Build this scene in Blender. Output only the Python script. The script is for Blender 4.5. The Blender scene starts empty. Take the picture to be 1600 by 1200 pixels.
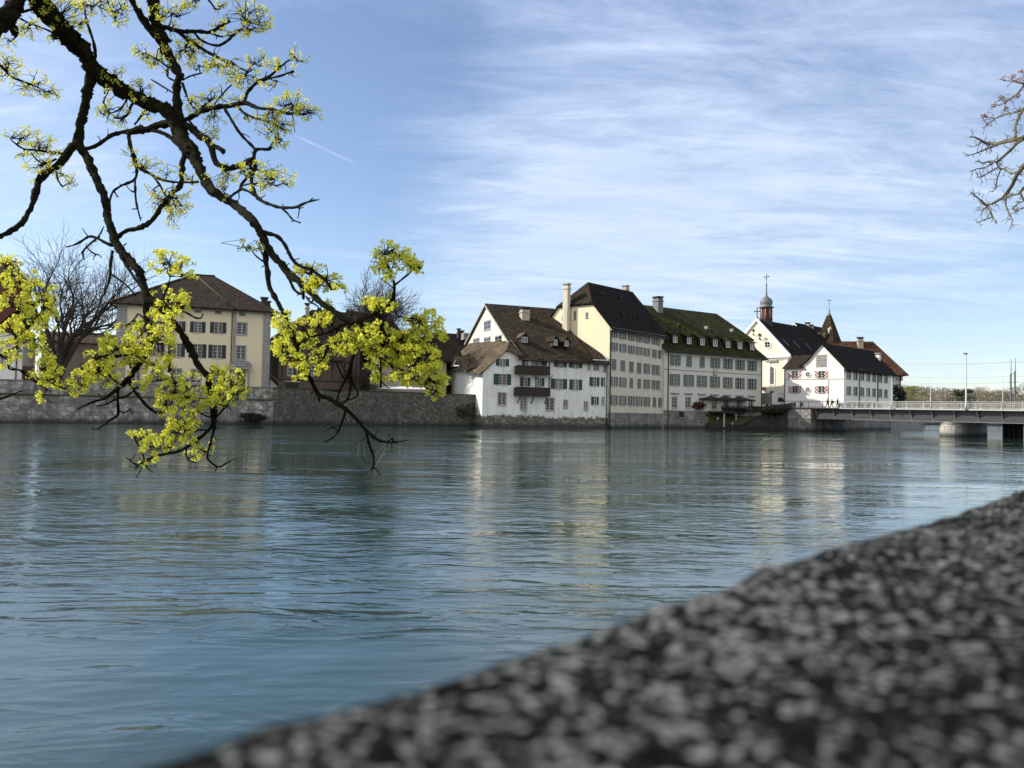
import bpy, math, random
import numpy as np
from mathutils import Vector, Matrix
random.seed(7); rng = np.random.default_rng(11)
SC = bpy.context.scene
# ---------------------------------------------------------------- camera
CAMZ = 2.7; FPX = 1200.0; PITCH = 40 / 1200.0; ROLL = 0.02
cd = bpy.data.cameras.new('camera'); cam = bpy.data.objects.new('camera', cd)
SC.collection.objects.link(cam); SC.camera = cam
cd.sensor_width = 36; cd.lens = 27; cd.clip_start = 0.02; cd.clip_end = 6000
cd.dof.use_dof = True; cd.dof.focus_distance = 28; cd.dof.aperture_fstop = 4.8
RM = Matrix.Rotation(math.pi / 2 + PITCH, 3, 'X') @ Matrix.Rotation(ROLL, 3, 'Z')
cam.matrix_world = Matrix.Translation((0, 0, CAMZ)) @ RM.to_4x4()
# ---------------------------------------------------------------- light
SUN_AZ = Vector((-0.992, 0.12)).normalized(); SUN_EL = math.radians(34)
sdir = Vector((SUN_AZ.x * math.cos(SUN_EL), SUN_AZ.y * math.cos(SUN_EL), math.sin(SUN_EL)))
sl = bpy.data.lights.new('sun', 'SUN'); sl.energy = 4.3; sl.angle = math.radians(0.6); sl.color = (1, .93, .80)
so = bpy.data.objects.new('sun', sl); SC.collection.objects.link(so)
so.rotation_euler = sdir.to_track_quat('Z', 'Y').to_euler()
SC.view_settings.view_transform = 'Standard'; SC.view_settings.look = 'None'
SC.view_settings.exposure = 0.42; SC.view_settings.gamma = 1

def node(nt, typ, **kw):
    n = nt.nodes.new(typ)
    for k, v in kw.items():
        if k.startswith('_'):
            setattr(n, k[1:], v); continue
        key = int(k[1:]) if k[0] == 'i' and k[1:].isdigit() else k.replace('__', ' ')
        s = n.inputs[key]
        if isinstance(v, bpy.types.NodeSocket): nt.links.new(v, s)
        else: s.default_value = v
    return n
def math_(nt, op, a, b=0.0, c=0.0, clamp=False):
    n = node(nt, 'ShaderNodeMath', _operation=op, i0=a, i1=b, i2=c); n.use_clamp = clamp
    return n.outputs[0]
def ramp(nt, fac, stops, interp='LINEAR'):
    n = nt.nodes.new('ShaderNodeValToRGB'); nt.links.new(fac, n.inputs[0]); cr = n.color_ramp
    cr.interpolation = interp
    while len(cr.elements) < len(stops): cr.elements.new(0.5)
    for e, (p, c) in zip(cr.elements, stops):
        e.position = p; e.color = (c, c, c, 1) if isinstance(c, (int, float)) else (*c, 1)
    return n.outputs[0]
def mix(nt, fac, a, b, typ='MIX'):
    n = nt.nodes.new('ShaderNodeMix'); n.data_type = 'RGBA'; n.blend_type = typ; n.clamp_factor = True
    for s, v in ((n.inputs[0], fac), (n.inputs[6], a), (n.inputs[7], b)):
        if isinstance(v, bpy.types.NodeSocket): nt.links.new(v, s)
        elif isinstance(v, (int, float)): s.default_value = v
        else: s.default_value = (*v, 1)
    return n.outputs[2]

# ---------------------------------------------------------------- sky
W = bpy.data.worlds.new('World'); SC.world = W; W.use_nodes = True; wt = W.node_tree; wt.nodes.clear()
sky = node(wt, 'ShaderNodeTexSky', _sky_type='NISHITA', _sun_disc=False, _sun_elevation=SUN_EL,
           _sun_rotation=math.atan2(SUN_AZ.x, SUN_AZ.y), _altitude=430, _air_density=1.0, _dust_density=0.6, _ozone_density=2.2)
tc = node(wt, 'ShaderNodeTexCoord'); sep = node(wt, 'ShaderNodeSeparateXYZ', Vector=tc.outputs['Generated'])
zc = math_(wt, 'MAXIMUM', sep.outputs[2], 0.0); zd = math_(wt, 'ADD', zc, 0.16)
cx = math_(wt, 'DIVIDE', sep.outputs[0], zd); cy = math_(wt, 'DIVIDE', sep.outputs[1], zd)
cv = node(wt, 'ShaderNodeCombineXYZ', X=cx, Y=cy, Z=0.0).outputs[0]
mp = node(wt, 'ShaderNodeMapping', Vector=cv, Rotation=(0, 0, 0.6), Scale=(.75, 1.15, 1)).outputs[0]
n1 = node(wt, 'ShaderNodeTexNoise', Vector=mp, Scale=1.15, Detail=12, Roughness=.68, Distortion=.5).outputs[0]
mp2 = node(wt, 'ShaderNodeMapping', Vector=cv, Rotation=(0, 0, .45), Scale=(.6, 1.9, 1), Location=(3, 7, 0)).outputs[0]
n2 = node(wt, 'ShaderNodeTexNoise', Vector=mp2, Scale=3.4, Detail=10, Roughness=.68, Distortion=.6).outputs[0]
n3 = node(wt, 'ShaderNodeTexNoise', Vector=mp, Scale=.45, Detail=3, Roughness=.5).outputs[0]
def blob(px, py, rad):
    d = RM @ Vector(((px - 800) / FPX, (600 - py) / FPX, -1)); d.normalize()
    dp = node(wt, 'ShaderNodeVectorMath', _operation='DISTANCE', i0=tc.outputs['Generated'], i1=tuple(d)).outputs['Value']
    return node(wt, 'ShaderNodeMapRange', _interpolation_type='SMOOTHSTEP', i0=dp, i1=0.0, i2=rad, i3=1.0, i4=0.0).outputs[0]
cover = math_(wt, 'MULTIPLY', math_(wt, 'SUBTRACT', n1, .5), 2.7)
cover = math_(wt, 'ADD', cover, math_(wt, 'MULTIPLY', math_(wt, 'SUBTRACT', n2, .5), 1.35))
cover = math_(wt, 'ADD', cover, math_(wt, 'MULTIPLY', math_(wt, 'SUBTRACT', n3, .5), .5))
for (px, py, rad, amt) in ((840, 300, .36, .42), (780, 500, .36, .36), (1150, 350, .62, .42), (1400, 250, .6, .30), (1250, 560, .5, .15),
                           (520, 230, .30, -.70), (400, 330, .35, -.25), (150, 150, .45, .25), (1550, 590, .30, -.35), (-200, 500, .6, .15), (1000, -300, .9, .25)):
    cover = math_(wt, 'ADD', cover, math_(wt, 'MULTIPLY', blob(px, py, rad), amt))
cover = math_(wt, 'ADD', cover, .20)
cover = math_(wt, 'ADD', cover, math_(wt, 'MULTIPLY', node(wt, 'ShaderNodeMapRange', _interpolation_type='SMOOTHSTEP', i0=sep.outputs[1], i1=.15, i2=-.5, i3=0.0, i4=1.0).outputs[0], .8))  # cloud cover thickened behind the camera for the added fill
cover = math_(wt, 'MULTIPLY', cover, .80)
cmask = ramp(wt, cover, [(0.0, 0.02), (.25, .13), (.50, .36), (.75, .62), (1.0, .90)])
# two thin contrails
def contrail(p0, p1, w, amt, src):
    a, b = [(RM @ Vector(((x - 800) / FPX, (600 - y) / FPX, -1))).normalized() for x, y in (p0, p1)]
    nrm = a.cross(b).normalized(); mid = (a + b).normalized(); half = (a - b).length / 2
    g = tc.outputs['Generated']
    dd = math_(wt, 'ABSOLUTE', node(wt, 'ShaderNodeVectorMath', _operation='DOT_PRODUCT', i0=g, i1=tuple(nrm)).outputs['Value'])
    l1 = node(wt, 'ShaderNodeMapRange', i0=dd, i1=0.0, i2=w, i3=1.0, i4=0.0).outputs[0]
    dm = node(wt, 'ShaderNodeVectorMath', _operation='DISTANCE', i0=g, i1=tuple(mid)).outputs['Value']
    l2 = node(wt, 'ShaderNodeMapRange', i0=dm, i1=half * .8, i2=half * 1.1, i3=1.0, i4=0.0).outputs[0]
    v = math_(wt, 'MULTIPLY', math_(wt, 'MULTIPLY', l1, l2), math_(wt, 'MULTIPLY', n2, amt))
    return math_(wt, 'ADD', src, v, clamp=True)
cmask = contrail((462, 212), (556, 256), .0024, .7, cmask)
cmask = contrail((180, 362), (640, 408), .006, .5, cmask)
cmask = contrail((300, 70), (430, 150), .002, .4, cmask)
skyc = mix(wt, 1.0, sky.outputs[0], (1.08, 1.03, 1.04), 'MULTIPLY')
b1 = node(wt, 'ShaderNodeBackground', Color=skyc, Strength=.125)
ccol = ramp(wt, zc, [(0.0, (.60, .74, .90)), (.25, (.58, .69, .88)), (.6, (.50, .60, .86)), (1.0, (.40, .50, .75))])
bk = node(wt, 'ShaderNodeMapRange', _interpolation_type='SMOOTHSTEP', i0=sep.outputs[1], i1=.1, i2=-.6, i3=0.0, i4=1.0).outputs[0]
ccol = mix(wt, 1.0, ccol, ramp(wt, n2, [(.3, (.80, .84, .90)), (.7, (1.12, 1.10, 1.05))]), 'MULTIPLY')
ccol = mix(wt, bk, ccol, (1.05, 1.0, .93))  # unseen bright cloud bank behind the camera, added as neutral fill light
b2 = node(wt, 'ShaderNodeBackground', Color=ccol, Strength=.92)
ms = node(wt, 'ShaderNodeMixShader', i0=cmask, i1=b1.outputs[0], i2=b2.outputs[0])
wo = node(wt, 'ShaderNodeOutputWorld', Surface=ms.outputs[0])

# ---------------------------------------------------------------- projection helpers (photo pixels, 1600x1200)
def ray(px, py):
    d = RM @ Vector(((px - 800) / FPX, (600 - py) / FPX, -1)); return d / d.y
def at(px, py, D):
    r = ray(px, py); return Vector((r.x * D, D, CAMZ + r.z * D))
def hor(px): return 640 + ROLL * (px - 800)
def gp(px, D, z=None):
    p = at(px, hor(px), D); return Vector((p.x, p.y, 0 if z is None else z))
class Frame:
    """vertical facade plane: origin o, tangent t (to the right seen from the river), b = into the building"""
    def __init__(s, A, B):
        s.o = Vector((A.x, A.y, 0)); t = Vector((B.x - A.x, B.y - A.y, 0)); s.L = t.length
        s.t = t.normalized(); s.b = Vector((-s.t.y, s.t.x, 0)); s.n = -s.b
    def P(s, u, z, d=0.0):            # d = distance INTO the building (negative: in front)
        return s.o + s.t * u + s.b * d + Vector((0, 0, z))
    def uz(s, px, py, d=0.0):
        r = ray(px, py); q = s.o + s.b * d; k = q.dot(s.n) / Vector((r.x, r.y, 0)).dot(s.n)
        p = Vector((r.x * k, r.y * k, 0)); return (p - s.o).dot(s.t), CAMZ + r.z * k
    def side(s, u=0.0):               # frame of the left side wall at u: its own u runs from back to front
        f = Frame(s.P(u, 0, 1), s.P(u, 0, 0)); f.o = s.P(u, 0, 0); return f

# ---------------------------------------------------------------- mesh builder
class MB:
    def __init__(s): s.v = []; s.f = []; s.mi = []; s.sm = []
    def face(s, pts, m=0, sm=False):
        i = len(s.v); s.v += [tuple(p) for p in pts]; s.f.append(tuple(range(i, i + len(pts)))); s.mi.append(m); s.sm.append(sm)
    def hexa(s, a, m=0):              # a: 8 corners, bottom 4 (ccw) then top 4
        i = len(s.v); s.v += [tuple(p) for p in a]
        for q in ((0, 3, 2, 1), (4, 5, 6, 7), (0, 1, 5, 4), (1, 2, 6, 5), (2, 3, 7, 6), (3, 0, 4, 7)):
            s.f.append(tuple(i + k for k in q)); s.mi.append(m); s.sm.append(False)
    def box(s, x0, x1, y0, y1, z0, z1, m=0):
        s.hexa([(x0, y0, z0), (x1, y0, z0), (x1, y1, z0), (x0, y1, z0), (x0, y0, z1), (x1, y0, z1), (x1, y1, z1), (x0, y1, z1)], m)
    def fbox(s, F, u0, u1, z0, z1, d0, d1, m=0):
        s.hexa([F.P(u0, z0, d0), F.P(u1, z0, d0), F.P(u1, z0, d1), F.P(u0, z0, d1), F.P(u0, z1, d0), F.P(u1, z1, d0), F.P(u1, z1, d1), F.P(u0, z1, d1)], m)
    def slab(s, pts, th, m=0, m2=None):   # polygon with vertical thickness th downwards
        pts = [Vector(p) for p in pts]; n = len(pts); i = len(s.v)
        s.v += [tuple(p) for p in pts] + [(p.x, p.y, p.z - th) for p in pts]
        s.f.append(tuple(range(i, i + n))); s.f.append(tuple(i + n + k for k in reversed(range(n))))
        s.mi += [m, m if m2 is None else m2]; s.sm += [False] * 2
        for k in range(n):
            l = (k + 1) % n; s.f.append((i + k, i + n + k, i + n + l, i + l)); s.mi.append(m if m2 is None else m2); s.sm.append(False)
    def prism(s, pts, vec, m=0):
        vec = Vector(vec); pts = [Vector(p) for p in pts]; n = len(pts); i = len(s.v)
        s.v += [tuple(p) for p in pts] + [tuple(p + vec) for p in pts]
        s.f.append(tuple(range(i, i + n))); s.f.append(tuple(i + n + k for k in reversed(range(n)))); s.mi += [m, m]; s.sm += [False] * 2
        for k in range(n):
            l = (k + 1) % n; s.f.append((i + k, i + n + k, i + n + l, i + l)); s.mi.append(m); s.sm.append(False)
    def tube(s, pts, rad, n=6, m=0, cap=True, sm=True, jit=0.0):
        pts = [Vector(p) for p in pts]
        if not hasattr(rad, '__len__'): rad = [rad] * len(pts)
        i0 = len(s.v); a = None
        for k, p in enumerate(pts):
            d = (pts[min(k + 1, len(pts) - 1)] - pts[max(k - 1, 0)])
            if d.length < 1e-9: d = Vector((0, 0, 1))
            d.normalize()
            if a is None: a = d.orthogonal().normalized()
            a = (a - d * a.dot(d))
            if a.length < 1e-6: a = d.orthogonal()
            a.normalize(); c = d.cross(a)
            for j in range(n):
                r = rad[k] * (1 + (random.uniform(-jit, jit) if jit else 0)); t = 2 * math.pi * j / n
                q = p + a * (r * math.cos(t)) + c * (r * math.sin(t)); s.v.append((q.x, q.y, q.z))
        for k in range(len(pts) - 1):
            for j in range(n):
                l = (j + 1) % n; A = i0 + k * n
                s.f.append((A + j, A + l, A + n + l, A + n + j)); s.mi.append(m); s.sm.append(sm)
        if cap:
            s.f.append(tuple(i0 + j for j in reversed(range(n)))); s.f.append(tuple(i0 + (len(pts) - 1) * n + j for j in range(n)))
            s.mi += [m, m]; s.sm += [False] * 2
    def lathe(s, prof, c=(0, 0, 0), n=16, m=0, sm=True, rot=0.0, cap=True):   # prof: (r,z)
        i0 = len(s.v); c = Vector(c)
        for r, z in prof:
            for j in range(n):
                t = 2 * math.pi * j / n + rot; s.v.append((c.x + r * math.cos(t), c.y + r * math.sin(t), c.z + z))
        for k in range(len(prof) - 1):
            for j in range(n):
                l = (j + 1) % n; A = i0 + k * n; s.f.append((A + j, A + l, A + n + l, A + n + j)); s.mi.append(m); s.sm.append(sm)
        if cap:
            s.f.append(tuple(i0 + j for j in reversed(range(n)))); s.f.append(tuple(i0 + (len(prof) - 1) * n + j for j in range(n)))
            s.mi += [m, m]; s.sm += [False] * 2
    def build(s, name, mats, parent=None, origin=None, uv=True):
        me = bpy.data.meshes.new(name)
        wo_ = Vector((0, 0, 0))
        if parent is not None:
            p = parent
            while p is not None: wo_ = wo_ + p.location; p = p.parent
        if origin is not None: base = Vector(origin)
        else: base = wo_
        V = np.array(s.v, dtype=np.float64).reshape(-1, 3)
        if len(V): V = V - np.array(base)
        me.from_pydata(V.tolist(), [], s.f)
        for mm in (mats if isinstance(mats, (list, tuple)) else [mats]): me.materials.append(mm)
        me.polygons.foreach_set('material_index', s.mi); me.polygons.foreach_set('use_smooth', s.sm)
        if uv and len(s.f) < 60000:
            L = me.uv_layers.new(name='UVMap'); co = V + np.array(base)
            nrm = np.zeros(len(me.polygons) * 3); me.polygons.foreach_get('normal', nrm); nrm = nrm.reshape(-1, 3)
            vi = np.zeros(len(me.loops), dtype=np.int64); me.loops.foreach_get('vertex_index', vi)
            lt = np.zeros(len(me.polygons), dtype=np.int64); me.polygons.foreach_get('loop_total', lt)
            ln = np.repeat(nrm, lt, axis=0)
            flat = np.abs(ln[:, 2]) > .995
            t = np.stack([-ln[:, 1], ln[:, 0], np.zeros(len(ln))], 1); tl = np.linalg.norm(t, axis=1); tl[tl < 1e-6] = 1
            t /= tl[:, None]; t[flat] = (1, 0, 0); b = np.cross(ln, t)
            c = co[vi]; U = np.stack([(c * t).sum(1), (c * b).sum(1)], 1)
            L.data.foreach_set('uv', U.astype(np.float32).ravel())
        me.update()
        o = bpy.data.objects.new(name, me); SC.collection.objects.link(o)
        if parent is not None: o.parent = parent; o.location = base - wo_
        else: o.location = base
        return o
def tag(o, label=None, cat=None, group=None, kind=None):
    if label: o['label'] = label
    if cat: o['category'] = cat
    if group: o['group'] = group
    if kind: o['kind'] = kind
    return o
def thing(name, label, cat, loc, group=None):
    o = bpy.data.objects.new(name, None); SC.collection.objects.link(o); o.location = Vector(loc); o.empty_display_size = .5
    return tag(o, label, cat, group)
def copy_tree(o, parent=None):
    c = o.copy(); SC.collection.objects.link(c); c.parent = parent
    for ch in list(o.children): copy_tree(ch, c)
    return c

# ---------------------------------------------------------------- materials
MT = {}
def newmat(name):
    m = bpy.data.materials.new(name); m.use_nodes = True; MT[name] = m
    return m, m.node_tree, m.node_tree.nodes['Principled BSDF']
def col4(c): return (*c, 1)
def simple(name, c, rough=.7, var=.12, scale=2.0, bump=.0, bscale=30, metal=0.0, spec=.5):
    m, nt, b = newmat(name); g = node(nt, 'ShaderNodeNewGeometry')
    n = node(nt, 'ShaderNodeTexNoise', Vector=g.outputs['Position'], Scale=scale, Detail=5, Roughness=.6).outputs[0]
    cc = mix(nt, n, tuple(x * (1 - var) for x in c), tuple(min(1, x * (1 + var)) for x in c))
    nt.links.new(cc, b.inputs['Base Color']); b.inputs['Roughness'].default_value = rough; b.inputs['Metallic'].default_value = metal
    b.inputs['Specular IOR Level'].default_value = spec
    if bump:
        n2 = node(nt, 'ShaderNodeTexNoise', Vector=g.outputs['Position'], Scale=bscale, Detail=4).outputs[0]
        bp = node(nt, 'ShaderNodeBump', Height=n2, Strength=bump, Distance=.02); nt.links.new(bp.outputs[0], b.inputs['Normal'])
    return m
def plaster(name, c, dirt=(.30, .28, .24), amt=.5, base=None, base_z=0.0, base_amp=.5, top_z=None):
    m, nt, b = newmat(name); g = node(nt, 'ShaderNodeNewGeometry').outputs['Position']
    st = node(nt, 'ShaderNodeMapping', Vector=g, Scale=(1.1, 1.1, .16)).outputs[0]
    n1 = node(nt, 'ShaderNodeTexNoise', Vector=st, Scale=1.6, Detail=7, Roughness=.65).outputs[0]
    n2 = node(nt, 'ShaderNodeTexNoise', Vector=g, Scale=.45, Detail=8, Roughness=.7).outputs[0]
    f = math_(nt, 'MULTIPLY', ramp(nt, n1, [(.45, 0), (.85, 1)]), amt)
    cc = mix(nt, f, c, dirt)
    f2 = math_(nt, 'MULTIPLY', ramp(nt, n2, [(.5, 0), (.62, .35), (.8, 1)]), amt)
    cc = mix(nt, f2, cc, tuple(x * .55 for x in c))
    if base is not None:
        sp = node(nt, 'ShaderNodeSeparateXYZ', Vector=g).outputs[2]
        nb = node(nt, 'ShaderNodeTexNoise', Vector=g, Scale=.8, Detail=6, Roughness=.7).outputs[0]
        lim = math_(nt, 'ADD', sp, math_(nt, 'MULTIPLY', math_(nt, 'SUBTRACT', nb, .5), -base_amp * 4))
        mk = node(nt, 'ShaderNodeMapRange', i0=lim, i1=base_z - .12, i2=base_z + .12, i3=1.0, i4=0.0).outputs[0]
        stn = stone_color(nt, base, (.55, .28))
        cc = mix(nt, mk, cc, stn)
        wet = node(nt, 'ShaderNodeMapRange', i0=math_(nt, 'ADD', sp, math_(nt, 'MULTIPLY', nb, -.8)), i1=-.1, i2=.45, i3=1.0, i4=0.0).outputs[0]
        cc = mix(nt, math_(nt, 'MULTIPLY', wet, .85), cc, (.035, .035, .028))
    nt.links.new(cc, b.inputs['Base Color']); b.inputs['Roughness'].default_value = .9
    nb2 = node(nt, 'ShaderNodeTexNoise', Vector=g, Scale=9, Detail=5).outputs[0]
    nt.links.new(node(nt, 'ShaderNodeBump', Height=nb2, Strength=.25, Distance=.03).outputs[0], b.inputs['Normal'])
    return m
def stone_color(nt, cols, size, dist=.12, mortar=None, var=1.0):
    uv = node(nt, 'ShaderNodeUVMap').outputs[0]
    nz = node(nt, 'ShaderNodeTexNoise', Vector=uv, Scale=1.7, Detail=3).outputs['Color']
    wv = node(nt, 'ShaderNodeVectorMath', _operation='MULTIPLY_ADD', i0=nz, i1=(dist * 2,) * 3, i2=uv).outputs[0]
    br = node(nt, 'ShaderNodeTexBrick', Vector=wv, Color1=col4(cols[0]), Color2=col4(cols[1]), Mortar=col4(mortar or tuple(x * .35 for x in cols[0])),
              Scale=1.0, Mortar__Size=.025, Mortar__Smooth=.3, Bias=0.0, Brick__Width=size[0], Row__Height=size[1])
    nt.nodes[-1]
    big = node(nt, 'ShaderNodeTexNoise', Vector=uv, Scale=2.3, Detail=8, Roughness=.7).outputs[0]
    per = node(nt, 'ShaderNodeTexVoronoi', Vector=wv, Scale=1.9 / size[0], Randomness=1.0).outputs['Color']
    pv = node(nt, 'ShaderNodeSeparateColor', Color=per).outputs[0]
    cx_ = mix(nt, 1.0, br.outputs[0], ramp(nt, pv, [(0.0, 1 - .55 * var), (.5, 1 - .1 * var), (1.0, 1 + .75 * var)]), 'MULTIPLY')
    return mix(nt, ramp(nt, big, [(.38, .0), (.62, .85 * min(1, var + .1))]), cx_, tuple(x * .3 for x in cols[0]))
def stone(name, c1, c2, size=(.6, .3), dist=.1, stain=.6, moss=0.0, wet=True, mortar=None, var=1.0):
    m, nt, b = newmat(name); g = node(nt, 'ShaderNodeNewGeometry').outputs['Position']
    cc = stone_color(nt, (c1, c2), size, dist, mortar, var)
    st = node(nt, 'ShaderNodeMapping', Vector=g, Scale=(.5, .5, .18)).outputs[0]
    n1 = node(nt, 'ShaderNodeTexNoise', Vector=st, Scale=1.2, Detail=8, Roughness=.7).outputs[0]
    cc = mix(nt, math_(nt, 'MULTIPLY', ramp(nt, n1, [(.42, 0), (.62, 1)]), stain), cc, tuple(x * .18 for x in c1))
    if moss:
        n3 = node(nt, 'ShaderNodeTexNoise', Vector=g, Scale=.7, Detail=8, Roughness=.7).outputs[0]
        cc = mix(nt, math_(nt, 'MULTIPLY', ramp(nt, n3, [(.45, 0), (.65, 1)]), moss), cc, (.035, .05, .015))
    if wet:
        sp = node(nt, 'ShaderNodeSeparateXYZ', Vector=g).outputs[2]
        wt_ = node(nt, 'ShaderNodeMapRange', i0=math_(nt, 'ADD', sp, math_(nt, 'MULTIPLY', n1, -1.0)), i1=-.3, i2=.35, i3=1.0, i4=0.0).outputs[0]
        cc = mix(nt, math_(nt, 'MULTIPLY', wt_, .9), cc, (.02, .022, .018))
    nt.links.new(cc, b.inputs['Base Color']); b.inputs['Roughness'].default_value = .88
    hb = node(nt, 'ShaderNodeTexNoise', Vector=g, Scale=5, Detail=6, Roughness=.7).outputs[0]
    nt.links.new(node(nt, 'ShaderNodeBump', Height=hb, Strength=.5, Distance=.08).outputs[0], b.inputs['Normal'])
    return m
def tiles(name, c1, c2, moss=0.0, mossc=(.06, .075, .01), size=(.22, .32), lichen=0.0, mscale=.35):
    m, nt, b = newmat(name); g = node(nt, 'ShaderNodeNewGeometry').outputs['Position']; uv = node(nt, 'ShaderNodeUVMap').outputs[0]
    br = node(nt, 'ShaderNodeTexBrick', Vector=uv, Color1=col4(c1), Color2=col4(c2), Mortar=col4(tuple(x * .45 for x in c1)), Scale=1.0,
              Mortar__Size=.012, Mortar__Smooth=.4, Bias=-.1, Brick__Width=size[0], Row__Height=size[1])
    n1 = node(nt, 'ShaderNodeTexNoise', Vector=g, Scale=.55, Detail=9, Roughness=.72).outputs[0]
    n2 = node(nt, 'ShaderNodeTexNoise', Vector=g, Scale=3.0, Detail=8, Roughness=.75).outputs[0]
    cc = mix(nt, ramp(nt, n1, [(.35, 0), (.7, .8)]), br.outputs[0], tuple(x * .5 for x in c1))
    if lichen: cc = mix(nt, math_(nt, 'MULTIPLY', ramp(nt, n2, [(.5, 0), (.66, 1)]), lichen), cc, (.26, .24, .19))
    if moss:
        n3 = node(nt, 'ShaderNodeTexNoise', Vector=g, Scale=mscale, Detail=9, Roughness=.72).outputs[0]
        cc = mix(nt, math_(nt, 'MULTIPLY', ramp(nt, n3, [(.38, 0), (.58, 1)]), moss), cc, mix(nt, ramp(nt, n2, [(.35, 0), (.65, 1)]), tuple(x * .45 for x in mossc), mossc))
    n5 = node(nt, 'ShaderNodeTexNoise', Vector=g, Scale=1.6, Detail=8, Roughness=.8).outputs[0]
    cc = mix(nt, 1.0, cc, ramp(nt, n5, [(.38, .35), (.5, .8), (.64, 1.7)]), 'MULTIPLY')
    nt.links.new(cc, b.inputs['Base Color']); b.inputs['Roughness'].default_value = .95; b.inputs['Specular IOR Level'].default_value = .15
    wv = node(nt, 'ShaderNodeSeparateXYZ', Vector=uv).outputs[1]
    saw = math_(nt, 'FRACT', math_(nt, 'DIVIDE', wv, size[1]))
    h = math_(nt, 'ADD', math_(nt, 'MULTIPLY', saw, -.5), math_(nt, 'MULTIPLY', n2, 1.4))
    nt.links.new(node(nt, 'ShaderNodeBump', Height=h, Strength=.7, Distance=.07).outputs[0], b.inputs['Normal'])
    return m
def glass(name, c, rough=.08):
    m, nt, b = newmat(name); g = node(nt, 'ShaderNodeNewGeometry').outputs['Position']
    n = node(nt, 'ShaderNodeTexNoise', Vector=g, Scale=2.5, Detail=3).outputs[0]
    nt.links.new(mix(nt, n, tuple(x * .5 for x in c), tuple(x * 1.4 for x in c)), b.inputs['Base Color'])
    b.inputs['Roughness'].default_value = rough; b.inputs['IOR'].default_value = 1.5; b.inputs['Specular IOR Level'].default_value = .5
    n2 = node(nt, 'ShaderNodeTexNoise', Vector=g, Scale=1.3, Detail=2).outputs[0]
    nt.links.new(node(nt, 'ShaderNodeBump', Height=n2, Strength=.25, Distance=.05).outputs[0], b.inputs['Normal'])
    return m
def stripes(name, c1, c2, per=.42):
    m, nt, b = newmat(name); uv = node(nt, 'ShaderNodeUVMap').outputs[0]; sp = node(nt, 'ShaderNodeSeparateXYZ', Vector=uv)
    s_ = 1 if 'left' in name else -1
    v = math_(nt, 'FRACT', math_(nt, 'DIVIDE', math_(nt, 'ADD', math_(nt, 'MULTIPLY', sp.outputs[0], s_), sp.outputs[1]), per))
    nt.links.new(mix(nt, math_(nt, 'GREATER_THAN', v, .52), c2, c1), b.inputs['Base Color']); b.inputs['Roughness'].default_value = .6
    return m
simple('white_paint', (.74, .74, .72), .5, .05); simple('dark_wood', (.030, .020, .014), .75, .4, 4, .3)
simple('window_white', (.50, .50, .48), .5, .05); simple('frame_stone', (.33, .32, .29), .85, .2, 3, .2)
simple('green_shutter', (.018, .045, .034), .6, .2); simple('navy_shutter', (.016, .020, .026), .6, .2)
simple('grey_shutter', (.165, .165, .16), .7, .3, 1.2); simple('sage_shutter', (.135, .165, .15), .65, .2, 1.2)
simple('black_iron', (.015, .015, .016), .5, .2, 3, 0, 30, .4); simple('zinc', (.15, .16, .165), .6, .2, 2, 0, 30, .3)
simple('copper_green', (.16, .25, .20), .6, .25, 4); simple('dark_pipe', (.028, .022, .022), .5, .2)
simple('chimney_plaster', (.42, .38, .31), .9, .3, 1.5, .3); simple('chimney_dark', (.045, .042, .045), .9, .3, 2, .3)
simple('red_render', (.10, .030, .022), .85, .3, 2); simple('soffit', (.34, .33, .31), .8, .15)
simple('steel_grey', (.20, .21, .215), .45, .15, 1.5, 0, 30, .3); simple('girder_paint', (.036, .038, .041), .55, .25, .8)
simple('rail_white', (.42, .43, .42), .45, .1); simple('asphalt', (.06, .06, .062), .9, .25, 1, .3)
simple('concrete', (.42, .41, .39), .9, .25, .8, .3); simple('pavement', (.24, .235, .22), .92, .25, 1, .3)
simple('red_wood', (.10, .022, .018), .7, .2); simple('door_red', (.075, .022, .014), .6, .2)
simple('bark_dark', (.035, .030, .024), .95, .5, 6, .9, 25); simple('bark_grey', (.060, .052, .044), .95, .4, 3, .5, 12)
simple('twig', (.05, .038, .03), .9, .3, 6); simple('twig_red', (.10, .06, .045), .9, .3, 6)
simple('dark_canvas', (.020, .018, .022), .9, .3, 2); simple('van_white', (.78, .78, .78), .3, .03); simple('tarp', (.20, .19, .165), .8, .2, 1)
simple('rubber', (.02, .02, .02), .8, .2); simple('awning_white', (.72, .72, .74), .7, .08)
glass('pane_dark', (.012, .016, .018)); glass('pane_light', (.13, .145, .15), .2); glass('pane_grey', (.04, .046, .05), .12)
stripes('stripe_left', (.66, .64, .60), (.26, .025, .025), .60); stripes('stripe_right', (.66, .64, .60), (.26, .025, .025), .60)
tiles('tiles_brown', (.036, .026, .020), (.017, .012, .010), .55, (.085, .062, .03), lichen=.25)
tiles('tiles_black', (.024, .018, .014), (.013, .0105, .009), .15, (.03, .03, .018))
tiles('tiles_moss', (.045, .035, .022), (.03, .022, .014), .95, (.055, .066, .010), mscale=.22)
tiles('tiles_tan', (.17, .125, .085), (.11, .078, .055), .45, (.10, .09, .045), lichen=.6)
tiles('tiles_red', (.13, .060, .036), (.085, .040, .026), .2, (.06, .05, .02), lichen=.15)
tiles('tiles_dull', (.040, .025, .020), (.020, .013, .011), .35, (.05, .045, .02), lichen=.2)
stone('ashlar', (.46, .45, .41), (.33, .32, .29), (1.1, .5), .05, .6)
stone('rubble', (.19, .18, .16), (.08, .075, .068), (.42, .22), .16, .5, .3, mortar=(.14, .13, .115))
stone('rubble_dark', (.10, .10, .095), (.035, .035, .035), (.5, .26), .2, .6, .35)
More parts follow.
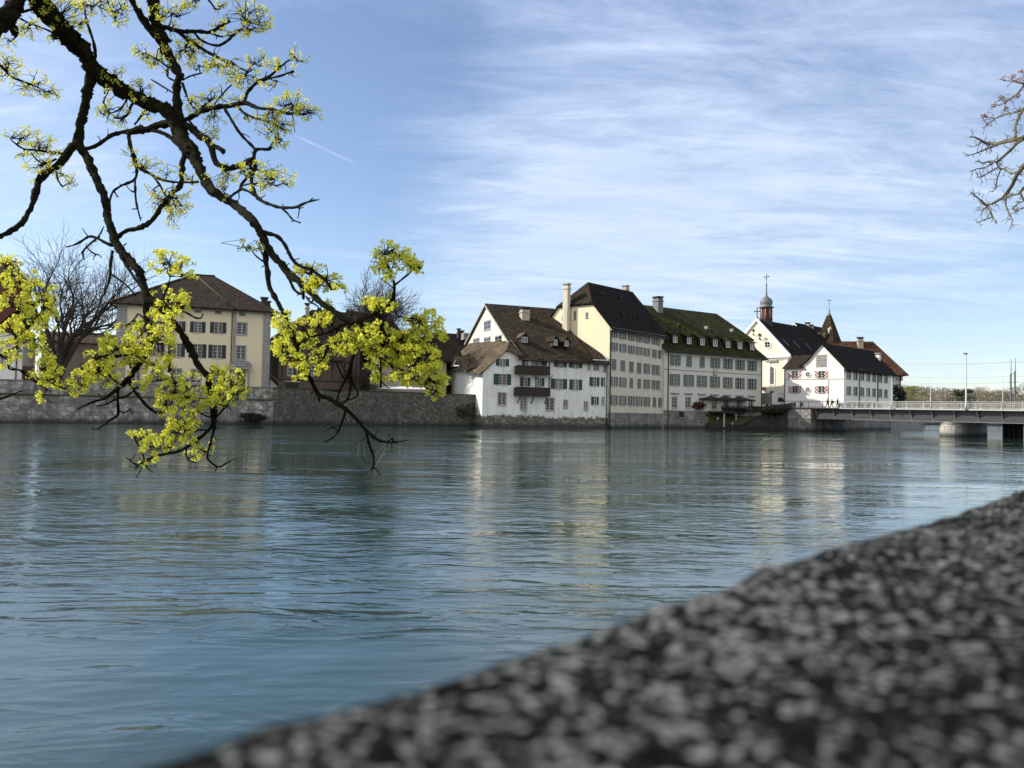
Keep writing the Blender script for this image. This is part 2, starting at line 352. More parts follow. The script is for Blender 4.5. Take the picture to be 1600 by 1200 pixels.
stone('grey_base', (.30, .295, .28), (.23, .225, .215), (1.3, .55), .04, .4, var=.5)
stone('quoin_stone', (.36, .355, .34), (.30, .29, .28), (1.2, .38), .0, .1, wet=False, var=.15)
plaster('plaster_white', (.76, .76, .74), (.30, .28, .25), .6, ((.26, .24, .20), (.17, .155, .13)), 1.75, .55)
plaster('plaster_gable', (.78, .74, .62), (.5, .45, .36), .15)
plaster('plaster_cream', (.78, .71, .50), (.40, .34, .22), .30)
plaster('plaster_cream_pale', (.64, .61, .51), (.36, .31, .22), .42)
plaster('plaster_light', (.62, .61, .56), (.36, .34, .30), .18)
plaster('plaster_yellow', (.72, .64, .45), (.35, .29, .18), .12); plaster('plaster_bright', (.80, .79, .75), (.5, .48, .42), .1)
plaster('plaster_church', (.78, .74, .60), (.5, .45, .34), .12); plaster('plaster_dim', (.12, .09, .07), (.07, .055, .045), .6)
plaster('plaster_stack', (.62, .57, .45), (.28, .24, .18), .8); plaster('plaster_old', (.32, .29, .26), (.14, .12, .10), .5)
# ================================================================= SETTING
def polyobj(name, pts, z, mat, zb=None, kind='structure'):
    m = MB()
    if zb is None: m.face([(x, y, z) for x, y in pts])
    else: m.slab([(x, y, z) for x, y in pts], z - zb)
    return tag(m.build(name, mat), kind=kind)
# river bed sheet reaching the horizon
polyobj('ground', [(-4000, -1500), (4000, -1500), (4000, 4500), (-4000, 4500)], -2.0, simple('riverbed', (.05, .055, .04), .95))
A1 = gp(0, 89); A2 = gp(427, 104); A3 = gp(752, 117.2)
wl_dir = (A2 - A1).normalized(); A0 = A1 - wl_dir * 260
F2 = Frame(gp(753.4, 114), gp(949.2, 122)); F3 = Frame(gp(950.8, 122.8), gp(1037, 134.7)); F4 = Frame(gp(1040.5, 134.3), gp(1189.5, 147.6))
E1 = gp(1087, 138.4); E2 = gp(1120, 138.6); E3 = gp(1165, 137.5); E4 = gp(1243, 132)
bdir = Vector((.62, -.785, 0)).normalized(); bn = Vector((.785, .62, 0)).normalized()
BR0 = gp(1243, 132)
fo = Vector((.3, .6, 0)) * 1.0; far = [A0 + fo, A1 + fo, A2 + fo, A3 + Vector((-.1, .6, 0)), F2.P(0, 0, .5), F2.P(F2.L, 0, .5), F3.P(0, 0, .5), F3.P(F3.L, 0, .5), F4.P(0, 0, .5), F4.P(9, 0, .6), E2 + Vector((1, 4.0, 0)), E3 + Vector((1.2, 2.4, 0)), E4 + Vector((.5, .5, 0))]
far = [(p.x, p.y) for p in far] + [(82.2, 169.8), (97, 181), (128, 250), (172, 318), (330, 405), (900, 620), (1500, 1500), (-1500, 1500), (-1500, -200)]
GZ = 3.92
polyobj('far_bank', far, GZ, MT['pavement'], -1.9)
wd = Vector((.686, .728, 0)); wn = Vector((.728, -.686, 0))      # parapet direction, inland normal
WP = Vector((-.0917, .2124, 0)) - Vector((.728, -.686, 0)) * .017
q0 = WP + wn * .25 - wd * 260; q1 = WP + wn * .25 + wd * 700
polyobj('quay_pavement', [(q0.x, q0.y), (q0.x + wn.x * 900, q0.y + wn.y * 900), (q1.x + wn.x * 900, q1.y + wn.y * 900), (q1.x, q1.y)], 1.6, MT['pavement'], -1.9)

# water -----------------------------------------------------------------
m_, nt, b = newmat('water')
g = node(nt, 'ShaderNodeNewGeometry').outputs['Position']
def wnoise(sx, sy, rot, sc, det, rough, dist=0.0, loc=(0, 0, 0)):
    mp_ = node(nt, 'ShaderNodeMapping', Vector=g, Rotation=(0, 0, rot), Scale=(sx, sy, 1), Location=loc).outputs[0]
    return node(nt, 'ShaderNodeTexNoise', Vector=mp_, Scale=sc, Detail=det, Roughness=rough, Distortion=dist).outputs[0]
swell = wnoise(.55, 1.0, .15, .26, 3, .5, 1.2)
mid_ = wnoise(.50, 1.0, -.12, .95, 4, .55, .8)
def ridge(sx, sy, rot, sc, det, loc=(0, 0, 0)):
    mp_ = node(nt, 'ShaderNodeMapping', Vector=g, Rotation=(0, 0, rot), Scale=(sx, sy, 1), Location=loc).outputs[0]
    n = node(nt, 'ShaderNodeTexNoise', Vector=mp_, Scale=sc, Detail=det, Roughness=.5, Distortion=.7).outputs[0]
    return math_(nt, 'SUBTRACT', 1.0, math_(nt, 'MULTIPLY', math_(nt, 'ABSOLUTE', math_(nt, 'SUBTRACT', n, .5)), 4.0))
rg = ridge(.45, 1.0, .1, .8, 3); rg2 = ridge(.5, 1.0, -.2, 2.6, 3, (3, 1, 0))
rip = wnoise(.55, 1.0, .3, 4.5, 5, .6, .4)
fine = wnoise(.7, 1.0, .0, 16, 3, .55)
patch = ramp(nt, wnoise(.45, 1.0, .1, .075, 5, .6, 1.0, (5, 2, 0)), [(.40, .10), (.58, 1.0)])
patch2 = ramp(nt, wnoise(.40, 1.0, -.1, .22, 4, .6, 1.5, (15, 9, 0)), [(.40, .15), (.60, 1.0)])
chop = ridge(.38, 1.0, .05, 1.5, 2, (7, 3, 0)); chop = math_(nt, 'POWER', math_(nt, 'MAXIMUM', chop, 0.0), 1.6)
h = math_(nt, 'ADD', math_(nt, 'MULTIPLY', swell, .065), math_(nt, 'MULTIPLY', math_(nt, 'MULTIPLY', mid_, .10), patch))
h2 = math_(nt, 'ADD', math_(nt, 'MULTIPLY', rip, .036), math_(nt, 'MULTIPLY', fine, .006))
h2 = math_(nt, 'ADD', h2, math_(nt, 'MULTIPLY', chop, .060)); h2 = math_(nt, 'ADD', h2, math_(nt, 'MULTIPLY', rg2, .010))
h = math_(nt, 'ADD', h, math_(nt, 'MULTIPLY', h2, math_(nt, 'MULTIPLY', patch, patch2)))
nt.links.new(node(nt, 'ShaderNodeBump', Height=h, Strength=1.0, Distance=.42).outputs[0], b.inputs['Normal'])
murk = ramp(nt, wnoise(1, 1, 0, .06, 3, .5), [(.3, (.018, .044, .035)), (.7, (.028, .062, .050))])
nt.links.new(murk, b.inputs['Base Color'])
b.inputs['Roughness'].default_value = .02; b.inputs['IOR'].default_value = 1.9; b.inputs['Specular IOR Level'].default_value = .5
polyobj('river', [(-1600, -900), (1600, -900), (1600, 1600), (-1600, 1600)], 0.0, m_)

# foreground parapet -----------------------------------------------------
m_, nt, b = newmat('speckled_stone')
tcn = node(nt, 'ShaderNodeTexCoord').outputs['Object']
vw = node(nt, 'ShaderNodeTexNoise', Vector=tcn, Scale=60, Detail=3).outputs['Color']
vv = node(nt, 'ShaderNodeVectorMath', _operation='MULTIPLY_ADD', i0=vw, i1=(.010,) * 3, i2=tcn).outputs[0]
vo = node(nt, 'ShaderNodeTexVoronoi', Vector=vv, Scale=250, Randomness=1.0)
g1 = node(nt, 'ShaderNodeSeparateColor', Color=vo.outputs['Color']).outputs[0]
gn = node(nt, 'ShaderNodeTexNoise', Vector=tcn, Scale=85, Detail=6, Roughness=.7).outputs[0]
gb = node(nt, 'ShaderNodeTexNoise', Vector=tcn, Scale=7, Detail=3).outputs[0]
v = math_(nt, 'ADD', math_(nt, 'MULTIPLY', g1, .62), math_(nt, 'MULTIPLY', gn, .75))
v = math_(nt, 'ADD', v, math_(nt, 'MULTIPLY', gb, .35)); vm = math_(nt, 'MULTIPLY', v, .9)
cc = ramp(nt, vm, [(.71, (.005, .005, .005)), (.84, (.010, .010, .010)), (.91, (.035, .037, .036)), (.99, (.22, .225, .21))])  # tones darkened throughout to stand in for shade on the stone
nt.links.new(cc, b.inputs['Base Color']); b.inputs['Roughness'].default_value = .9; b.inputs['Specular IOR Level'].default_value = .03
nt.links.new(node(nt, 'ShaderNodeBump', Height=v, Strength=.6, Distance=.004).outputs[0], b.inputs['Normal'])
EDGE = .018
m = MB(); NL, NW = 520, 46
def wp(s, w, z): return (WP + wd * s + wn * w).to_tuple()[:2] + (z,)
from mathutils import noise as mnoise
tz = CAMZ - .10
Ls = [-.6 + 3.4 * (i / NL) ** 1.7 for i in range(NL + 1)] 
Ws = []
for j in range(9): Ws.append(('e', j / 8 * math.pi / 2))
for j in range(1, NW): Ws.append(('t', .60 * (j / (NW - 1)) ** 1.4))
rows = []
for sv in Ls:
    row = [wp(sv, 0.0, tz - .30)]
    for kind, q in Ws:
        if kind == 'e': w, z = EDGE - EDGE * math.cos(q), tz - EDGE + EDGE * math.sin(q)
        else: w, z = EDGE + q, tz
        nzv = mnoise.noise(Vector((sv * 70, w * 70, z * 70))) * .0016 + mnoise.noise(Vector((sv * 14, w * 14, 3))) * .0035 + mnoise.noise(Vector((sv * 3, w * 3, 9))) * .003
        p = wp(sv, w - (nzv if kind == 'e' and q < 1 else 0), z + nzv)
        row.append(p)
    row.append(wp(sv, .62, tz - .30)); rows.append(row)
nr = len(rows[0])
for r_ in rows: m.v += r_
for i in range(NL):
    for j in range(nr - 1):
        a = i * nr + j; m.f.append((a, a + nr, a + nr + 1, a + 1)); m.mi.append(0); m.sm.append(True)
par = thing('parapet_wall', 'dark speckled stone river parapet with rounded edge, out of focus right in front', 'wall', WP + Vector((0, 0, 1.6)))
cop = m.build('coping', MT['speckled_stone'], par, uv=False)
m = MB()
def wbox(m, s0, s1, w0, w1, z0, z1):
    m.hexa([wp(s0, w0, z0), wp(s1, w0, z0), wp(s1, w1, z0), wp(s0, w1, z0), wp(s0, w0, z1), wp(s1, w0, z1), wp(s1, w1, z1), wp(s0, w1, z1)])
wbox(m, -60, 240, .03, .59, -1.5, tz - .295); m.build('wall_body', MT['rubble_dark'], par)
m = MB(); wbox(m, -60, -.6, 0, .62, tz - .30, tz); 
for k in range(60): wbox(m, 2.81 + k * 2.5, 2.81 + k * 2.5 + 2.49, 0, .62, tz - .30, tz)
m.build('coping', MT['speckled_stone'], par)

# ================================================================= RIVER WALLS
def wallthing(name, label, pts, mats, cap=None, capmat=None, th=.6):
    """pts: list of (ground point, ztop) along the wall"""
    e = thing(name, label, 'wall', Vector((pts[0][0].x, pts[0][0].y, 0))); body = MB()
    for (a, za), (c, zc_) in zip(pts[:-1], pts[1:]):
        F = Frame(a, c); body.hexa([F.P(0, -1.5, 0), F.P(F.L, -1.5, 0), F.P(F.L, -1.5, th), F.P(0, -1.5, th), F.P(0, za, 0), F.P(F.L, zc_, 0), F.P(F.L, zc_, th), F.P(0, za, th)])
    body.build('wall_body', mats, e)
    if cap:
        cm = MB()
        for (a, za), (c, zc_) in zip(pts[:-1], pts[1:]):
            F = Frame(a, c); cm.hexa([F.P(0, za, -.08), F.P(F.L, zc_, -.08), F.P(F.L, zc_, th + .08), F.P(0, za, th + .08), F.P(0, za + cap, -.08), F.P(F.L, zc_ + cap, -.08), F.P(F.L, zc_ + cap, th + .08), F.P(0, za + cap, th + .08)])
        cm.build('coping', capmat, e)
    return e
FL = Frame(A0, A2)
e = thing('embankment_wall', 'long pale ashlar river wall with mossy ledge below the yellow house', 'wall', A1)
m = MB(); m.fbox(FL, 0, FL.L, -1.5, 3.25, 0, .7); m.build('wall_body', MT['ashlar'], e)
m = MB(); m.fbox(FL, 0, FL.L, 3.25, 3.42, -.12, .9); m.build('ledge', simple('moss_ledge', (.045, .06, .02), .95, .5, 2, .4), e)
m = MB(); m.fbox(FL, 0, FL.L, 3.42, 4.92, .25, .7)
m.build('parapet', MT['ashlar'], e)
m = MB(); m.fbox(FL, 0, FL.L, 4.92, 5.08, .18, .78); m.build('coping', MT['grey_base'], e)
e2 = wallthing('rubble_wall', 'dark rubble stone river wall between the yellow house and the white gabled house',
          [(A2 + FL.t * .02, 4.95), (gp(560, 109.4), 4.9), (A3, 4.75)], MT['rubble'], .13, MT['rubble_dark'])

# ================================================================= WINDOWS
def Z1(x, y): return 680 + x / 4.614, 430 + y / 4.615
def Z2(x, y): return 860 + x / 4.4444, 420 + y / 4.4444
def Z3(x, y): return 1150 + x / 4.4429, 420 + y / 4.4444
def Z5(x, y): return 160 + x / 4.4429, 410 + y / 4.4444
def rect(F, Z, r, d=0.0):
    x0, y0, x1, y1 = r; cx_, cy_ = (x0 + x1) / 2, (y0 + y1) / 2
    u0 = F.uz(*Z(x0, cy_), d)[0]; u1 = F.uz(*Z(x1, cy_), d)[0]; z1 = F.uz(*Z(cx_, y0), d)[1]; z0 = F.uz(*Z(cx_, y1), d)[1]
    return u0, u1, z0, z1
def shutter(parent, F, u0, u1, z0, z1, mat, d=-.07):
    m = MB(); m.fbox(F, u0, u1, z0, z1, d + .02, d + .055)
    bw = .06
    m.fbox(F, u0, u0 + bw, z0, z1, d, d + .02); m.fbox(F, u1 - bw, u1, z0, z1, d, d + .02)
    m.fbox(F, u0 + bw, u1 - bw, z0, z0 + bw, d, d + .02); m.fbox(F, u0 + bw, u1 - bw, z1 - bw, z1, d, d + .02); m.fbox(F, u0 + bw, u1 - bw, (z0 + z1) / 2 - .04, (z0 + z1) / 2 + .04, d, d + .02)
    if not mat.startswith('stripe'):
        n = 7
        for k in range(n):
            z = z0 + bw + (z1 - z0 - 2 * bw) * (k + .5) / n; m.fbox(F, u0 + bw, u1 - bw, z - .03, z + .02, d + .008, d + .02)
    return m.build('shutter', MT[mat], parent)
def window(parent, F, r, sh=None, sides='LR', hole=True, pane=None, sur=None, nx=2, ny=3, sill=None, fr='window_white', name='window', sw=.5, d0=0.0):
    u0, u1, z0, z1 = r; w = u1 - u0; a = d0 + (.10 if hole else -.045); f = .055
    m = MB(); 
    m.fbox(F, u0, u0 + f, z0, z1, a, a + .05); m.fbox(F, u1 - f, u1, z0, z1, a, a + .05)
    m.fbox(F, u0 + f, u1 - f, z0, z0 + f, a, a + .05); m.fbox(F, u0 + f, u1 - f, z1 - f, z1, a, a + .05)
    for k in range(1, nx):
        t = .05 if (nx == 2 or k * 2 == nx) else .022; x = u0 + w * k / nx; m.fbox(F, x - t, x + t, z0 + f, z1 - f, a + .004, a + .046)
    for k in range(1, ny):
        z = z0 + (z1 - z0) * k / ny; t = .022
        for i in range(nx):
            xa = u0 + w * i / nx + .052; xb = u0 + w * (i + 1) / nx - .052; m.fbox(F, xa, xb, z - t, z + t, a + .008, a + .042)
    o = m.build(name, MT[fr], parent)
    pn = MB(); dd = a + .03
    pn.fbox(F, u0 + .01, u1 - .01, z0 + .01, z1 - .01, dd, dd + .012)
    pn.build('pane', MT[pane or random.choice(['pane_dark', 'pane_dark', 'pane_grey', 'pane_light'])], o)
    if sur:
        q = MB(); t = .14
        q.fbox(F, u0 - t, u0, z0 - t, z1 + t, d0 - .03, d0 + .02); q.fbox(F, u1, u1 + t, z0 - t, z1 + t, d0 - .03, d0 + .02)
        q.fbox(F, u0, u1, z1, z1 + t, d0 - .03, d0 + .02); q.fbox(F, u0, u1, z0 - t, z0, d0 - .03, d0 + .02)
        q.build('surround', MT[sur], o)
    if sill or sill is None:
        q = MB(); q.fbox(F, u0 - .08, u1 + .08, z0 - .22 if sur else z0 - .08, z0 - .145 if sur else z0 - .002, d0 - .12, d0 - .002); q.build('sill', MT['frame_stone'], o)
    if sh == 'closed': pass
    elif sh:
        e_ = .15 if sur else .01
        if 'L' in sides: shutter(o, F, u0 - e_ - w * sw, u0 - e_, z0, z1, sh if sh != 'stripe' else 'stripe_left')
        if 'R' in sides: shutter(o, F, u1 + e_, u1 + e_ + w * sw, z0, z1, sh if sh != 'stripe' else 'stripe_right')
    return o
def closed(parent, F, r, mat):
    u0, u1, z0, z1 = r; c = (u0 + u1) / 2
    q = MB(); q.fbox(F, u0 - .06, u1 + .06, z0 - .1, z0 - .02, -.12, -.002); o = q.build('window', MT['frame_stone'], parent)
    shutter(o, F, u0, c - .01, z0, z1, mat); shutter(o, F, c + .01, u1, z0, z1, mat); return o
def wall_grid(m, F, u0, u1, z0, z1, holes, th=.30, mi=0, d=0.0):
    us = sorted({u0, u1, *[h[0] for h in holes], *[h[1] for h in holes]}); zs = sorted({z0, z1, *[h[2] for h in holes], *[h[3] for h in holes]})
    us = [u for u in us if u0 <= u <= u1]; zs = [z for z in zs if z0 <= z <= z1]
    for i in range(len(us) - 1):
        j = 0
        while j < len(zs) - 1:
            uc = (us[i] + us[i + 1]) / 2
            inside = lambda zc_: any(h[0] < uc < h[1] and h[2] < zc_ < h[3] for h in holes)
            if inside((zs[j] + zs[j + 1]) / 2): j += 1; continue
            k = j
            while k + 1 < len(zs) - 1 and not inside((zs[k + 1] + zs[k + 2]) / 2): k += 1
            m.face([F.P(us[i], zs[j], d), F.P(us[i + 1], zs[j], d), F.P(us[i + 1], zs[k + 1], d), F.P(us[i], zs[k + 1], d)], mi); j = k + 1
    for (a, b_, c, e_) in holes:
        m.face([F.P(a, c, d), F.P(a, e_, d), F.P(a, e_, d + th), F.P(a, c, d + th)], mi); m.face([F.P(b_, c, d), F.P(b_, c, d + th), F.P(b_, e_, d + th), F.P(b_, e_, d)], mi)
        m.face([F.P(a, e_, d), F.P(b_, e_, d), F.P(b_, e_, d + th), F.P(a, e_, d + th)], mi); m.face([F.P(a, c, d), F.P(a, c, d + th), F.P(b_, c, d + th), F.P(b_, c, d)], mi)
def chimney(parent, c, w, l, z0, z1, mat, F, capmat='chimney_dark', pots=0):
    """c: ground point, w along F.t, l along F.b"""
    m = MB()
    def bx(w_, l_, a, b_, mi=0):
        P = [c + F.t * (sx * w_ / 2) + F.b * (sy * l_ / 2) for sx, sy in ((-1, -1), (1, -1), (1, 1), (-1, 1))]
        m.hexa([(p.x, p.y, a) for p in P] + [(p.x, p.y, b_) for p in P], mi)
    h = z1 - z0; bx(w, l, z0, z1 - .45); bx(w + .22, l + .22, z1 - .95, z1 - .8); bx(w * .92, l * .92, z1 - .45, z1 - .18, 1); bx(w + .25, l + .25, z1 - .18, z1, 1)
    for k in range(pots): 
        q = c + F.t * ((k - (pots - 1) / 2) * .45); m.lathe([(.13, 0), (.1, .5)], (q.x, q.y, z1), 8, 1)
    return m.build('chimney', [MT[mat], MT[capmat]], parent)
def downpipe(parent, F, u, z0, z1, r=.06, d=-.14, mat='dark_pipe'):
    m = MB(); m.tube([F.P(u, z1 + .25, d - .35), F.P(u, z1 - .15, d), F.P(u, z0, d)], r, 8)
    return m.build('downpipe', MT[mat], parent)
def gutter(parent, p0, p1, r=.08, mat='dark_pipe'):
    m = MB(); m.tube([p0, p1], r, 8); return m.build('gutter', MT[mat], parent)
def dormer(parent, F, r, d, depth, zr=.7, mat='tiles_dull', cheek='dark_wood', wm='pane_grey', hip=False, ov=.25):
    """gabled dormer; r = (u0,u1,z0,z1) of its front at depth d"""
    u0, u1, z0, z1 = r; c = (u0 + u1) / 2
    m = MB(); m.fbox(F, u0, u1, z0, z1, d, d + depth); 
    m.prism([F.P(u0, z1, d), F.P(u1, z1, d), F.P(c, z1 + zr, d)], F.b * depth)
    o = m.build('dormer', MT[cheek], parent)
    q = MB()
    for sgn, ue in ((-1, u0), (1, u1)):
        s_ = zr / (c - u0)
        a = F.P(ue + sgn * ov, z1 - s_ * ov + .03, d - .3); e_ = F.P(c, z1 + zr + .03, d - .3)
        a2 = F.P(ue + sgn * ov, z1 - s_ * ov + .03, d + depth); e2_ = F.P(c, z1 + zr + .03, d + depth + .6)
        q.slab([a, e_, e2_, a2] if sgn < 0 else [e_, a, a2, e2_], .09)
    q.build('dormer_roof', MT[mat], o)
    w = MB(); f = .1; uu0, uu1 = u0 + .12, u1 - .12
    w.fbox(F, uu0, uu0 + f, z0 + .15, z1 - .05, d - .05, d - .002); w.fbox(F, uu1 - f, uu1, z0 + .15, z1 - .05, d - .05, d - .002)
    w.fbox(F, uu0 + f, uu1 - f, z1 - .05 - f, z1 - .05, d - .05, d - .002); w.fbox(F, uu0 + f, uu1 - f, z0 + .15, z0 + .15 + f, d - .05, d - .002); w.fbox(F, c - .04, c + .04, z0 + .25, z1 - .15, d - .045, d - .002)
    w.fbox(F, uu0 + f, uu1 - f, z0 + .25, z1 - .15, d - .02, d - .004, 1)
    w.build('window', [MT['window_white'], MT[wm]], o)
    return o

# ================================================================= WHITE GABLED HOUSE (B2)
u8 = F2.uz(811, 553)[0]; L2 = F2.L
bl = thing('white_gabled_house', 'white riverside house with steep brown roof, cream gable and two dark wooden balconies', 'house', F2.P(0, 0))
W2 = [  # rect, shutters, sides
 ((462, 603, 508, 655), 'green_shutter', 'LR', 0), ((642, 590, 672, 650), 'green_shutter', 'L', 1), ((692, 592, 766, 650), 'green_shutter', 'R', 1),
 ((880, 606, 925, 662), 'green_shutter', 'LR', 1), ((988, 612, 1035, 668), 'green_shutter', 'LR', 1), ((1100, 628, 1118, 680), None, '', 1),
 ((1140, 632, 1183, 685), None, '', 1), ((1213, 640, 1236, 697), None, '', 1),
 ((453, 712, 515, 790), 'green_shutter', 'LR', 1), ((630, 738, 666, 800), 'green_shutter', 'LR', 1), ((735, 740, 768, 800), 'green_shutter', 'R', 1),
 ((862, 747, 920, 820), 'green_shutter', 'LR', 1), ((990, 752, 1035, 826), 'green_shutter', 'LR', 1), ((1130, 735, 1165, 800), 'green_shutter', 'LR', 1), ((1206, 738, 1228, 800), 'green_shutter', 'L', 1),
 ((455, 850, 510, 932), 's', '', 1), ((617, 882, 658, 968), 's', '', 1), ((800, 888, 855, 972), 's', '', 1), ((928, 903, 953, 953), 's', '', 1), ((1075, 914, 1096, 968), 's', '', 1),
 ((1138, 876, 1164, 934), 'green_shutter', 'LR', 1), ((1199, 877, 1224, 937), None, '', 1)]
R2 = [rect(F2, Z1, w[0]) for w in W2]
m = MB()
hz = [r for r, w in zip(R2, W2) if r[3] < 8.1]; wall_grid(m, F2, 0, L2, -1.4, 8.1, hz)
hz2 = [r for r in R2 if r[2] > 8.1 and r[0] > u8 - .0]; wall_grid(m, F2, u8, L2, 8.1, 10.9, hz2)
ver = [F2.uz(*Z1(*p)) for p in ((340, 690), (395, 655), (450, 605), (510, 547))]
ver[0] = (0, 8.1)
m.face([F2.P(u, z) for u, z in [(u8, 8.1), (u8, 10.9), ver[3], ver[2], ver[1], ver[0]]])
mid_h = []
# anything straddling z=8.1
for i in range(0): pass
GF = F2.side(u8); RD, BD = 14.6, 24.9          # gable: ridge depth and back depth
def G2(s, z): return F2.P(u8, z, s)
m.face([G2(0, -1), G2(0, 10.9), G2(RD, 20.35), G2(BD, 14.4), G2(BD, -1)], 1)
m.face([F2.P(0, -1, 0), F2.P(0, 8.1, 0), F2.P(0, 10.0, 22), F2.P(0, -1, 22)], 0)
m.face([F2.P(0, -1, 22), F2.P(0, 10, 22), F2.P(u8, 13.5, 22), F2.P(u8, -1, 22)], 0)
m.face([F2.P(L2, -1), F2.P(L2, -1, 25), F2.P(L2, 14, 25), F2.P(L2, 18.3, 11.6), F2.P(L2, 10.9)], 0)
m.face([F2.P(u8, -1, BD), F2.P(u8, 14.4, BD), F2.P(L2, 14.4, BD), F2.P(L2, -1, BD)], 0)
m.face([F2.P(u8 + 12.6, 12, 8), F2.P(u8 + 12.6, 18, 8), F2.P(u8 + 12.6, 20.3, RD), F2.P(u8 + 12.6, 14.4, BD)], 0)
m.build('wall', [MT['plaster_white'], MT['plaster_gable']], bl)
for r, w in zip(R2, W2):
    u0, u1, z0, z1 = r; hole = (z1 < 8.1) or (z0 > 8.1 and u0 > u8)
    window(bl, F2, r, None if w[1] == 's' else w[1], w[2], hole, sur='frame_stone' if (w[1] == 's') else None, ny=4 if (z1 - z0) > 1.6 else 3)
# main roof
m = MB(); uR = u8 + 12.55
fs = [(-.75, 10.45), (1.2, 11.75), (6, 14.95), (RD, 20.6)]
for (a, za), (c, zb_) in zip(fs[:-1], fs[1:]): m.slab([F2.P(u8 - .35, za, a), F2.P(uR, za, a), F2.P(uR, zb_, c), F2.P(u8 - .35, zb_, c)], .22)
m.slab([F2.P(u8 - .35, 20.6, RD), F2.P(uR, 20.45, RD), F2.P(uR, 14.2, BD + .4), F2.P(u8 - .35, 14.2, BD + .4)], .22)
m.build('roof', MT['tiles_brown'], bl)
m = MB()
fs = [(-.75, 10.3), (1.2, 11.5), (6, 14.6), (11.6, 18.15)]
for (a, za), (c, zb_) in zip(fs[:-1], fs[1:]): m.slab([F2.P(uR + .01, za, a), F2.P(L2 + .1, za, a), F2.P(L2 + .1, zb_, c), F2.P(uR + .01, zb_, c)], .2)
m.slab([F2.P(uR + .01, 18.15, 11.6), F2.P(L2 + .1, 18.15, 11.6), F2.P(L2 + .1, 13, 25), F2.P(uR + .01, 13, 25)], .2)
m.build('annex_roof', MT['tiles_brown'], bl)
m = MB()    # verge board on the gable
for (a, za), (c, zb_) in (((-.7, 10.45), (RD, 20.42)), ((RD, 20.42), (BD, 14.45))):
    m.hexa([F2.P(u8 - .42, za - .28, a), F2.P(u8 - .35, za - .28, a), F2.P(u8 - .35, zb_ - .28, c), F2.P(u8 - .42, zb_ - .28, c), F2.P(u8 - .42, za + .06, a), F2.P(u8 - .35, za + .06, a), F2.P(u8 - .35, zb_ + .06, c), F2.P(u8 - .42, zb_ + .06, c)])
m.build('verge_board', MT['soffit'], bl)
# wing roof
m = MB(); e0 = (-.75, 7.95)
prof = [e0, (ver[0][0] + .05, ver[0][1] + .42), (ver[1][0], ver[1][1] + .25), (ver[2][0], ver[2][1] + .22), (ver[3][0], ver[3][1] + .18)]
back = [(-.75, 9.9), (.3, 10.5), (ver[1][0], ver[1][1] + 1.0), (ver[2][0], ver[2][1] + .8), (ver[3][0], ver[3][1] + 1.0)]
for i in range(4):
    (a, za), (c, zc_) = prof[i], prof[i + 1]; (a2, za2), (c2, zc2) = back[i], back[i + 1]
    m.slab([F2.P(a, za, -.35), F2.P(c, zc_, -.35), F2.P(c2, zc2, 23), F2.P(a2, za2, 23)], .16)
tp = (u8 - .02, 13.55)
m.slab([F2.P(prof[4][0], prof[4][1], -.35), F2.P(u8 - .02, 13.5, 3.7), F2.P(u8 - .02, 14.5, 23), F2.P(back[4][0], back[4][1], 23)], .16)
m.slab([F2.P(prof[4][0], prof[4][1], -.36), F2.P(u8 + .3, 10.75, -.72), F2.P(u8 + .02, 13.5, 3.7)], .16)
m.build('wing_roof', MT['tiles_tan'], bl)
m = MB(); m.tube([F2.P(prof[4][0], prof[4][1] + .05, -.38), F2.P(u8 - .0, 13.58, 3.7)], .10, 6); m.tube([F2.P(u8 - .02, 13.6, 3.6), F2.P(u8 + .35, 10.85, -.8)], .10, 6)
m.build('ridge_tiles', MT['tiles_tan'], bl)
# gable windows
for r in ((275, 457, 318, 503), (352, 449, 398, 500), (432, 438, 480, 492), (353, 330, 400, 390)):
    ra = []
    GW = Frame(F2.P(u8, 0, 20), F2.P(u8, 0, 0))
    window(bl, GW, rect(GW, Z1, r), None, '', False, sur='frame_stone', pane='pane_dark', ny=2)
# dormers on roof
for (x0, y0, x1, y1, dd, tl) in ((616, 442, 672, 492, 3.2, 'tiles_tan'), (848, 462, 886, 513, 2.0, 'tiles_brown'), (928, 470, 965, 520, 1.6, 'tiles_brown')):
    r = rect(F2, Z1, (x0, y0, x1, y1), dd); dormer(bl, F2, r, dd, 2.6, .6, tl, 'dark_wood', 'pane_light')
SF = Frame(F2.P(0, 0, 14), F2.P(0, 0, 0))
# small triangular dormer on the wing roof (faces left)
m = MB(); pa, pb, pc = at(*Z1(125, 655), 118.6), at(*Z1(182, 657), 117.2), at(*Z1(152, 592), 117.9)
m.prism([pa, pb, pc], F2.t * 2.0); o = m.build('dormer', MT['white_paint'], bl)
m = MB(); ov_ = F2.t * -.25
for q_ in (pa, pb): m.slab([pc + ov_ + Vector((0, 0, .15)), q_ + ov_ + (q_ - pc) * .12 + Vector((0, 0, .12)), q_ + F2.t * 2.4 + (q_ - pc) * .12 + Vector((0, 0, .12)), pc + F2.t * 3.2 + Vector((0, 0, .15))], .1)
m.build('dormer_roof', MT['tiles_tan'], o)
m = MB(); cc_ = (pa + pb + pc) / 3
m.prism([cc_ + (q_ - cc_) * .55 - F2.t * .03 for q_ in (pa, pb, pc)], F2.t * .02); m.build('pane', MT['pane_dark'], o)
# chimney
cp = F2.uz(*Z1(643, 345), 10.6); chimney(bl, F2.P(cp[0], 0, 10.6), 1.35, 1.2, 15.5, F2.uz(*Z1(643, 232), 10.6)[1], 'chimney_plaster', F2)
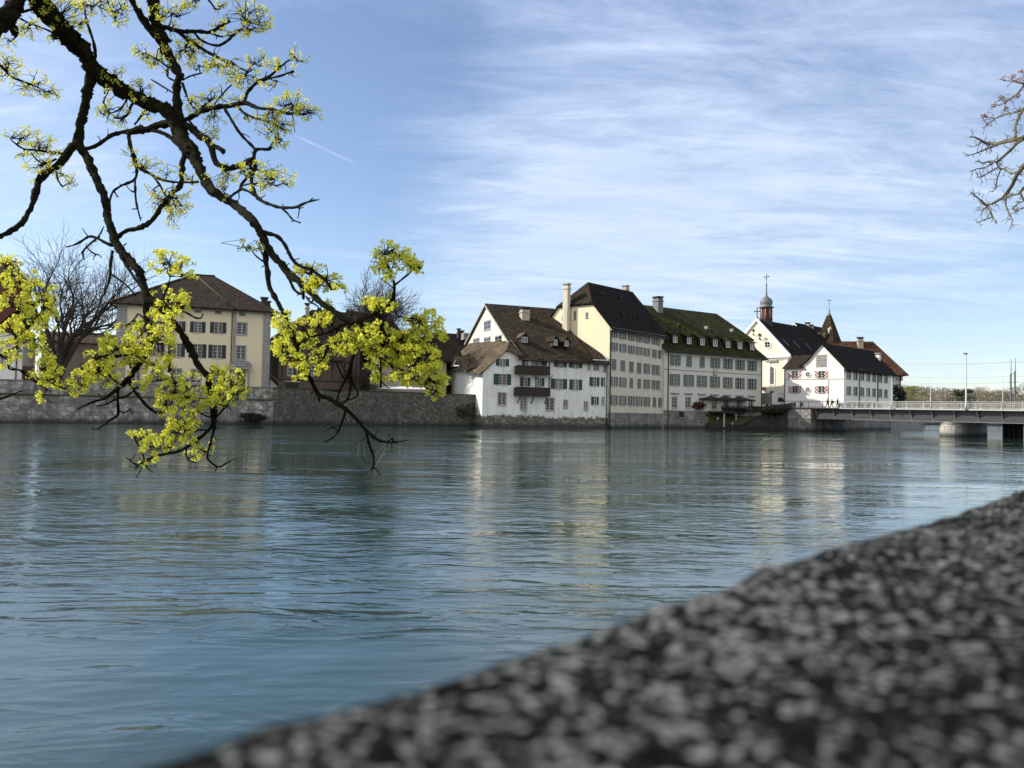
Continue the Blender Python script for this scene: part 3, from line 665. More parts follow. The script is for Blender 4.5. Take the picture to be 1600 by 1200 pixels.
# balconies
def balcony(px0, px1, y0, y1, zf, name='balcony'):
    u0 = F2.uz(*Z1(px0, (y0 + y1) / 2), -1.1)[0]; u1 = F2.uz(*Z1(px1, (y0 + y1) / 2), -1.1)[0]
    za = F2.uz(*Z1((px0 + px1) / 2, y1), -1.1)[1]; zb_ = F2.uz(*Z1((px0 + px1) / 2, y0), -1.1)[1]
    m = MB(); m.fbox(F2, u0, u1, za, za + .16, -1.1, -.004)
    o = m.build(name, MT['dark_wood'], bl); p = MB()
    k = u0
    while k < u1 - .05:
        p.fbox(F2, k, k + .15, za + .16, zb_ - .08, -1.12, -1.07); k += .17
    for uu in (u0, u1 - .05):
        dd = -1.05
        while dd < -.1: p.fbox(F2, uu, uu + .05, za + .16, zb_ - .08, dd, dd + .15); dd += .17
    p.fbox(F2, u0 - .04, u1 + .04, zb_ - .08, zb_, -1.18, -1.02); p.build('railing', MT['dark_wood'], o)
    return u0, u1, za, zb_, o
bu = balcony(592, 830, 652, 716, 0); blw = balcony(586, 828, 808, 872, 0)
for px in (628, 727, 822):
    m = MB()
    u = F2.uz(*Z1(px, 720), -1.0)[0]; m.fbox(F2, u - .07, u + .07, blw[3], bu[2], -1.08, -.94)
    q = MB(); q.fbox(F2, u - .07, u + .07, bu[3], 10.5, -1.08, -.94); q.build('post', MT['dark_wood'], bl)
    for sg in (-1, 1): m.hexa([F2.P(u, bu[2] - .7, -1.04), F2.P(u + sg * .08, bu[2] - .7, -1.04), F2.P(u + sg * .08, bu[2] - .7, -.98), F2.P(u, bu[2] - .7, -.98), F2.P(u + sg * .55, bu[2], -1.04), F2.P(u + sg * .7, bu[2], -1.04), F2.P(u + sg * .7, bu[2], -.98), F2.P(u + sg * .55, bu[2], -.98)])
    m.build('post', MT['dark_wood'], bl)
for px in (613, 712, 810):
    u = F2.uz(*Z1(px, 870), -1.0)[0]; m = MB(); m.tube([F2.P(u, blw[2] + .02, -1.0), F2.P(u, blw[2] - 1.1, -.02)], .09, 4, sm=False); m.build('bracket', MT['dark_wood'], bl)
gutter(bl, F2.P(u8 - .2, 10.3, -.85), F2.P(L2 + .1, 10.1, -.85)); downpipe(bl, F2, L2 - .25, .2, 10.1, .07)
# dark back lean-to with red balcony left of the white side wall
m = MB(); q = [at(*Z1(150, 692), 124), at(*Z1(30, 640), 131), at(*Z1(95, 570), 134), at(*Z1(190, 600), 127)]; m.slab(q, .2); m.build('wing_roof', MT['tiles_dull'], bl)
m = MB(); LB = Frame(at(*Z1(35, 760), 133), at(*Z1(150, 760), 128)); m.fbox(LB, 0, LB.L, -1, 7.6, .6, 5); m.build('wall', MT['plaster_dim'], bl)
for r in ((70, 735, 92, 795), (110, 728, 140, 792)): window(bl, LB, rect(LB, Z1, r, .6), None, '', False, d0=.6)
r = rect(LB, Z1, (60, 792, 163, 856), -.6); m = MB(); m.fbox(LB, r[0], r[1], r[2], r[3], -.6, .5); m.build('balcony', MT['red_wood'], bl)
# ladder under middle window
lad = thing('river_ladder', 'small pale ladder hanging below a window of the white gabled house', 'ladder', F2.P(F2.uz(*Z1(648, 1000))[0], 0))
u_ = F2.uz(*Z1(648, 1000))[0]; z0_ = F2.uz(*Z1(648, 1030))[1]; z1_ = F2.uz(*Z1(648, 970))[1]
m = MB(); m.fbox(F2, u_ - .22, u_ - .16, z0_, z1_, -.2, -.14); m.fbox(F2, u_ + .16, u_ + .22, z0_, z1_, -.2, -.14); m.build('rail', MT['rail_white'], lad)
for k in range(5):
    m = MB(); z = z0_ + (z1_ - z0_) * (k + .5) / 5; m.fbox(F2, u_ - .16, u_ + .16, z - .03, z + .03, -.19, -.15); m.build('rung', MT['rail_white'], lad)

# ================================================================= TALL CREAM HOUSE (B3)
L3 = F3.L; b3 = thing('tall_cream_house', 'tallest cream house by the river with black hipped roof and five rows of grey shutters', 'house', F3.P(0, 0))
cols = [(415, 467), (477, 527), (538, 584), (592, 638), (646, 690), (703, 740), (747, 773)]
def lerp(a, b_, t): return a + (b_ - a) * t
rows3 = [(452, 508, 50, 'ooooooh'), (540, 594, 57, 'ooooocg'), (663, 706, 72, 'ccccooh'), (782, 808, 66, 'oonnooh'), (912, 926, 68, 'ooooonn')]
H3 = []; items = []
for (yl, yr, hh, st) in rows3:
    for k, (x0, x1) in enumerate(cols):
        c = (x0 + x1) / 2; y = lerp(yl, yr, (c - 441) / (760 - 441)); h_ = hh * lerp(1, .93, (c - 441) / 320)
        w = x1 - x0; s_ = st[k]
        if s_ in 'oh': xa, xb = (x0 + w * .25, x1 - w * .25) if k < 6 else (x0 + 2, x1 - 8)
        elif s_ in 'cg': xa, xb = (c - 15, c + 15) if k < 6 else (x0, x1 - 4)
        else: xa, xb = c - 11, c + 11
        r = rect(F3, Z2, (xa, y - h_ / 2, xb, y + h_ / 2)); H3.append(r); items.append((r, s_, k))
m = MB(); wall_grid(m, F3, 0, L3, -1.4, 16.4, H3)
m.face([F3.P(0, -1), F3.P(0, 16.4), F3.P(0, 20.1, 3.36), F3.P(0, 20.1, 10.9), F3.P(0, 16.4, 14.2), F3.P(0, -1, 14.2)], 1)
m.face([F3.P(L3, -1), F3.P(L3, -1, 14.2), F3.P(L3, 16.4, 14.2), F3.P(L3, 24, 7.1), F3.P(L3, 16.4)], 1)
m.face([F3.P(0, -1, 14.2), F3.P(0, 16.4, 14.2), F3.P(L3, 16.4, 14.2), F3.P(L3, -1, 14.2)], 1)
m.build('wall', [MT['plaster_cream_pale'], MT['plaster_cream']], b3)
for r, s_, k in items:
    if s_ in 'cn' and s_ != 'o':
        closed(b3, F3, r, 'grey_shutter')
    elif s_ == 'g': closed(b3, F3, r, 'grey_shutter')
    else: window(b3, F3, r, 'grey_shutter', 'LR' if k < 6 else 'L' , True, pane=random.choice(['pane_grey', 'pane_dark', 'pane_light']))
m = MB(); m.fbox(F3, -.02, L3 + .02, -1.4, 2.55, -.10, -.004); m.fbox(F3, -.1, -.002, -1.4, 2.4, 0, 2.5); m.build('plinth', MT['grey_base'], b3)
def Q(F, u, s, z): return F.P(u, z, s)
m = MB()
m.slab([Q(F3, -.35, -.7, 15.95), Q(F3, L3 + .35, -.7, 15.95), Q(F3, L3 + .35, 7.1, 24.65), Q(F3, 3.4, 7.1, 24.65), Q(F3, -.35, 3.36, 20.4)], .22)
m.slab([Q(F3, -.35, 3.36, 20.4), Q(F3, 3.4, 7.1, 24.65), Q(F3, -.35, 10.9, 20.4)], .22)
m.slab([Q(F3, L3 + .35, 14.9, 15.95), Q(F3, -.35, 14.9, 15.95), Q(F3, -.35, 10.9, 20.4), Q(F3, 3.4, 7.1, 24.65), Q(F3, L3 + .35, 7.1, 24.65)], .22)
m.build('roof', MT['tiles_black'], b3)
m = MB(); m.slab([Q(F3, -.38, 3.40, 20.46), Q(F3, 3.36, 7.1, 24.71), Q(F3, -.38, 10.86, 20.46)], .05); m.build('hip_roof', MT['tiles_dull'], b3)
m = MB(); m.fbox(F3, -.1, L3, 15.72, 16.15, -.55, -.01); m.build('eave_soffit', MT['soffit'], b3)
S3 = Frame(F3.P(0, 0, 14), F3.P(0, 0, 0))
sx = S3.uz(889, 480)[0]; zt = S3.uz(889, 444)[1]; c_ = S3.P(sx, 0, -.65)
chimney(b3, c_, .8, 1.0, 13, zt, 'plaster_stack', F3, 'chimney_plaster')
chimney(b3, F3.P(L3 - 1.2, 0, 7.6), 1.0, .9, 22, 25.7, 'chimney_plaster', F3, 'chimney_plaster')
for r in ((1000, 258, 1017, 320), (1085, 268, 1102, 308), (913, 290, 922, 320)): window(b3, S3, rect(S3, Z1, r), None, '', False, pane='pane_dark', ny=2, fr='frame_stone')
for (px, py) in ((500, 335), (610, 352), (712, 378), (350, 200), (480, 230), (595, 255)):
    dd = 2.0 if py > 300 else 5.2
    u, z = F3.uz(*Z2(px, py), dd); zz = 15.95 + (dd + .7) * (24.65 - 15.95) / 7.8; m = MB(); m.fbox(F3, u - .3, u + .3, zz + .0, zz + .3, dd - .3, dd + .4); m.build('roof_vent', MT['black_iron'], b3)
downpipe(b3, F3, .18, -.5, 15.6, .085); downpipe(b3, F3, L3 - .25, -.5, 15.6, .08)
gutter(b3, F3.P(-.3, 15.7, -.8), F3.P(L3 + .3, 15.7, -.8), .09)

# ================================================================= MOSSY ROOF BUILDING (B4)
L4 = F4.L; b4 = thing('mossy_roof_house', 'long pale house with mossy green mansard roof, dormer row and sage shutters', 'house', F4.P(0, 0))
ca = [(828, 905), (943, 980), (1036, 1070), (1108, 1180), (1197, 1266), (1283, 1350), (1366, 1434)]; cb = [(824, 901), (921, 998), (1014, 1089), (1105, 1178), (1196, 1265), (1282, 1349), (1366, 1432)]
H4 = []; items = []
for k, (x0, x1) in enumerate(ca):
    t = k / 6; y = lerp(634, 673, t); h_ = lerp(76, 70, t)
    if k in (1, 2): r = rect(F4, Z2, (x0, y - h_ / 2, x1, y + h_ / 2)); items.append((r, 'n'))
    else: w = x1 - x0; r = rect(F4, Z2, (x0 + w * .27, y - h_ / 2, x1 - w * .27, y + h_ / 2)); items.append((r, 'o'))
    H4.append(r)
for k, (x0, x1) in enumerate(cb):
    t = k / 6; y = lerp(771, 801, t); h_ = lerp(82, 75, t); w = x1 - x0
    r = rect(F4, Z2, (x0 + w * .27, y - h_ / 2, x1 - w * .27, y + h_ / 2)); items.append((r, 'o')); H4.append(r)
for (x0, y0, x1, y1) in ((846, 892, 878, 962), (940, 894, 972, 962), (1033, 898, 1064, 966), (1122, 902, 1152, 970), (1208, 905, 1238, 972), (1296, 908, 1324, 974), (1380, 910, 1408, 975)):
    r = rect(F4, Z2, (x0, y0, x1, y1)); items.append((r, 'g')); H4.append(r)
m = MB(); wall_grid(m, F4, -.55, L4, -1.4, 13.7, H4)
m.face([F4.P(L4, -1), F4.P(L4, -1, 16), F4.P(L4, 13.7, 16), F4.P(L4, 13.7)]); m.face([F4.P(-.55, -1), F4.P(-.55, 13.7), F4.P(-.55, 13.7, 16), F4.P(-.55, -1, 16)]); m.face([F4.P(0, -1, 16), F4.P(0, 13.7, 16), F4.P(L4, 13.7, 16), F4.P(L4, -1, 16)])
m.build('wall', MT['plaster_light'], b4)
for r, s_ in items:
    if s_ == 'n': closed(b4, F4, r, 'sage_shutter')
    elif s_ == 'o': window(b4, F4, r, 'sage_shutter', 'LR', True, ny=3, pane=random.choice(['pane_dark', 'pane_grey']), sw=.52)
    else:
        o = window(b4, F4, r, None, '', True, sur='quoin_stone', ny=3, pane='pane_dark'); u0, u1, z0, z1 = r; q = MB(); q.fbox(F4, u0 - .4, u1 + .4, z1 + .62, z1 + .80, -.28, -.002); q.fbox(F4, u0 - .28, u1 + .28, z1 + .52, z1 + .618, -.15, -.002); q.build('lintel', MT['quoin_stone'], o)
m = MB(); r = rect(F4, Z2, (860, 977, 1434, 990)); m.fbox(F4, -.57, L4, 3.0, 3.2, -.10, -.002); m.fbox(F4, -.57, L4, 10.25, 10.38, -.06, -.002); m.build('string_course', MT['quoin_stone'], b4)
m = MB(); m.fbox(F4, -.57, L4 + .02, -1.4, 2.98, -.12, -.004); m.build('plinth', MT['grey_base'], b4)
r = rect(F4, Z2, (890, 993, 922, 1028)); m = MB(); m.fbox(F4, r[0], r[1], r[2], r[3], -.15, -.122); m.build('cellar_vent', MT['black_iron'], b4)
r = rect(F4, Z2, (1128, 702, 1157, 741)); m = MB(); m.fbox(F4, r[0], r[1], r[2], r[3], -.12, -.004); o = m.build('crest_plaque', MT['frame_stone'], b4)
u0, u1, z0, z1 = r; m = MB(); m.prism([F4.P(u0 + .12, z1 - .12, -.125), F4.P(u1 - .12, z1 - .12, -.125), F4.P(u1 - .12, z0 + .35, -.125), F4.P((u0 + u1) / 2, z0 + .1, -.125), F4.P(u0 + .12, z0 + .35, -.125)], F4.b * -.05); m.build('shield', MT['chimney_plaster'], o)
m = MB(); e4 = 13.45
K = L4 + .8; mb = L4 - .9
m.slab([Q(F4, -.9, -.9, e4), Q(F4, K, -.9, e4), Q(F4, mb + .35, .9, 15.4), Q(F4, -.9, .9, 15.4)], .2)
m.slab([Q(F4, -.9, .9, 15.4), Q(F4, mb + .35, .9, 15.4), Q(F4, mb, 1.7, 17.3), Q(F4, -.9, 1.7, 17.3)], .2)
m.slab([Q(F4, K, -.9, e4), Q(F4, K, 17, e4), Q(F4, mb + .35, 15, 15.4), Q(F4, mb + .35, .9, 15.4)], .2)
m.slab([Q(F4, mb + .35, .9, 15.4), Q(F4, mb + .35, 15, 15.4), Q(F4, mb, 14.3, 17.3), Q(F4, mb, 1.7, 17.3)], .2)
m.build('mansard_roof', MT['tiles_moss'], b4)
m = MB(); rz, re = 22.6, 21.0
m.slab([Q(F4, -.9, 1.35, 17.15), Q(F4, mb + .35, 1.35, 17.15), Q(F4, re, 8, rz), Q(F4, -.9, 8, rz)], .2)
m.slab([Q(F4, mb + .35, 1.35, 17.15), Q(F4, mb + .35, 14.6, 17.15), Q(F4, re, 8, rz)], .2)
m.slab([Q(F4, -.9, 14.6, 17.15), Q(F4, -.9, 8, rz), Q(F4, re, 8, rz), Q(F4, mb + .35, 14.6, 17.15)], .2)
m.build('roof', MT['tiles_moss'], b4)
for k, x in enumerate((866, 963, 1055, 1144, 1233, 1316, 1402)):
    y = lerp(490, 541, k / 6.); r = rect(F4, Z2, (x - 14, y - 25, x + 14, y + 24), .15); u0, u1, z0, z1 = r
    m = MB(); m.fbox(F4, u0 - .12, u1 + .12, z0 - .1, z1 + .05, .15, 2.4); o = m.build('dormer', MT['tiles_dull'], b4)
    q = MB(); q.slab([Q(F4, u0 - .45, -.25, z1 + .08), Q(F4, u1 + .45, -.25, z1 + .08), Q(F4, u1 + .4, 1.6, z1 + .75), Q(F4, u0 - .4, 1.6, z1 + .75)], .1); q.build('dormer_roof', MT['tiles_moss'], o)
    q = MB(); f = .09; q.fbox(F4, u0, u0 + f, z0, z1, .08, .148); q.fbox(F4, u1 - f, u1, z0, z1, .08, .148); q.fbox(F4, u0 + f, u1 - f, z1 - f, z1, .08, .148); q.fbox(F4, u0 + f, u1 - f, z0, z0 + f, .08, .148); q.fbox(F4, (u0 + u1) / 2 - .05, (u0 + u1) / 2 + .05, z0 + f, z1 - f, .085, .148)
    q.fbox(F4, u0 + f, u1 - f, z0 + f, z1 - f, .12, .146, 1); q.build('window', [MT['white_paint'], MT['pane_light']], o)
for (px, py) in ((1080, 402), (1257, 420), (890, 378)):
    dd = 3.2; u, z = F4.uz(*Z2(px, py), dd); zz = 17.15 + (dd - 1.35) * (rz - 17.15) / 6.65
    m = MB(); m.prism([Q(F4, u - .45, dd - .5, zz - .2), Q(F4, u + .45, dd - .5, zz - .2), Q(F4, u, dd - .5, zz + .45)], F4.b * 1.2); m.build('roof_vent', MT['zinc' if px > 1000 else 'tiles_moss'], b4)
chimney(b4, F4.P(F4.uz(1028, 470, 7.0)[0], 0, 7.0), 1.25, 1.5, 20, F4.uz(1028, 463.5, 7)[1], 'zinc', F4)
downpipe(b4, F4, .35, -.5, 13.3, .08); downpipe(b4, F4, L4 - .1, 3, 13.3, .07)
gutter(b4, F4.P(0, 13.4, -1.0), F4.P(K, 13.4, -1.0), .08)
# ================================================================= CHURCH
PA = gp(1181.5, 160); PB = gp(1249, 172); t5 = (PB - PA).normalized(); b5 = Vector((-t5.y, t5.x, 0))
ch_c = PA - b5 * 7.1                     # front right corner
F5 = Frame(ch_c, ch_c + t5 * 22)         # nave right flank; front wall is the side u=0, facing left
S5 = Frame(F5.P(0, 0, 14.2), F5.P(0, 0, 0))
cu = thing('chapel', 'cream baroque chapel front with round window and small onion-domed ridge turret', 'church', F5.P(0, 0))
m = MB()
m.face([S5.P(0, 3), S5.P(14.2, 3), S5.P(14.2, 15.0), S5.P(7.1, 22.5), S5.P(0, 15.0)]); m.face([F5.P(0, 3), F5.P(24, 3), F5.P(24, 15), F5.P(0, 15)]); m.face([F5.P(0, 3, 14.2), F5.P(0, 15, 14.2), F5.P(24, 15, 14.2), F5.P(24, 3, 14.2)])
m.build('wall', MT['plaster_church'], cu)
m = MB(); rz = 22.65
m.slab([Q(F5, .0, -.5, 14.7), Q(F5, 24, -.5, 14.7), Q(F5, 24, 7.1, rz), Q(F5, .0, 7.1, rz)], .2); m.slab([Q(F5, .0, 7.1, rz), Q(F5, 24, 7.1, rz), Q(F5, 24, 14.7, 14.7), Q(F5, .0, 14.7, 14.7)], .2); m.build('roof', MT['tiles_black'], cu)
m = MB()   # raking parapet with white coping
for sa, za, sb, zb_ in ((-.55, 14.75, 7.1, 22.8), (14.75, 14.75, 7.1, 22.8)):
    m.hexa([Q(F5, -.35, sa, za - .55), Q(F5, .05, sa, za - .55), Q(F5, .05, sb, zb_ - .55), Q(F5, -.35, sb, zb_ - .55), Q(F5, -.35, sa, za + .15), Q(F5, .05, sa, za + .15), Q(F5, .05, sb, zb_ + .15), Q(F5, -.35, sb, zb_ + .15)])
m.build('raking_cornice', MT['white_paint'], cu)
m = MB(); m.fbox(S5, -.3, 14.5, 14.35, 14.75, -.45, -.01); m.fbox(S5, -.15, 14.35, 14.0, 14.345, -.22, -.01); m.build('cornice', MT['plaster_bright'], cu)
for u0 in (13.1, 9.3): m = MB(); m.fbox(S5, u0, u0 + .95, 3, 13.99, -.12, -.004); m.build('pilaster', MT['plaster_bright'], cu)
cx_, cz_ = S5.uz(*Z3(220, 527))
def disc(F, u, z, r, d, n=20): return [F.P(u + r * math.cos(2 * math.pi * k / n), z + r * math.sin(2 * math.pi * k / n), d) for k in range(n)]
def roundwin(par, F, u, z, r, sur='plaster_bright', d=0):
    m = MB(); o_, i_ = disc(F, u, z, r * 1.35, d - .12), disc(F, u, z, r, d - .12); o2, i2 = disc(F, u, z, r * 1.35, d - .002), disc(F, u, z, r, d - .002)
    for k in range(20):
        l = (k + 1) % 20; m.face([o_[k], o_[l], i_[l], i_[k]]); m.face([o_[l], o_[k], o2[k], o2[l]]); m.face([i_[k], i_[l], i2[l], i2[k]])
    w = m.build('round_window', MT[sur], par); m = MB(); m.face(disc(F, u, z, r * 1.02, d - .02)); m.build('pane', MT['pane_dark'], w)
    m = MB(); m.fbox(F, u - .05, u + .05, z - r, z + r, d - .07, d - .03); m.fbox(F, u - r, u - .05, z - .05, z + .05, d - .069, d - .031); m.fbox(F, u + .05, u + r, z - .05, z + .05, d - .069, d - .031); m.build('muntins', MT['window_white'], w)
roundwin(cu, S5, cx_, cz_, .62)
r = rect(S5, Z3, (226, 680, 264, 800)); u0, u1, z0, z1 = r; c = (u0 + u1) / 2; rr = (u1 - u0) / 2
def arch(F, g_, d, n=10):
    return [F.P(u0 - g_, z0 - g_, d), F.P(u1 + g_, z0 - g_, d)] + [F.P(c + (rr + g_) * math.cos(math.pi * k / n), z1 - rr + (rr + g_) * math.sin(math.pi * k / n), d) for k in range(n + 1)]
m = MB(); m.prism(arch(S5, .3, -.08), S5.b * .07); w = m.build('arched_window', MT['plaster_bright'], cu); m = MB(); m.prism(arch(S5, 0, -.10), S5.b * .015); m.build('pane', MT['pane_light'], w)
m = MB()
for k in range(1, 5): z = z0 + (z1 - z0) * k / 5; m.fbox(S5, u0, u1, z - .03, z + .03, -.125, -.105)
for k in (1, 2): x = u0 + (u1 - u0) * k / 3; m.fbox(S5, x - .03, x + .03, z0, z1 - .2, -.12, -.11)
m.build('muntins', MT['zinc'], w)
r2 = rect(S5, Z3, (212, 626, 290, 646)); m = MB(); m.fbox(S5, r2[0], r2[1], r2[2], r2[2] + .25, -.3, -.01); m.fbox(S5, r2[0] + .3, r2[1] - .3, r2[2] + .25, r2[3] + .1, -.15, -.01); m.build('lintel', MT['frame_stone'], cu)
# church door and small canopy roof at far left
r3 = rect(S5, Z3, (222, 850, 262, 935)); m = MB(); m.fbox(S5, r3[0], r3[1], 3, r3[3], -.06, -.002); m.build('door', MT['dark_wood'], cu)
m = MB(); p = S5.P(S5.uz(*Z3(190, 840))[0], 0); 
q = rect(S5, Z3, (176, 818, 208, 842), -1.0); m.slab([S5.P(q[0] - .6, q[2], -1.6), S5.P(q[1], q[2], -1.6), S5.P(q[1] - .5, q[3], -.01), S5.P(q[0] - .6, q[3], -.01)], .1); m.build('porch_roof', MT['tiles_tan'], cu)
# iron wall lanterns
for (x, y) in ((138, 440), (180, 470)):
    u, z = S5.uz(*Z3(x, y)); m = MB()
    m.lathe([(.05, -.75), (.28, -.6), (.06, -.45), (.05, .0), (.3, .15), (.34, .35), (.05, .55)], S5.P(u, z, -.9), 8); m.tube([S5.P(u, z - .7, -.9), S5.P(u + .4, z - .9, -.5), S5.P(u + .6, z - .8, -.02)], .05, 5)
    m.build('wall_lantern', MT['black_iron'], cu)
# apex cross
def cross(par, base, h, w, th, F, name='cross'):
    m = MB(); x, y, z = base
    m.tube([base, base + Vector((0, 0, h))], th, 6); m.tube([base + F.t * (-w / 2) + Vector((0, 0, h * .62)), base + F.t * (w / 2) + Vector((0, 0, h * .62))], th, 6)
    for q in (base + Vector((0, 0, h)), base + F.t * (-w / 2) + Vector((0, 0, h * .62)), base + F.t * (w / 2) + Vector((0, 0, h * .62))):
        m.lathe([(.001, -th * 2), (th * 2, 0), (.001, th * 2)], q, 8)
    return m.build(name, MT['black_iron'], par)
ap = S5.P(7.1, 22.9); m = MB(); m.lathe([(.45, 0), (.35, .35), (.12, .45)], ap - Vector((0, 0, .1)), 4, rot=math.pi / 4 + math.atan2(t5.y, t5.x)); m.build('finial', MT['frame_stone'], cu)
cross(cu, ap + Vector((0, 0, .3)), 1.7, 1.15, .09, S5)
# ridge turret
tp_ = F5.P(3.6, 0, 7.1); k7 = 162.7 / 1200
tb = lambda py: CAMZ + (hor(1197) - py) * k7
m = MB(); rot8 = math.atan2(t5.y, t5.x) + math.pi / 8
m.lathe([(1.30, 20.6), (1.30, tb(499.5)), (1.38, tb(499.3)), (1.38, tb(498.2)), (1.2, tb(498))], tp_, 8, sm=False, rot=rot8, cap=False); tur = m.build('ridge_turret', MT['chimney_dark'], cu)
m = MB(); m.lathe([(1.2, tb(498)), (1.2, tb(481.5))], tp_, 8, sm=False, rot=rot8); m.build('belfry', MT['red_render'], tur)
m = MB()
for k in range(8):
    a = rot8 + k * math.pi / 4; m.tube([(tp_.x + 1.2 * math.cos(a), tp_.y + 1.2 * math.sin(a), tb(498)), (tp_.x + 1.2 * math.cos(a), tp_.y + 1.2 * math.sin(a), tb(481.6))], .09, 4)
m.build('corner_strips', MT['chimney_plaster'], tur)
m = MB(); D_ = [(1.62, tb(480.8)), (1.58, tb(479.6)), (1.1, tb(478.6)), (1.28, tb(475)), (1.33, tb(471.5)), (1.15, tb(468)), (.72, tb(465.2)), (.34, tb(463)), (.20, tb(460)), (.13, tb(452)), (.09, tb(446)), (.26, tb(444.7)), (.06, tb(443.2)), (.05, tb(436))]
m.lathe(D_, tp_, 12); m.build('onion_dome', MT['zinc'], tur)
cross(tur, Vector((tp_.x, tp_.y, tb(438))), 1.3, 1.1, .07, S5)
# roof lights on the chapel roof
for (x, y) in ((343, 512), (420, 527), (503, 543)):
    u, z = F5.uz(*Z3(x, y), 2.0)
    s_ = (22.65 - 14.7) / 7.6
    for dd in np.linspace(0, 7, 200):
        u, z = F5.uz(*Z3(x, y), float(dd))
        if z < 14.7 + (dd + .5) * s_: break
    m = MB(); m.hexa([Q(F5, u - .12, dd - .7, z - .7 * s_ + .0), Q(F5, u + .12, dd - .7, z - .7 * s_), Q(F5, u + .12, dd + .7, z + .7 * s_), Q(F5, u - .12, dd + .7, z + .7 * s_), Q(F5, u - .12, dd - .7, z - .7 * s_ + .16), Q(F5, u + .12, dd - .7, z - .7 * s_ + .16), Q(F5, u + .12, dd + .7, z + .7 * s_ + .16), Q(F5, u - .12, dd + .7, z + .7 * s_ + .16)])
    m.build('roof_light', MT['zinc'], cu)

# house behind the chapel with white gable sliver and chimneys
g1 = gp(1241, 184); FB = Frame(g1, g1 + t5 * 20)
hb = thing('gabled_house_behind_chapel', 'white gabled house with dark roof peeping over the black chapel roof', 'house', FB.P(0, 0))
za = CAMZ + (hor(1241) - 503.5) * 184 / 1200
m = MB(); m.face([FB.P(0, 3, -6.5), FB.P(0, za - 7.5, -6.5), FB.P(0, za - .2, 0), FB.P(0, za - 7.5, 6.5), FB.P(0, 3, 6.5)]); m.face([FB.P(0, 3, -6.5), FB.P(18, 3, -6.5), FB.P(18, za - 7.5, -6.5), FB.P(0, za - 7.5, -6.5)]); m.build('wall', MT['plaster_bright'], hb)
m = MB(); m.slab([FB.P(-.5, za - 8.1, -7), FB.P(18, za - 8.1, -7), FB.P(18, za, 0), FB.P(-.5, za, 0)], .35, 0, 1); m.slab([FB.P(-.5, za, 0), FB.P(18, za, 0), FB.P(18, za - 8.1, 7), FB.P(-.5, za - 8.1, 7)], .35, 0, 1); m.build('roof', [MT['tiles_black'], MT['white_paint']], hb)
for (x0, x1, y0) in ((477, 508, 370), (508, 531, 386), (561, 594, 427)):
    px, py = Z3((x0 + x1) / 2, y0); w = (x1 - x0) / 4.44 * 190 / 1200 * .8; D = 188
    z1 = CAMZ + (hor(px) - py) * D / 1200; chimney(hb, gp(px, D), w, w, z1 - 6, z1, 'chimney_plaster', FB)

# ================================================================= WHITE HOUSE WITH STRIPED SHUTTERS (B6)
F6 = Frame(gp(1318.3, 135.5), gp(1395, 149.5)); L6 = F6.L; S6 = Frame(F6.P(0, 0, 20), F6.P(0, 0, 0)); SE = 20.0
def s6(px, py): return S6.uz(px, py)
h6 = thing('striped_shutter_house', 'bright white hospital house beside the bridge with red and white striped shutters on its gable', 'house', F6.P(0, 0))
ue = s6(1226, 600)[0]; ugl = s6(1252, 600)[0]; ug = s6(1284.4, 560)[0]; zap = s6(1284.4, 537)[1]; zeL = s6(1252.5, 574)[1]; zeR = s6(1319, 574)[1]
cols6 = [(765, 802), (812, 848), (858, 893), (902, 935), (943, 974), (987, 1018), (1025, 1056)]; H6 = []
for (yl, yr, hl, hr) in ((735, 764, 60, 54), (845, 865, 58, 54)):
    for (x0, x1) in cols6:
        t = ((x0 + x1) / 2 - 783) / (1040 - 783); y = lerp(yl, yr, t); hh = lerp(hl, hr, t); H6.append(rect(F6, Z3, (x0 + 2, y - hh / 2, x1 - 2, y + hh / 2)))
for (x0, x1) in cols6[:-1]: H6.append(rect(F6, Z3, (x0 + 3, 935, x1 - 3, 965)))
m = MB(); zE = F6.uz(1319, 575)[1]
wall_grid(m, F6, 0, L6, 2.5, zE, H6)
m.build('wall', MT['plaster_bright'], h6)
r_str = [(388, 712, 427, 759), (573, 710, 613, 757), (388, 815, 427, 863), (573, 815, 613, 862)]
R6 = [rect(S6, Z3, q) for q in r_str]
m = MB(); wall_grid(m, S6, ue, SE, 2.5, min(zeL, zE) - .25, R6)
zb6 = min(zeL, zE) - .25
crv = [s6(*Z3(*p)) for p in ((455, 680), (500, 640), (545, 585), (597, 518))]
m.face([S6.P(ue, zb6), S6.P(SE, zb6), S6.P(SE, zE), S6.P(ug, zap)] + [S6.P(*p) for p in reversed(crv[:-1])] + [S6.P(ue, zeL)])
m.face([S6.P(ue, 2.5), S6.P(ue, zeL), S6.P(ue, zeL, 14), S6.P(ue, 2.5, 14)]); m.build('gable_wall', MT['plaster_bright'], h6); m = MB(); m.face([F6.P(L6, 2.5), F6.P(L6, 2.5, 8), F6.P(L6, zap, 4), F6.P(L6, zE)]); m.build('end_wall', MT['plaster_bright'], h6)
for r in H6[:14]:
    u0, u1, z0, z1 = r; o = window(h6, F6, r, None, '', True, pane='pane_grey', sur=None, nx=4, ny=4, fr='zinc')
for r in H6[14:]: window(h6, F6, r, None, '', True, pane='pane_dark', ny=2)
for r in R6: window(h6, S6, r, 'stripe', 'LR', True, ny=3, sw=.62, pane='pane_dark', sur=None)
roundwin(h6, S6, *S6.uz(*Z3(500, 733)), .42); roundwin(h6, S6, *S6.uz(*Z3(500, 840)), .42)
r = rect(S6, Z3, (557, 597, 629, 682)); m = MB(); m.fbox(S6, r[0], r[1], r[2], r[3], -.06, -.004); o = m.build('loft_door', MT['quoin_stone'], h6)
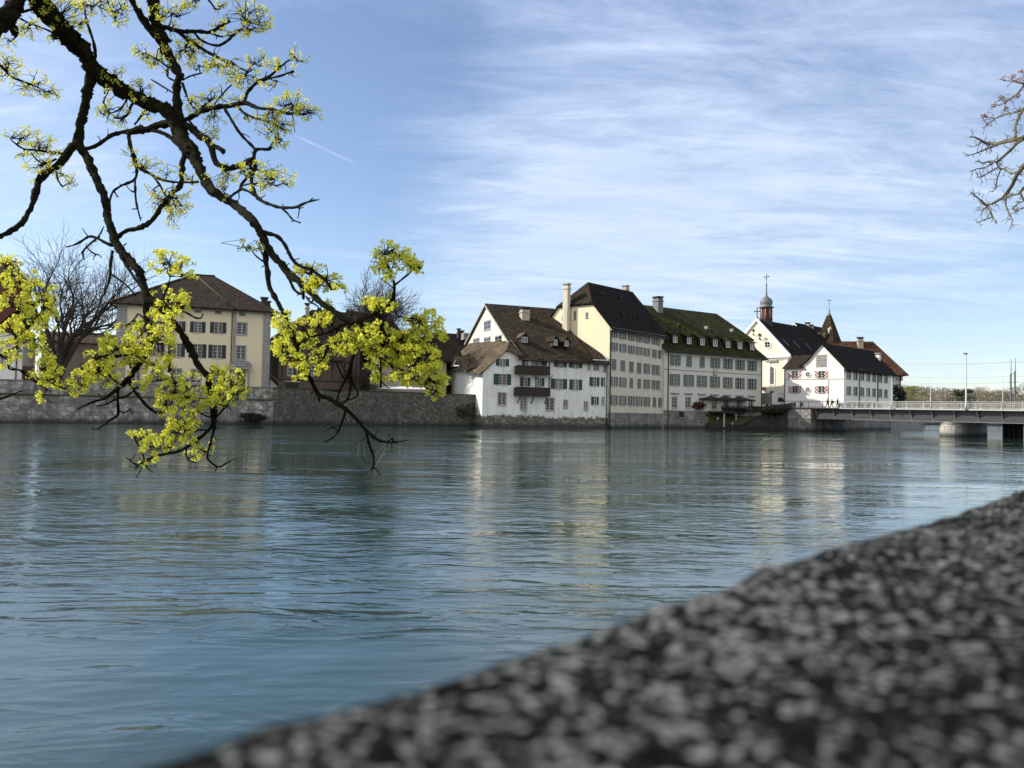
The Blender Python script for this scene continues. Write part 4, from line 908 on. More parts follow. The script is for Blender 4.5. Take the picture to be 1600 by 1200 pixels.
for q in ((569, 603, 587, 642), (603, 601, 620, 640)): 
    rr_ = rect(S6, Z3, q); m = MB(); m.fbox(S6, *rr_, -.08, -.062); pn_ = m.build('window', MT['window_white'], o)
    for a in (0, 1):
        for b_ in (0, 1, 2):
            u0, u1, z0, z1 = rr_; m2 = MB(); uu = u0 + (u1 - u0) * a / 2; zz = z0 + (z1 - z0) * b_ / 3; m2.fbox(S6, uu + .05, uu + (u1 - u0) / 2 - .05, zz + .05, zz + (z1 - z0) / 3 - .05, -.09, -.082)
            m2.build('pane', MT['pane_dark'], o)
m = MB(); z_ = S6.uz(*Z3(600, 766))[1]; m.fbox(S6, ue, SE - .004, z_ - .05, z_ + .05, -.05, -.002); m.fbox(S6, s6(*Z3(641, 800))[0], s6(*Z3(641, 800))[0] + .08, 3, z_ - .06, -.08, -.002); m.build('string_course', MT['frame_stone'], h6)
ctr = SE - ug
m = MB()
zr6 = zap + .12
m.slab([Q(F6, -.4, -.7, zE - .35), Q(F6, L6 + .3, -.7, zE - .35), Q(F6, L6 + .3, ctr, zr6), Q(F6, -.4, ctr, zr6)], .2)
cz = [(SE - u, z) for u, z in crv]
prev = (ctr, zr6)
for (s_, z) in reversed([(cz[0][0] + .3, cz[0][1] - .05)] + cz[1:3]):
    m.slab([Q(F6, -.4, prev[0], prev[1]), Q(F6, L6, prev[0], prev[1]), Q(F6, L6, s_, z + .12), Q(F6, -.4, s_, z + .12)], .2); prev = (s_, z + .12)
m.build('roof', MT['tiles_black'], h6)
m = MB(); s0 = SE - ugl; s1 = SE - ue
m.slab([Q(F6, -.45, s0 - .6, zeL - .05), Q(F6, -.45, s1 + .3, zeL - .05), Q(F6, 4.0, s1 + .3, zeL + 2.6), Q(F6, 4.0, s0 - .6, zeL + 2.6)], .18); m.build('lean_to_roof', MT['tiles_dull'], h6)
downpipe(h6, F6, F6.uz(*Z3(853, 800))[0], 3, zE - .2, .09, mat='steel_grey'); downpipe(h6, F6, F6.uz(*Z3(980, 800))[0], 3, zE - .2, .09, mat='dark_pipe')
downpipe(h6, S6, ue + .05, 4, zeL - .1, .09, mat='zinc')
c_ = F6.P(F6.uz(*Z3(986, 640), 2.4)[0], 0, 2.4); chimney(h6, c_, .75, .75, zE, CAMZ + (hor(1372) - 551.5) * c_.y / 1200, 'plaster_bright', F6, 'frame_stone')
tc_ = bpy.data.curves.new('lettering', 'FONT'); tc_.body = 'ALTES SPITAL'; tc_.size = .62; tc_.extrude = .01; tc_.align_x = 'CENTER'
to = bpy.data.objects.new('text_source', tc_); SC.collection.objects.link(to); bpy.context.view_layer.update()
tme = bpy.data.meshes.new_from_object(to); bpy.data.objects.remove(to); to = bpy.data.objects.new('lettering', tme); SC.collection.objects.link(to); to.parent = h6; tme.materials.clear()
tme.materials.append(MT['frame_stone']); uL, zL = F6.uz(*Z3(917, 908)); pL = F6.P(uL, zL - .25, -.02)
to.matrix_world = mw = Matrix.Translation(pL - h6.location) @ Matrix(((F6.t.x, 0, F6.n.x), (F6.t.y, 0, F6.n.y), (0, 1, 0))).to_4x4()

# ================================================================= BROWN ROOFED HOUSE BEHIND (B7)
F7 = Frame(gp(1296, 168), gp(1414, 166)); L7 = F7.L
h7 = thing('brown_roof_house', 'house with broad rust brown hipped roof behind the striped shutter house', 'house', F7.P(0, 0))
zg = CAMZ + (hor(1400) - 584) * 166 / 1200; zt7 = CAMZ + (hor(1330) - 533) * 173 / 1200
m = MB(); m.fbox(F7, 0, L7 - .9, 2.5, zg, 0, 12); m.build('wall', MT['plaster_light'], h7)
m = MB(); ra = F7.uz(1296, 534, 6)[0]; rb = F7.uz(1364, 534, 6)[0]
m.slab([Q(F7, -6, -1, zg - .2), Q(F7, L7 + .4, -1, zg - .2), Q(F7, rb, 6, zt7), Q(F7, ra - 1.5, 6, zt7)], .22); m.slab([Q(F7, L7 + .4, -1, zg - .2), Q(F7, L7 + .4, 13, zg - .2), Q(F7, rb, 6, zt7)], .22); m.slab([Q(F7, L7 + .4, 13, zg - .2), Q(F7, -6, 13, zg - .2), Q(F7, ra - 1.5, 6, zt7), Q(F7, rb, 6, zt7)], .22)
m.build('roof', MT['tiles_red'], h7)
c_ = F7.P(F7.uz(*Z3(862, 500), 5)[0], 0, 5); chimney(h7, c_, 1.1, 1.0, zt7 - 3, CAMZ + (hor(1344) - 526.5) * c_.y / 1200, 'chimney_plaster', F7)
for q in ((1078, 738, 1096, 778), (1110, 735, 1128, 778)): window(h7, F7, rect(F7, Z3, q), 'grey_shutter', '', False, pane='pane_dark')
q = rect(F7, Z3, (1100, 732, 1127, 778)); shutter(h7, F7, q[1] + .05, q[1] + .9, q[2], q[3], 'stripe_left')
downpipe(h7, F7, L7 - 1.0, 3, zg, .12)

# tower with pointed spire
T0 = gp(1294.5, 176); kt = 176 / 1200; tz_ = lambda py: CAMZ + (hor(1294) - py) * kt
tw = thing('spire_tower', 'square tower with steep brown tiled spire and copper tip behind the white house', 'tower', (T0.x, T0.y, 0))
m = MB(); rr_ = math.pi / 4 + .75; m.lathe([(2.75, 3), (2.75, tz_(536))], T0, 4, sm=False, rot=rr_); m.build('shaft', MT['plaster_old'], tw)
m = MB(); m.lathe([(3.1, tz_(537)), (2.72, tz_(531)), (1.35, tz_(506)), (.62, tz_(494))], T0, 4, sm=False, rot=rr_); m.build('spire', MT['tiles_brown'], tw)
m = MB(); m.lathe([(.66, tz_(494)), (.3, tz_(489)), (.06, tz_(481)), (.05, tz_(474)), (.16, tz_(473)), (.04, tz_(471.5)), (.03, tz_(467))], T0, 8); m.build('copper_tip', MT['copper_green'], tw)
m = MB(); m.box(T0.x - .5, T0.x + .5, T0.y - .03, T0.y + .03, tz_(469), tz_(468)); m.build('weather_vane', MT['black_iron'], tw)
FT = Frame(T0 + Vector((-1, -2.2, 0)), T0 + Vector((1, -2.2, 0)))
for (px, py, w) in ((1297.5, 516.8, .75), (1290.5, 525.5, .6)):
    u, z = FT.uz(px, py, .6); m = MB(); m.fbox(FT, u - w / 2, u + w / 2, z - .45, z + .35, .55, 2.0); m.prism([FT.P(u - w / 2 - .12, z + .35, .5), FT.P(u + w / 2 + .12, z + .35, .5), FT.P(u, z + .85, .5)], FT.b * 1.6); o = m.build('dormer', MT['white_paint'] if w > .7 else MT['tiles_tan'], tw)
    m = MB(); m.fbox(FT, u - .16, u + .16, z - .3, z + .2, .50, .548); m.build('opening', MT['black_iron'], o)

# ================================================================= YELLOW HOUSE (B1)
FA = Frame(gp(178, 104.5), gp(361, 109.2)); A_end = FA.P(FA.L, 0); FBr = Frame(A_end, gp(419, 111.2))
y1 = thing('yellow_house', 'pale yellow three storey house with dark hipped roof and navy shutters behind the left wall', 'house', FA.P(0, 0))
def zA(py, px, D): return CAMZ + (hor(px) - py) * D / 1200
zEv = 16.15
WA = [((635, 412, 690, 487), 'navy_shutter', 'LR'), ((775, 415, 833, 492), 'navy_shutter', 'LR'), ((500, 408, 552, 482), 'navy_shutter', 'LR'), ((365, 405, 418, 478), 'navy_shutter', 'LR'), ((232, 400, 282, 472), 'navy_shutter', 'LR'),
      ((485, 562, 545, 655), 'navy_shutter', 'LR'), ((628, 567, 692, 662), 'navy_shutter', 'LR'), ((765, 573, 828, 666), 'navy_shutter', 'LR'), ((345, 560, 402, 650), 'navy_shutter', 'LR'), ((218, 555, 272, 645), 'navy_shutter', 'LR'),
      ((340, 738, 400, 830), None, ''), ((480, 740, 545, 832), None, ''), ((617, 745, 683, 836), None, ''), ((757, 748, 820, 838), None, ''), ((205, 735, 260, 826), None, '')]
RA = [rect(FA, Z5, w[0]) for w in WA]
m = MB(); wall_grid(m, FA, 0, FA.L, 3.5, zEv, RA)
WB = [((937, 422, 1000, 498), None, ''), ((932, 582, 992, 672), None, '')]; RB = [rect(FBr, Z5, w[0]) for w in WB]
wall_grid(m, FBr, 0, FBr.L, 3.5, zEv, RB)
m.face([FA.P(0, 3.5), FA.P(0, zEv), FA.P(0, zEv, 16), FA.P(0, 3.5, 16)]); m.face([FBr.P(FBr.L, 3.5), FBr.P(FBr.L, 3.5, 15), FBr.P(FBr.L, zEv, 15), FBr.P(FBr.L, zEv)])
m.build('wall', MT['plaster_yellow'], y1)
for r, w in zip(RA, WA): window(y1, FA, r, w[1], w[2], True, sur='quoin_stone' if w[1] is None else None, ny=4, pane=random.choice(['pane_dark', 'pane_dark', 'pane_grey']), sw=.46)
for r in RB: window(y1, FBr, r, None, '', True, sur='quoin_stone', ny=4, pane='pane_dark')
for q, F_ in (((647, 333, 685, 347), FA), ((787, 338, 822, 354), FA), ((515, 328, 553, 342), FA), ((380, 322, 416, 336), FA), ((955, 352, 986, 368), FBr)):
    r = rect(F_, Z5, q); m = MB(); m.fbox(F_, r[0] - .12, r[1] + .12, r[2] - .12, r[3] + .12, -.04, -.003); o = m.build('attic_vent', MT['quoin_stone'], y1); m = MB(); m.fbox(F_, *r, -.05, -.042); m.build('opening', MT['pane_dark'], o)
m = MB(); w_ = FBr.uz(*Z5(925, 500))[0]; m.fbox(FBr, 0, w_, 3.5, zEv - .1, -.12, -.003); m.build('quoin', MT['quoin_stone'], y1)
m = MB(); w_ = FBr.uz(*Z5(1115, 500))[0]; m.fbox(FBr, w_, FBr.L + .02, 3.5, zEv - .1, -.12, -.003); m.build('quoin', MT['quoin_stone'], y1)
m = MB(); m.fbox(FA, 0, 1.2, 3.5, zEv - .1, -.12, -.003); m.build('quoin', MT['quoin_stone'], y1)
m = MB(); m.fbox(FA, -.5, FA.L, zEv - .35, zEv, -.65, -.003); m.fbox(FBr, -.05, FBr.L + .7, zEv - .35, zEv - .003, -.65, -.003); m.build('eave_cornice', MT['quoin_stone'], y1)
downpipe(y1, FA, FA.L - .2, 3.6, zEv - .2, .07)
# portico
r = rect(FBr, Z5, (890, 720, 1030, 740), -1.2); zc_ = r[2]
m = MB(); 
for k in (r[0] + .25, r[1] - .25): m.lathe([(.22, 3.6), (.18, 3.9), (.16, zc_ - .25), (.22, zc_)], FBr.P(k, 0, -1.2), 10)
po = thing('x', None, None, (0, 0, 0)); bpy.data.objects.remove(po)
m2 = MB(); m2.fbox(FBr, r[0], r[1], zc_, zc_ + .35, -1.45, -.13); n = 10; cc_ = (r[0] + r[1]) / 2; hw = (r[1] - r[0]) / 2 + .15
m2.prism([FBr.P(cc_ - hw, zc_ + .36, -1.5)] + [FBr.P(cc_ - hw * math.cos(math.pi * k / n), zc_ + .5 + .75 * math.sin(math.pi * k / n), -1.5) for k in range(n + 1)] + [FBr.P(cc_ + hw, zc_ + .36, -1.5)], FBr.b * 1.37)
o = m2.build('portico', MT['quoin_stone'], y1)
for k in (r[0] + .25, r[1] - .25): m = MB(); m.lathe([(.22, 3.6), (.18, 3.9), (.16, zc_ - .25), (.22, zc_)], FBr.P(k, 0, -1.2), 10); m.build('column', MT['quoin_stone'], o)
r = rect(FBr, Z5, (936, 755, 990, 858)); m = MB(); m.fbox(FBr, r[0], r[1], 3.6, r[3], -.06, -.003); m.build('door', MT['door_red'], y1)
# roof
rz = zA(428, 320, 116.5); eL = FA.P(-.9, zEv, -.9); corner = FA.P(FA.L + .05, zEv, -.95); eR = FBr.P(FBr.L + 1.0, zEv, -.9)
rl = at(304, 428, 117); rl.z = rz; rr2 = at(336, 428, 118); rr2.z = rz; bkL = FA.P(-.9, zEv, 17); bkR = FBr.P(FBr.L + 1.0, zEv, 16)
m = MB(); m.slab([eL, corner, rl], .25); m.slab([corner, eR, rr2, rl], .25); m.slab([eR, bkR, rr2], .25); m.slab([bkR, bkL, rl, rr2], .25); m.slab([bkL, eL, rl], .25)
m.build('roof', MT['tiles_dull'], y1)
m = MB(); m.tube([corner + Vector((0, 0, .05)), rl + Vector((0, 0, .08)), rr2 + Vector((0, 0, .08))], .13, 6); m.tube([rl + Vector((0, 0, .06)), eL + Vector((0, 0, .05))], .13, 6); m.build('ridge_tiles', MT['tiles_tan'], y1)
chimney(y1, gp(408, 114), .9, .9, 15, zA(464, 408, 114), 'chimney_dark', FBr); chimney(y1, gp(413, 115), .8, .8, 15, zA(470, 413, 115), 'chimney_dark', FBr)

# ================================================================= MIDDLE DARK HOUSES
Fd = Frame(gp(434, 118), gp(560, 124)); Ld = Fd.L
hd = thing('timber_house', 'dim brown timber house with steep roof between the yellow house and the bare tree', 'house', Fd.P(0, 0))
ze = zA(528, 440, 118); zr = zA(482, 492, 125)
def Z7(x, y): return 420 + x / 5.333, 470 + y / 5.335
WD = [(160, 530, 235, 620), (335, 545, 375, 620), (170, 430, 215, 455)]; RD_ = [rect(Fd, Z7, q) for q in WD]
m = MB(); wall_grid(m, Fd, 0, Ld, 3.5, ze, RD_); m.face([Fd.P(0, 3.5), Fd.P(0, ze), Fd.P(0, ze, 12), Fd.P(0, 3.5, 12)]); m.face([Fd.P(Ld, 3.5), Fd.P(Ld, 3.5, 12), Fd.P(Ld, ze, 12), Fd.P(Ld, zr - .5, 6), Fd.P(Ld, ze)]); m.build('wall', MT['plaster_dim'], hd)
for r in RD_: window(hd, Fd, r, None, '', True, sur='frame_stone', ny=3, pane='pane_grey')
r = rect(Fd, Z7, (140, 678, 250, 715)); m = MB(); m.fbox(Fd, r[0], r[1], 3.6, r[3], -.05, -.003); m.build('door', MT['dark_wood'], hd); m = MB(); m.fbox(Fd, r[0] - .2, r[1] + .2, r[3], r[3] + .2, -.08, -.003); m.build('lintel', MT['frame_stone'], hd)
a0 = Fd.uz(487, 485, 6)[0]
m = MB(); m.slab([Q(Fd, -1, -1, ze - .6), Q(Fd, Ld + .4, -1, ze - .6), Q(Fd, Ld + .4, 6, zr), Q(Fd, a0, 6, zr)], .22); m.slab([Q(Fd, -1, 13, ze - .6), Q(Fd, -1, -1, ze - .6), Q(Fd, a0, 6, zr)], .22); m.slab([Q(Fd, a0, 6, zr), Q(Fd, Ld + .4, 6, zr), Q(Fd, Ld + .4, 13, ze - .6), Q(Fd, -1, 13, ze - .6)], .22); m.build('roof', MT['tiles_dull'], hd)
m = MB()
for k in range(7): u = .5 + k * (Ld - 1) / 6; m.fbox(Fd, u - .09, u + .09, 6.7, ze - .3, -.05, -.003)
m.fbox(Fd, 0, Ld, 6.5, 6.69, -.06, -.003); m.build('timber_frame', MT['dark_wood'], hd)
c_ = Fd.P(Fd.uz(480, 480, 5)[0], 0, 5); chimney(hd, c_, .6, .6, ze, zA(472, 480, 124), 'chimney_plaster', Fd)
# gallery balcony
m = MB(); r = rect(Fd, Z7, (470, 455, 640, 500), -1); m.fbox(Fd, r[0], min(r[1], Ld), r[2], r[2] + .15, -1.2, -.01); o = m.build('balcony', MT['dark_wood'], hd); m = MB()
k = r[0]
while k < min(r[1], Ld) - .1: m.fbox(Fd, k, k + .06, r[2] + .15, r[3], -1.18, -1.12); k += .25
m.fbox(Fd, r[0], min(r[1], Ld), r[3], r[3] + .08, -1.2, -1.1); m.build('railing', MT['dark_wood'], o)
# big brown house behind (roof peak at 515-540)
Fe = Frame(gp(520, 135), gp(640, 138)); he = thing('brown_roof_house', 'brown house with large dull tiled roof behind the bare tree in the middle', 'house', Fe.P(0, 0))
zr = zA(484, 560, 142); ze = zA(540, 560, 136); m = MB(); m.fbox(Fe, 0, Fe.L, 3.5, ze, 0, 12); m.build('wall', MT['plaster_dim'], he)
m = MB(); m.slab([Q(Fe, -.6, -1, ze - .2), Q(Fe, Fe.L + .6, -1, ze - .2), Q(Fe, Fe.L - 3, 6, zr - 1.6), Q(Fe, 2.0, 6, zr)], .22); m.slab([Q(Fe, -.6, 13, ze - .2), Q(Fe, -.6, -1, ze - .2), Q(Fe, 2.0, 6, zr)], .22); m.slab([Q(Fe, Fe.L + .6, -1, ze - .2), Q(Fe, Fe.L + .6, 13, ze - .2), Q(Fe, Fe.L - 3, 6, zr - 1.6)], .22); m.build('roof', MT['tiles_dull'], he)
# grey annex wall house at 600-690
Fg = Frame(gp(588, 121), gp(696, 125)); hg = thing('grey_annex', 'low grey rendered house with plain wall above the rubble river wall', 'house', Fg.P(0, 0))
ze = zA(560, 640, 123); r_ = rect(Fg, Z7, (1130, 590, 1190, 650)); m = MB(); wall_grid(m, Fg, 0, Fg.L, 3.5, ze, [r_]); m.face([Fg.P(0, 3.5), Fg.P(0, ze), Fg.P(0, ze, 8), Fg.P(0, 3.5, 8)]); m.build('wall', MT['plaster_old'], hg); window(hg, Fg, r_, None, '', True, pane='pane_dark', ny=2)
m = MB(); zr = zA(530, 640, 128); m.slab([Q(Fg, -.6, -.7, ze - .2), Q(Fg, Fg.L + 3, -.7, ze - .2), Q(Fg, Fg.L + 3, 5, zr), Q(Fg, -.6, 5, zr)], .22); m.slab([Q(Fg, -.6, 5, zr), Q(Fg, Fg.L + 3, 5, zr), Q(Fg, Fg.L + 3, 10.5, ze), Q(Fg, -.6, 10.5, ze)], .22); m.build('roof', MT['tiles_dull'], hg)
# dark roofs behind at 680-740
Fh = Frame(gp(655, 146), gp(748, 150)); hh = thing('dark_roof_house', 'dark roofed house with chimneys peeping over left of the cream gable', 'house', Fh.P(0, 0))
zr = zA(520, 715, 152); ze = zA(556, 715, 148); m = MB(); m.fbox(Fh, 0, Fh.L, 3.5, ze, 0, 10); m.build('wall', MT['plaster_old'], hh)
m = MB(); m.slab([Q(Fh, -.6, -.7, ze - .2), Q(Fh, Fh.L + 3, -.7, ze - .2), Q(Fh, Fh.L + 3, 5, zr), Q(Fh, 2.5, 5, zr)], .22); m.slab([Q(Fh, -.6, 10.5, ze), Q(Fh, -.6, -.7, ze), Q(Fh, 2.5, 5, zr)], .22); m.build('roof', MT['tiles_black'], hh)
for px, w in ((718, .9), (714, .5)): c_ = gp(px, 152); chimney(hh, c_, w, .8, zr - 1, zA(516 if w > .6 else 513, px, 152), 'chimney_dark', Fh)
u_, z_ = Fh.uz(729, 525, 2); m = MB(); m.fbox(Fh, u_ - .9, u_ + .9, z_ - .8, z_ + .5, 1, 4); o = m.build('dormer', MT['plaster_old'], hh); m = MB(); m.fbox(Fh, u_ - .5, u_ + .5, z_ - .5, z_ + .3, .95, .998); m.build('pane', MT['pane_light'], o)
Fi = Frame(gp(690, 136), gp(727, 140)); hi = thing('gabled_outbuilding', 'low dark roofed outbuilding with a pale gable edge beside the tan wing roof', 'house', Fi.P(0, 0))
za = zA(535, 697, 138); ze = zA(563, 710, 138); m = MB(); m.fbox(Fi, -4, Fi.L, 3.5, ze - .3, .1, 9); m.build('wall', MT['plaster_old'], hi)
m = MB(); m.slab([Q(Fi, -6, .5, ze), Q(Fi, Fi.L, -.3, ze - .1), Q(Fi, 1.2, 4.5, za), Q(Fi, -6, 4.5, za)], .2); m.build('roof', MT['tiles_black'], hi)
m = MB(); a, c = Q(Fi, Fi.L, -.35, ze - .05), Q(Fi, 1.2, 4.45, za + .05); m.hexa([a, a + Vector((.35, 0, 0)), c + Vector((.35, 0, 0)), c, a + Vector((0, 0, .3)), a + Vector((.35, 0, .3)), c + Vector((.35, 0, .3)), c + Vector((0, 0, .3))]); m.build('verge_board', MT['white_paint'], hi)
# white awning
aw = thing('white_awning', 'white sloping canopy just above the rubble river wall', 'awning', gp(632, 119, GZ)); q = [at(597, 603, 121.5), at(665, 605, 119), at(665, 607.5, 117.6), at(592, 606.5, 119.6)]
m = MB(); m.slab(q, .1); m.build('canopy', MT['awning_white'], aw)
for p in (q[2], q[3], q[0], q[1]): m = MB(); m.tube([(p.x, p.y, GZ), (p.x, p.y, p.z - .08)], .05, 6); m.build('post', MT['dark_pipe'], aw)
# stairs beside the yellow house
st = thing('outdoor_stair', 'dark outdoor stair flight between the yellow house and the timber house', 'stair', gp(430, 114, GZ)); FS = Frame(gp(421, 114), gp(447, 114.6))
for k in range(10): m = MB(); m.fbox(FS, k * .24, k * .24 + .26, GZ, GZ + 2.4 - k * .24, 0, 1.2); m.build('step', MT['concrete'], st)
m = MB(); m.tube([FS.P(0, GZ + 3.3, -.05), FS.P(2.5, GZ + 1.0, -.05)], .05, 6); m.build('handrail', MT['steel_grey'], st)

# ================================================================= LEFT LOW HOUSES
Fj = Frame(gp(62, 112), gp(190, 117)); hj = thing('low_tan_roof_house', 'low old grey house with tan roof behind the big bare tree', 'house', Fj.P(0, 0))
def Z6(x, y): return x / 8, 500 + y / 8
ze = zA(535, 120, 115); zr = zA(521, 120, 119); RJ = [rect(Fj, Z6, q) for q in ((895, 345, 945, 405), (1190, 350, 1235, 410), (1060, 610, 1120, 690), (1180, 560, 1240, 690), (700, 350, 750, 410))]
m = MB(); wall_grid(m, Fj, 0, Fj.L, 3.5, ze, RJ); m.face([Fj.P(0, 3.5), Fj.P(0, ze), Fj.P(0, ze, 8), Fj.P(0, 3.5, 8)]); m.build('wall', MT['plaster_old'], hj)
for r in RJ: window(hj, Fj, r, None, '', True, pane='pane_dark', ny=2)
m = MB(); m.slab([Q(Fj, -.5, -.7, ze - .1), Q(Fj, Fj.L, -.7, ze - .1), Q(Fj, Fj.L, 4, zr), Q(Fj, -.5, 4, zr)], .2); m.slab([Q(Fj, -.5, 4, zr), Q(Fj, Fj.L, 4, zr), Q(Fj, Fj.L, 9, ze), Q(Fj, -.5, 9, ze)], .2); m.build('roof', MT['tiles_tan'], hj)
Fk = Frame(gp(-40, 104), gp(32, 106)); hk = thing('white_corner_house', 'white house with brown brick upper gable at the far left edge', 'house', Fk.P(0, 0))
ze = zA(520, 10, 105); RK = [rect(Fk, Z6, q) for q in ((0, 470, 45, 560), (0, 330, 40, 400))]; m = MB(); wall_grid(m, Fk, 0, Fk.L, 3.5, ze, RK); m.face([Fk.P(Fk.L, 3.5), Fk.P(Fk.L, 3.5, 9), Fk.P(Fk.L, ze, 9), Fk.P(Fk.L, ze)]); m.build('wall', MT['plaster_white'], hk)
for r in RK: window(hk, Fk, r, None, '', True, pane='pane_dark', ny=3)
m = MB(); m.fbox(Fk, -6, 4.6, ze, zA(430, 5, 108), .4, 8); m.build('brick_gable', MT['red_wood'], hk); m = MB(); m.slab([Q(Fk, -6, 0, zA(432, 5, 108)), Q(Fk, 4.9, 0, zA(432, 5, 108)), Q(Fk, 3.4, 4, zA(408, 5, 110)), Q(Fk, -6, 4, zA(408, 5, 110))], .25); m.build('roof', MT['tiles_dull'], hk)
m = MB(); m.slab([Q(Fk, 4.4, -.5, ze), Q(Fk, Fk.L + .5, -.5, ze), Q(Fk, Fk.L + .5, 6, ze + 2.4), Q(Fk, 4.4, 6, ze + 2.4)], .2); m.build('side_roof', MT['tiles_dull'], hk)
u_ = Fk.uz(*Z6(205, 600))[0]; downpipe(hk, Fk, u_, 3.6, ze, .07); m = MB(); u2 = Fk.L; m.fbox(Fk, u2 + .05, u2 + 1.4, 3.5, 7.4, .5, .9); m.build('red_gate', MT['door_red'], hk)
# ================================================================= ROAD BRIDGE
DZ = CAMZ + 1.26; BL = 150.0; BW = 12.0
class BF(Frame):
    def __init__(s): s.o = Vector((BR0.x, BR0.y, 0)); s.t = bdir; s.b = bn; s.n = -bn; s.L = BL
FBd = BF()
br = thing('road_bridge', 'grey steel girder road bridge with white railing on a rounded stone pier', 'bridge', FBd.P(0, 0))
m = MB(); m.fbox(FBd, -3, BL, DZ - .18, DZ, 0, BW); m.build('deck', MT['asphalt'], br)
m = MB(); m.fbox(FBd, 8.0, BL, DZ - .06, DZ + .12, -.25, -.002); m.build('deck_edge', MT['rail_white'], br)
m = MB(); m.fbox(FBd, -3, 8.0, DZ - .06, DZ + .12, -.25, -.002); m.build('deck_edge', MT['girder_paint'], br)  # edge coloured dark along the same shaded stretch as the railing
m = MB()
for d0 in (.55, BW - .9): m.fbox(FBd, 3.2, BL, DZ - 1.72, DZ - .185, d0, d0 + .18)
m.fbox(FBd, 3.2, BL, DZ - 1.80, DZ - 1.721, .35, .95)
for i, d0 in enumerate((3.5, 6.0, 8.5)): m.fbox(FBd, 3.2, BL, DZ - 1.5, DZ - .185, d0, d0 + .15)
gd = m.build('girder', MT['girder_paint'], br)
m = MB(); m.fbox(FBd, 10, BL, DZ - 1.80, DZ - 1.721, .28, .349); m.build('bottom_flange', MT['steel_grey'], gd)
m0 = None
for k in range(44):      # curved cantilever ribs under the footway
    u = 3.6 + k * 3.1; m = MB(); pts = []
    for q in range(9):
        a = q / 8 * math.pi / 2; pts.append((.55 - .75 * math.cos(a) * 1.0 + .0, DZ - .20 - 1.45 * (1 - (1 - math.sin(a)) ** 1.0)))
    pr = [FBd.P(u, DZ - .2, .55)] + [FBd.P(u, z, .55 - .72 * (1 - q / 8) ** 1.8) for q, z in zip(range(9), np.linspace(DZ - .2, DZ - 1.7, 9))]
    pr = [FBd.P(u, DZ - .2, .54)] + [FBd.P(u, float(DZ - .2 - 1.5 * q / 8), .54 - .74 * (1 - q / 8) ** 2) for q in range(9)]
    m.prism(pr, bdir * .10); m.build('rib', MT['steel_grey'], br)
for side, dd in (('n', .06), ('f', BW - .12)):      # railings
    for nm, u0, u1, mt in (('railing', -3, 8.0, 'black_iron'), ('railing', 8.01, 95, 'rail_white')):  # first stretch lies in shade, put in as a dark material
        m = MB(); zt = DZ + 1.12
        m.fbox(FBd, u0, u1, zt, zt + .09, dd - .02, dd + .07); m.fbox(FBd, u0, u1, DZ + .26, DZ + .30, dd, dd + .04); m.fbox(FBd, u0, u1, zt - .22, zt - .18, dd, dd + .04)
        u = u0 + .1
        while u < u1 - .1:
            m.fbox(FBd, u, u + (.07 if mt == 'rail_white' else .05), DZ + (.13 if mt == 'rail_white' else .0), zt - .002, dd - .005, dd + .055); 
            if mt == 'rail_white' and side == 'n': m.fbox(FBd, u - .09, u + .16, DZ + .122, DZ + .24, dd - .09, dd - .006)
            u += 2.6
        if mt == 'rail_white':
            u = u0 + .22
            while u < u1: m.fbox(FBd, u, u + .022, DZ + .301, zt - .221, dd + .01, dd + .03); u += .145 if u < 60 else .3
        m.build(nm, MT[mt], br)
# abutment and pier
m = MB(); m.fbox(FBd, -1.2, 3.0, -1.5, DZ - .23, -.3, BW); m.fbox(FBd, -1.3, 3.1, DZ - 1.9, DZ - 1.6, -.42, -.301); m.build('abutment', MT['grey_base'], br)
pu = 24.3
def pier(u, w, l0, l1, z1, mat, name):
    m = MB(); n = 10; ring = []
    for k in range(n + 1): a = math.pi * k / n; ring.append((u - w / 2 * math.cos(a), l0 - w / 2 * math.sin(a)))
    for k in range(n + 1): a = math.pi * k / n; ring.append((u + w / 2 * math.cos(a), l1 + w / 2 * math.sin(a)))
    m.prism([FBd.P(x, -1.5, y) for x, y in ring], Vector((0, 0, z1 + 1.5)))
    cap = [(u + (x - u) * 1.07, (l0 + l1) / 2 + (y - (l0 + l1) / 2) * 1.02) for x, y in ring]; m.prism([FBd.P(x, z1 + .001, y) for x, y in cap], Vector((0, 0, .22)))
    return m.build(name, mat, br)
pier(pu, 3.2, 2.0, BW - 1.5, DZ - 2.05, stone('pier_stone', (.50, .48, .43), (.42, .40, .36), (1.1, .5), .03, .15, var=.15), 'pier')
pier(pu + 34, 3.2, 2.0, BW - 1.5, DZ - 2.05, MT['pier_stone'], 'pier')
pl = gp(1582, 114)
for i in range(4): 
    m = MB(); q = pl + bdir * (i * .62 - 1.0) + bn * (-.2); m.tube([(q.x, q.y, -1.5), (q.x, q.y, DZ - 1.85)], .24, 8); m.build('pile', MT['chimney_dark'], br)
m = MB(); q = pl - bdir * 1.2 + bn * .3; m.prism([q, q + bdir * 2.4, q + bdir * 2.4 + bn * .4, q + bn * .4], Vector((0, 0, DZ - 1.85))); m.build('pile_panel', MT['chimney_dark'], br)
# pier ladder
lad2 = thing('pier_ladder', 'pale steel ladder standing in the water left of the bridge pier', 'ladder', gp(1440, 118)); LF = Frame(gp(1438.5, 118), gp(1445, 118)); za, zb_ = zA(672, 1441, 118), zA(651, 1441, 118)
for u in (0, LF.L - .1): m = MB(); m.fbox(LF, u, u + .08, za, zb_, 0, .08); m.build('rail', MT['rail_white'], lad2)
for k in range(7): m = MB(); z = za + (zb_ - za) * (k + .5) / 7; m.fbox(LF, .082, LF.L - .102, z - .04, z + .04, .01, .07); m.build('rung', MT['rail_white'], lad2)
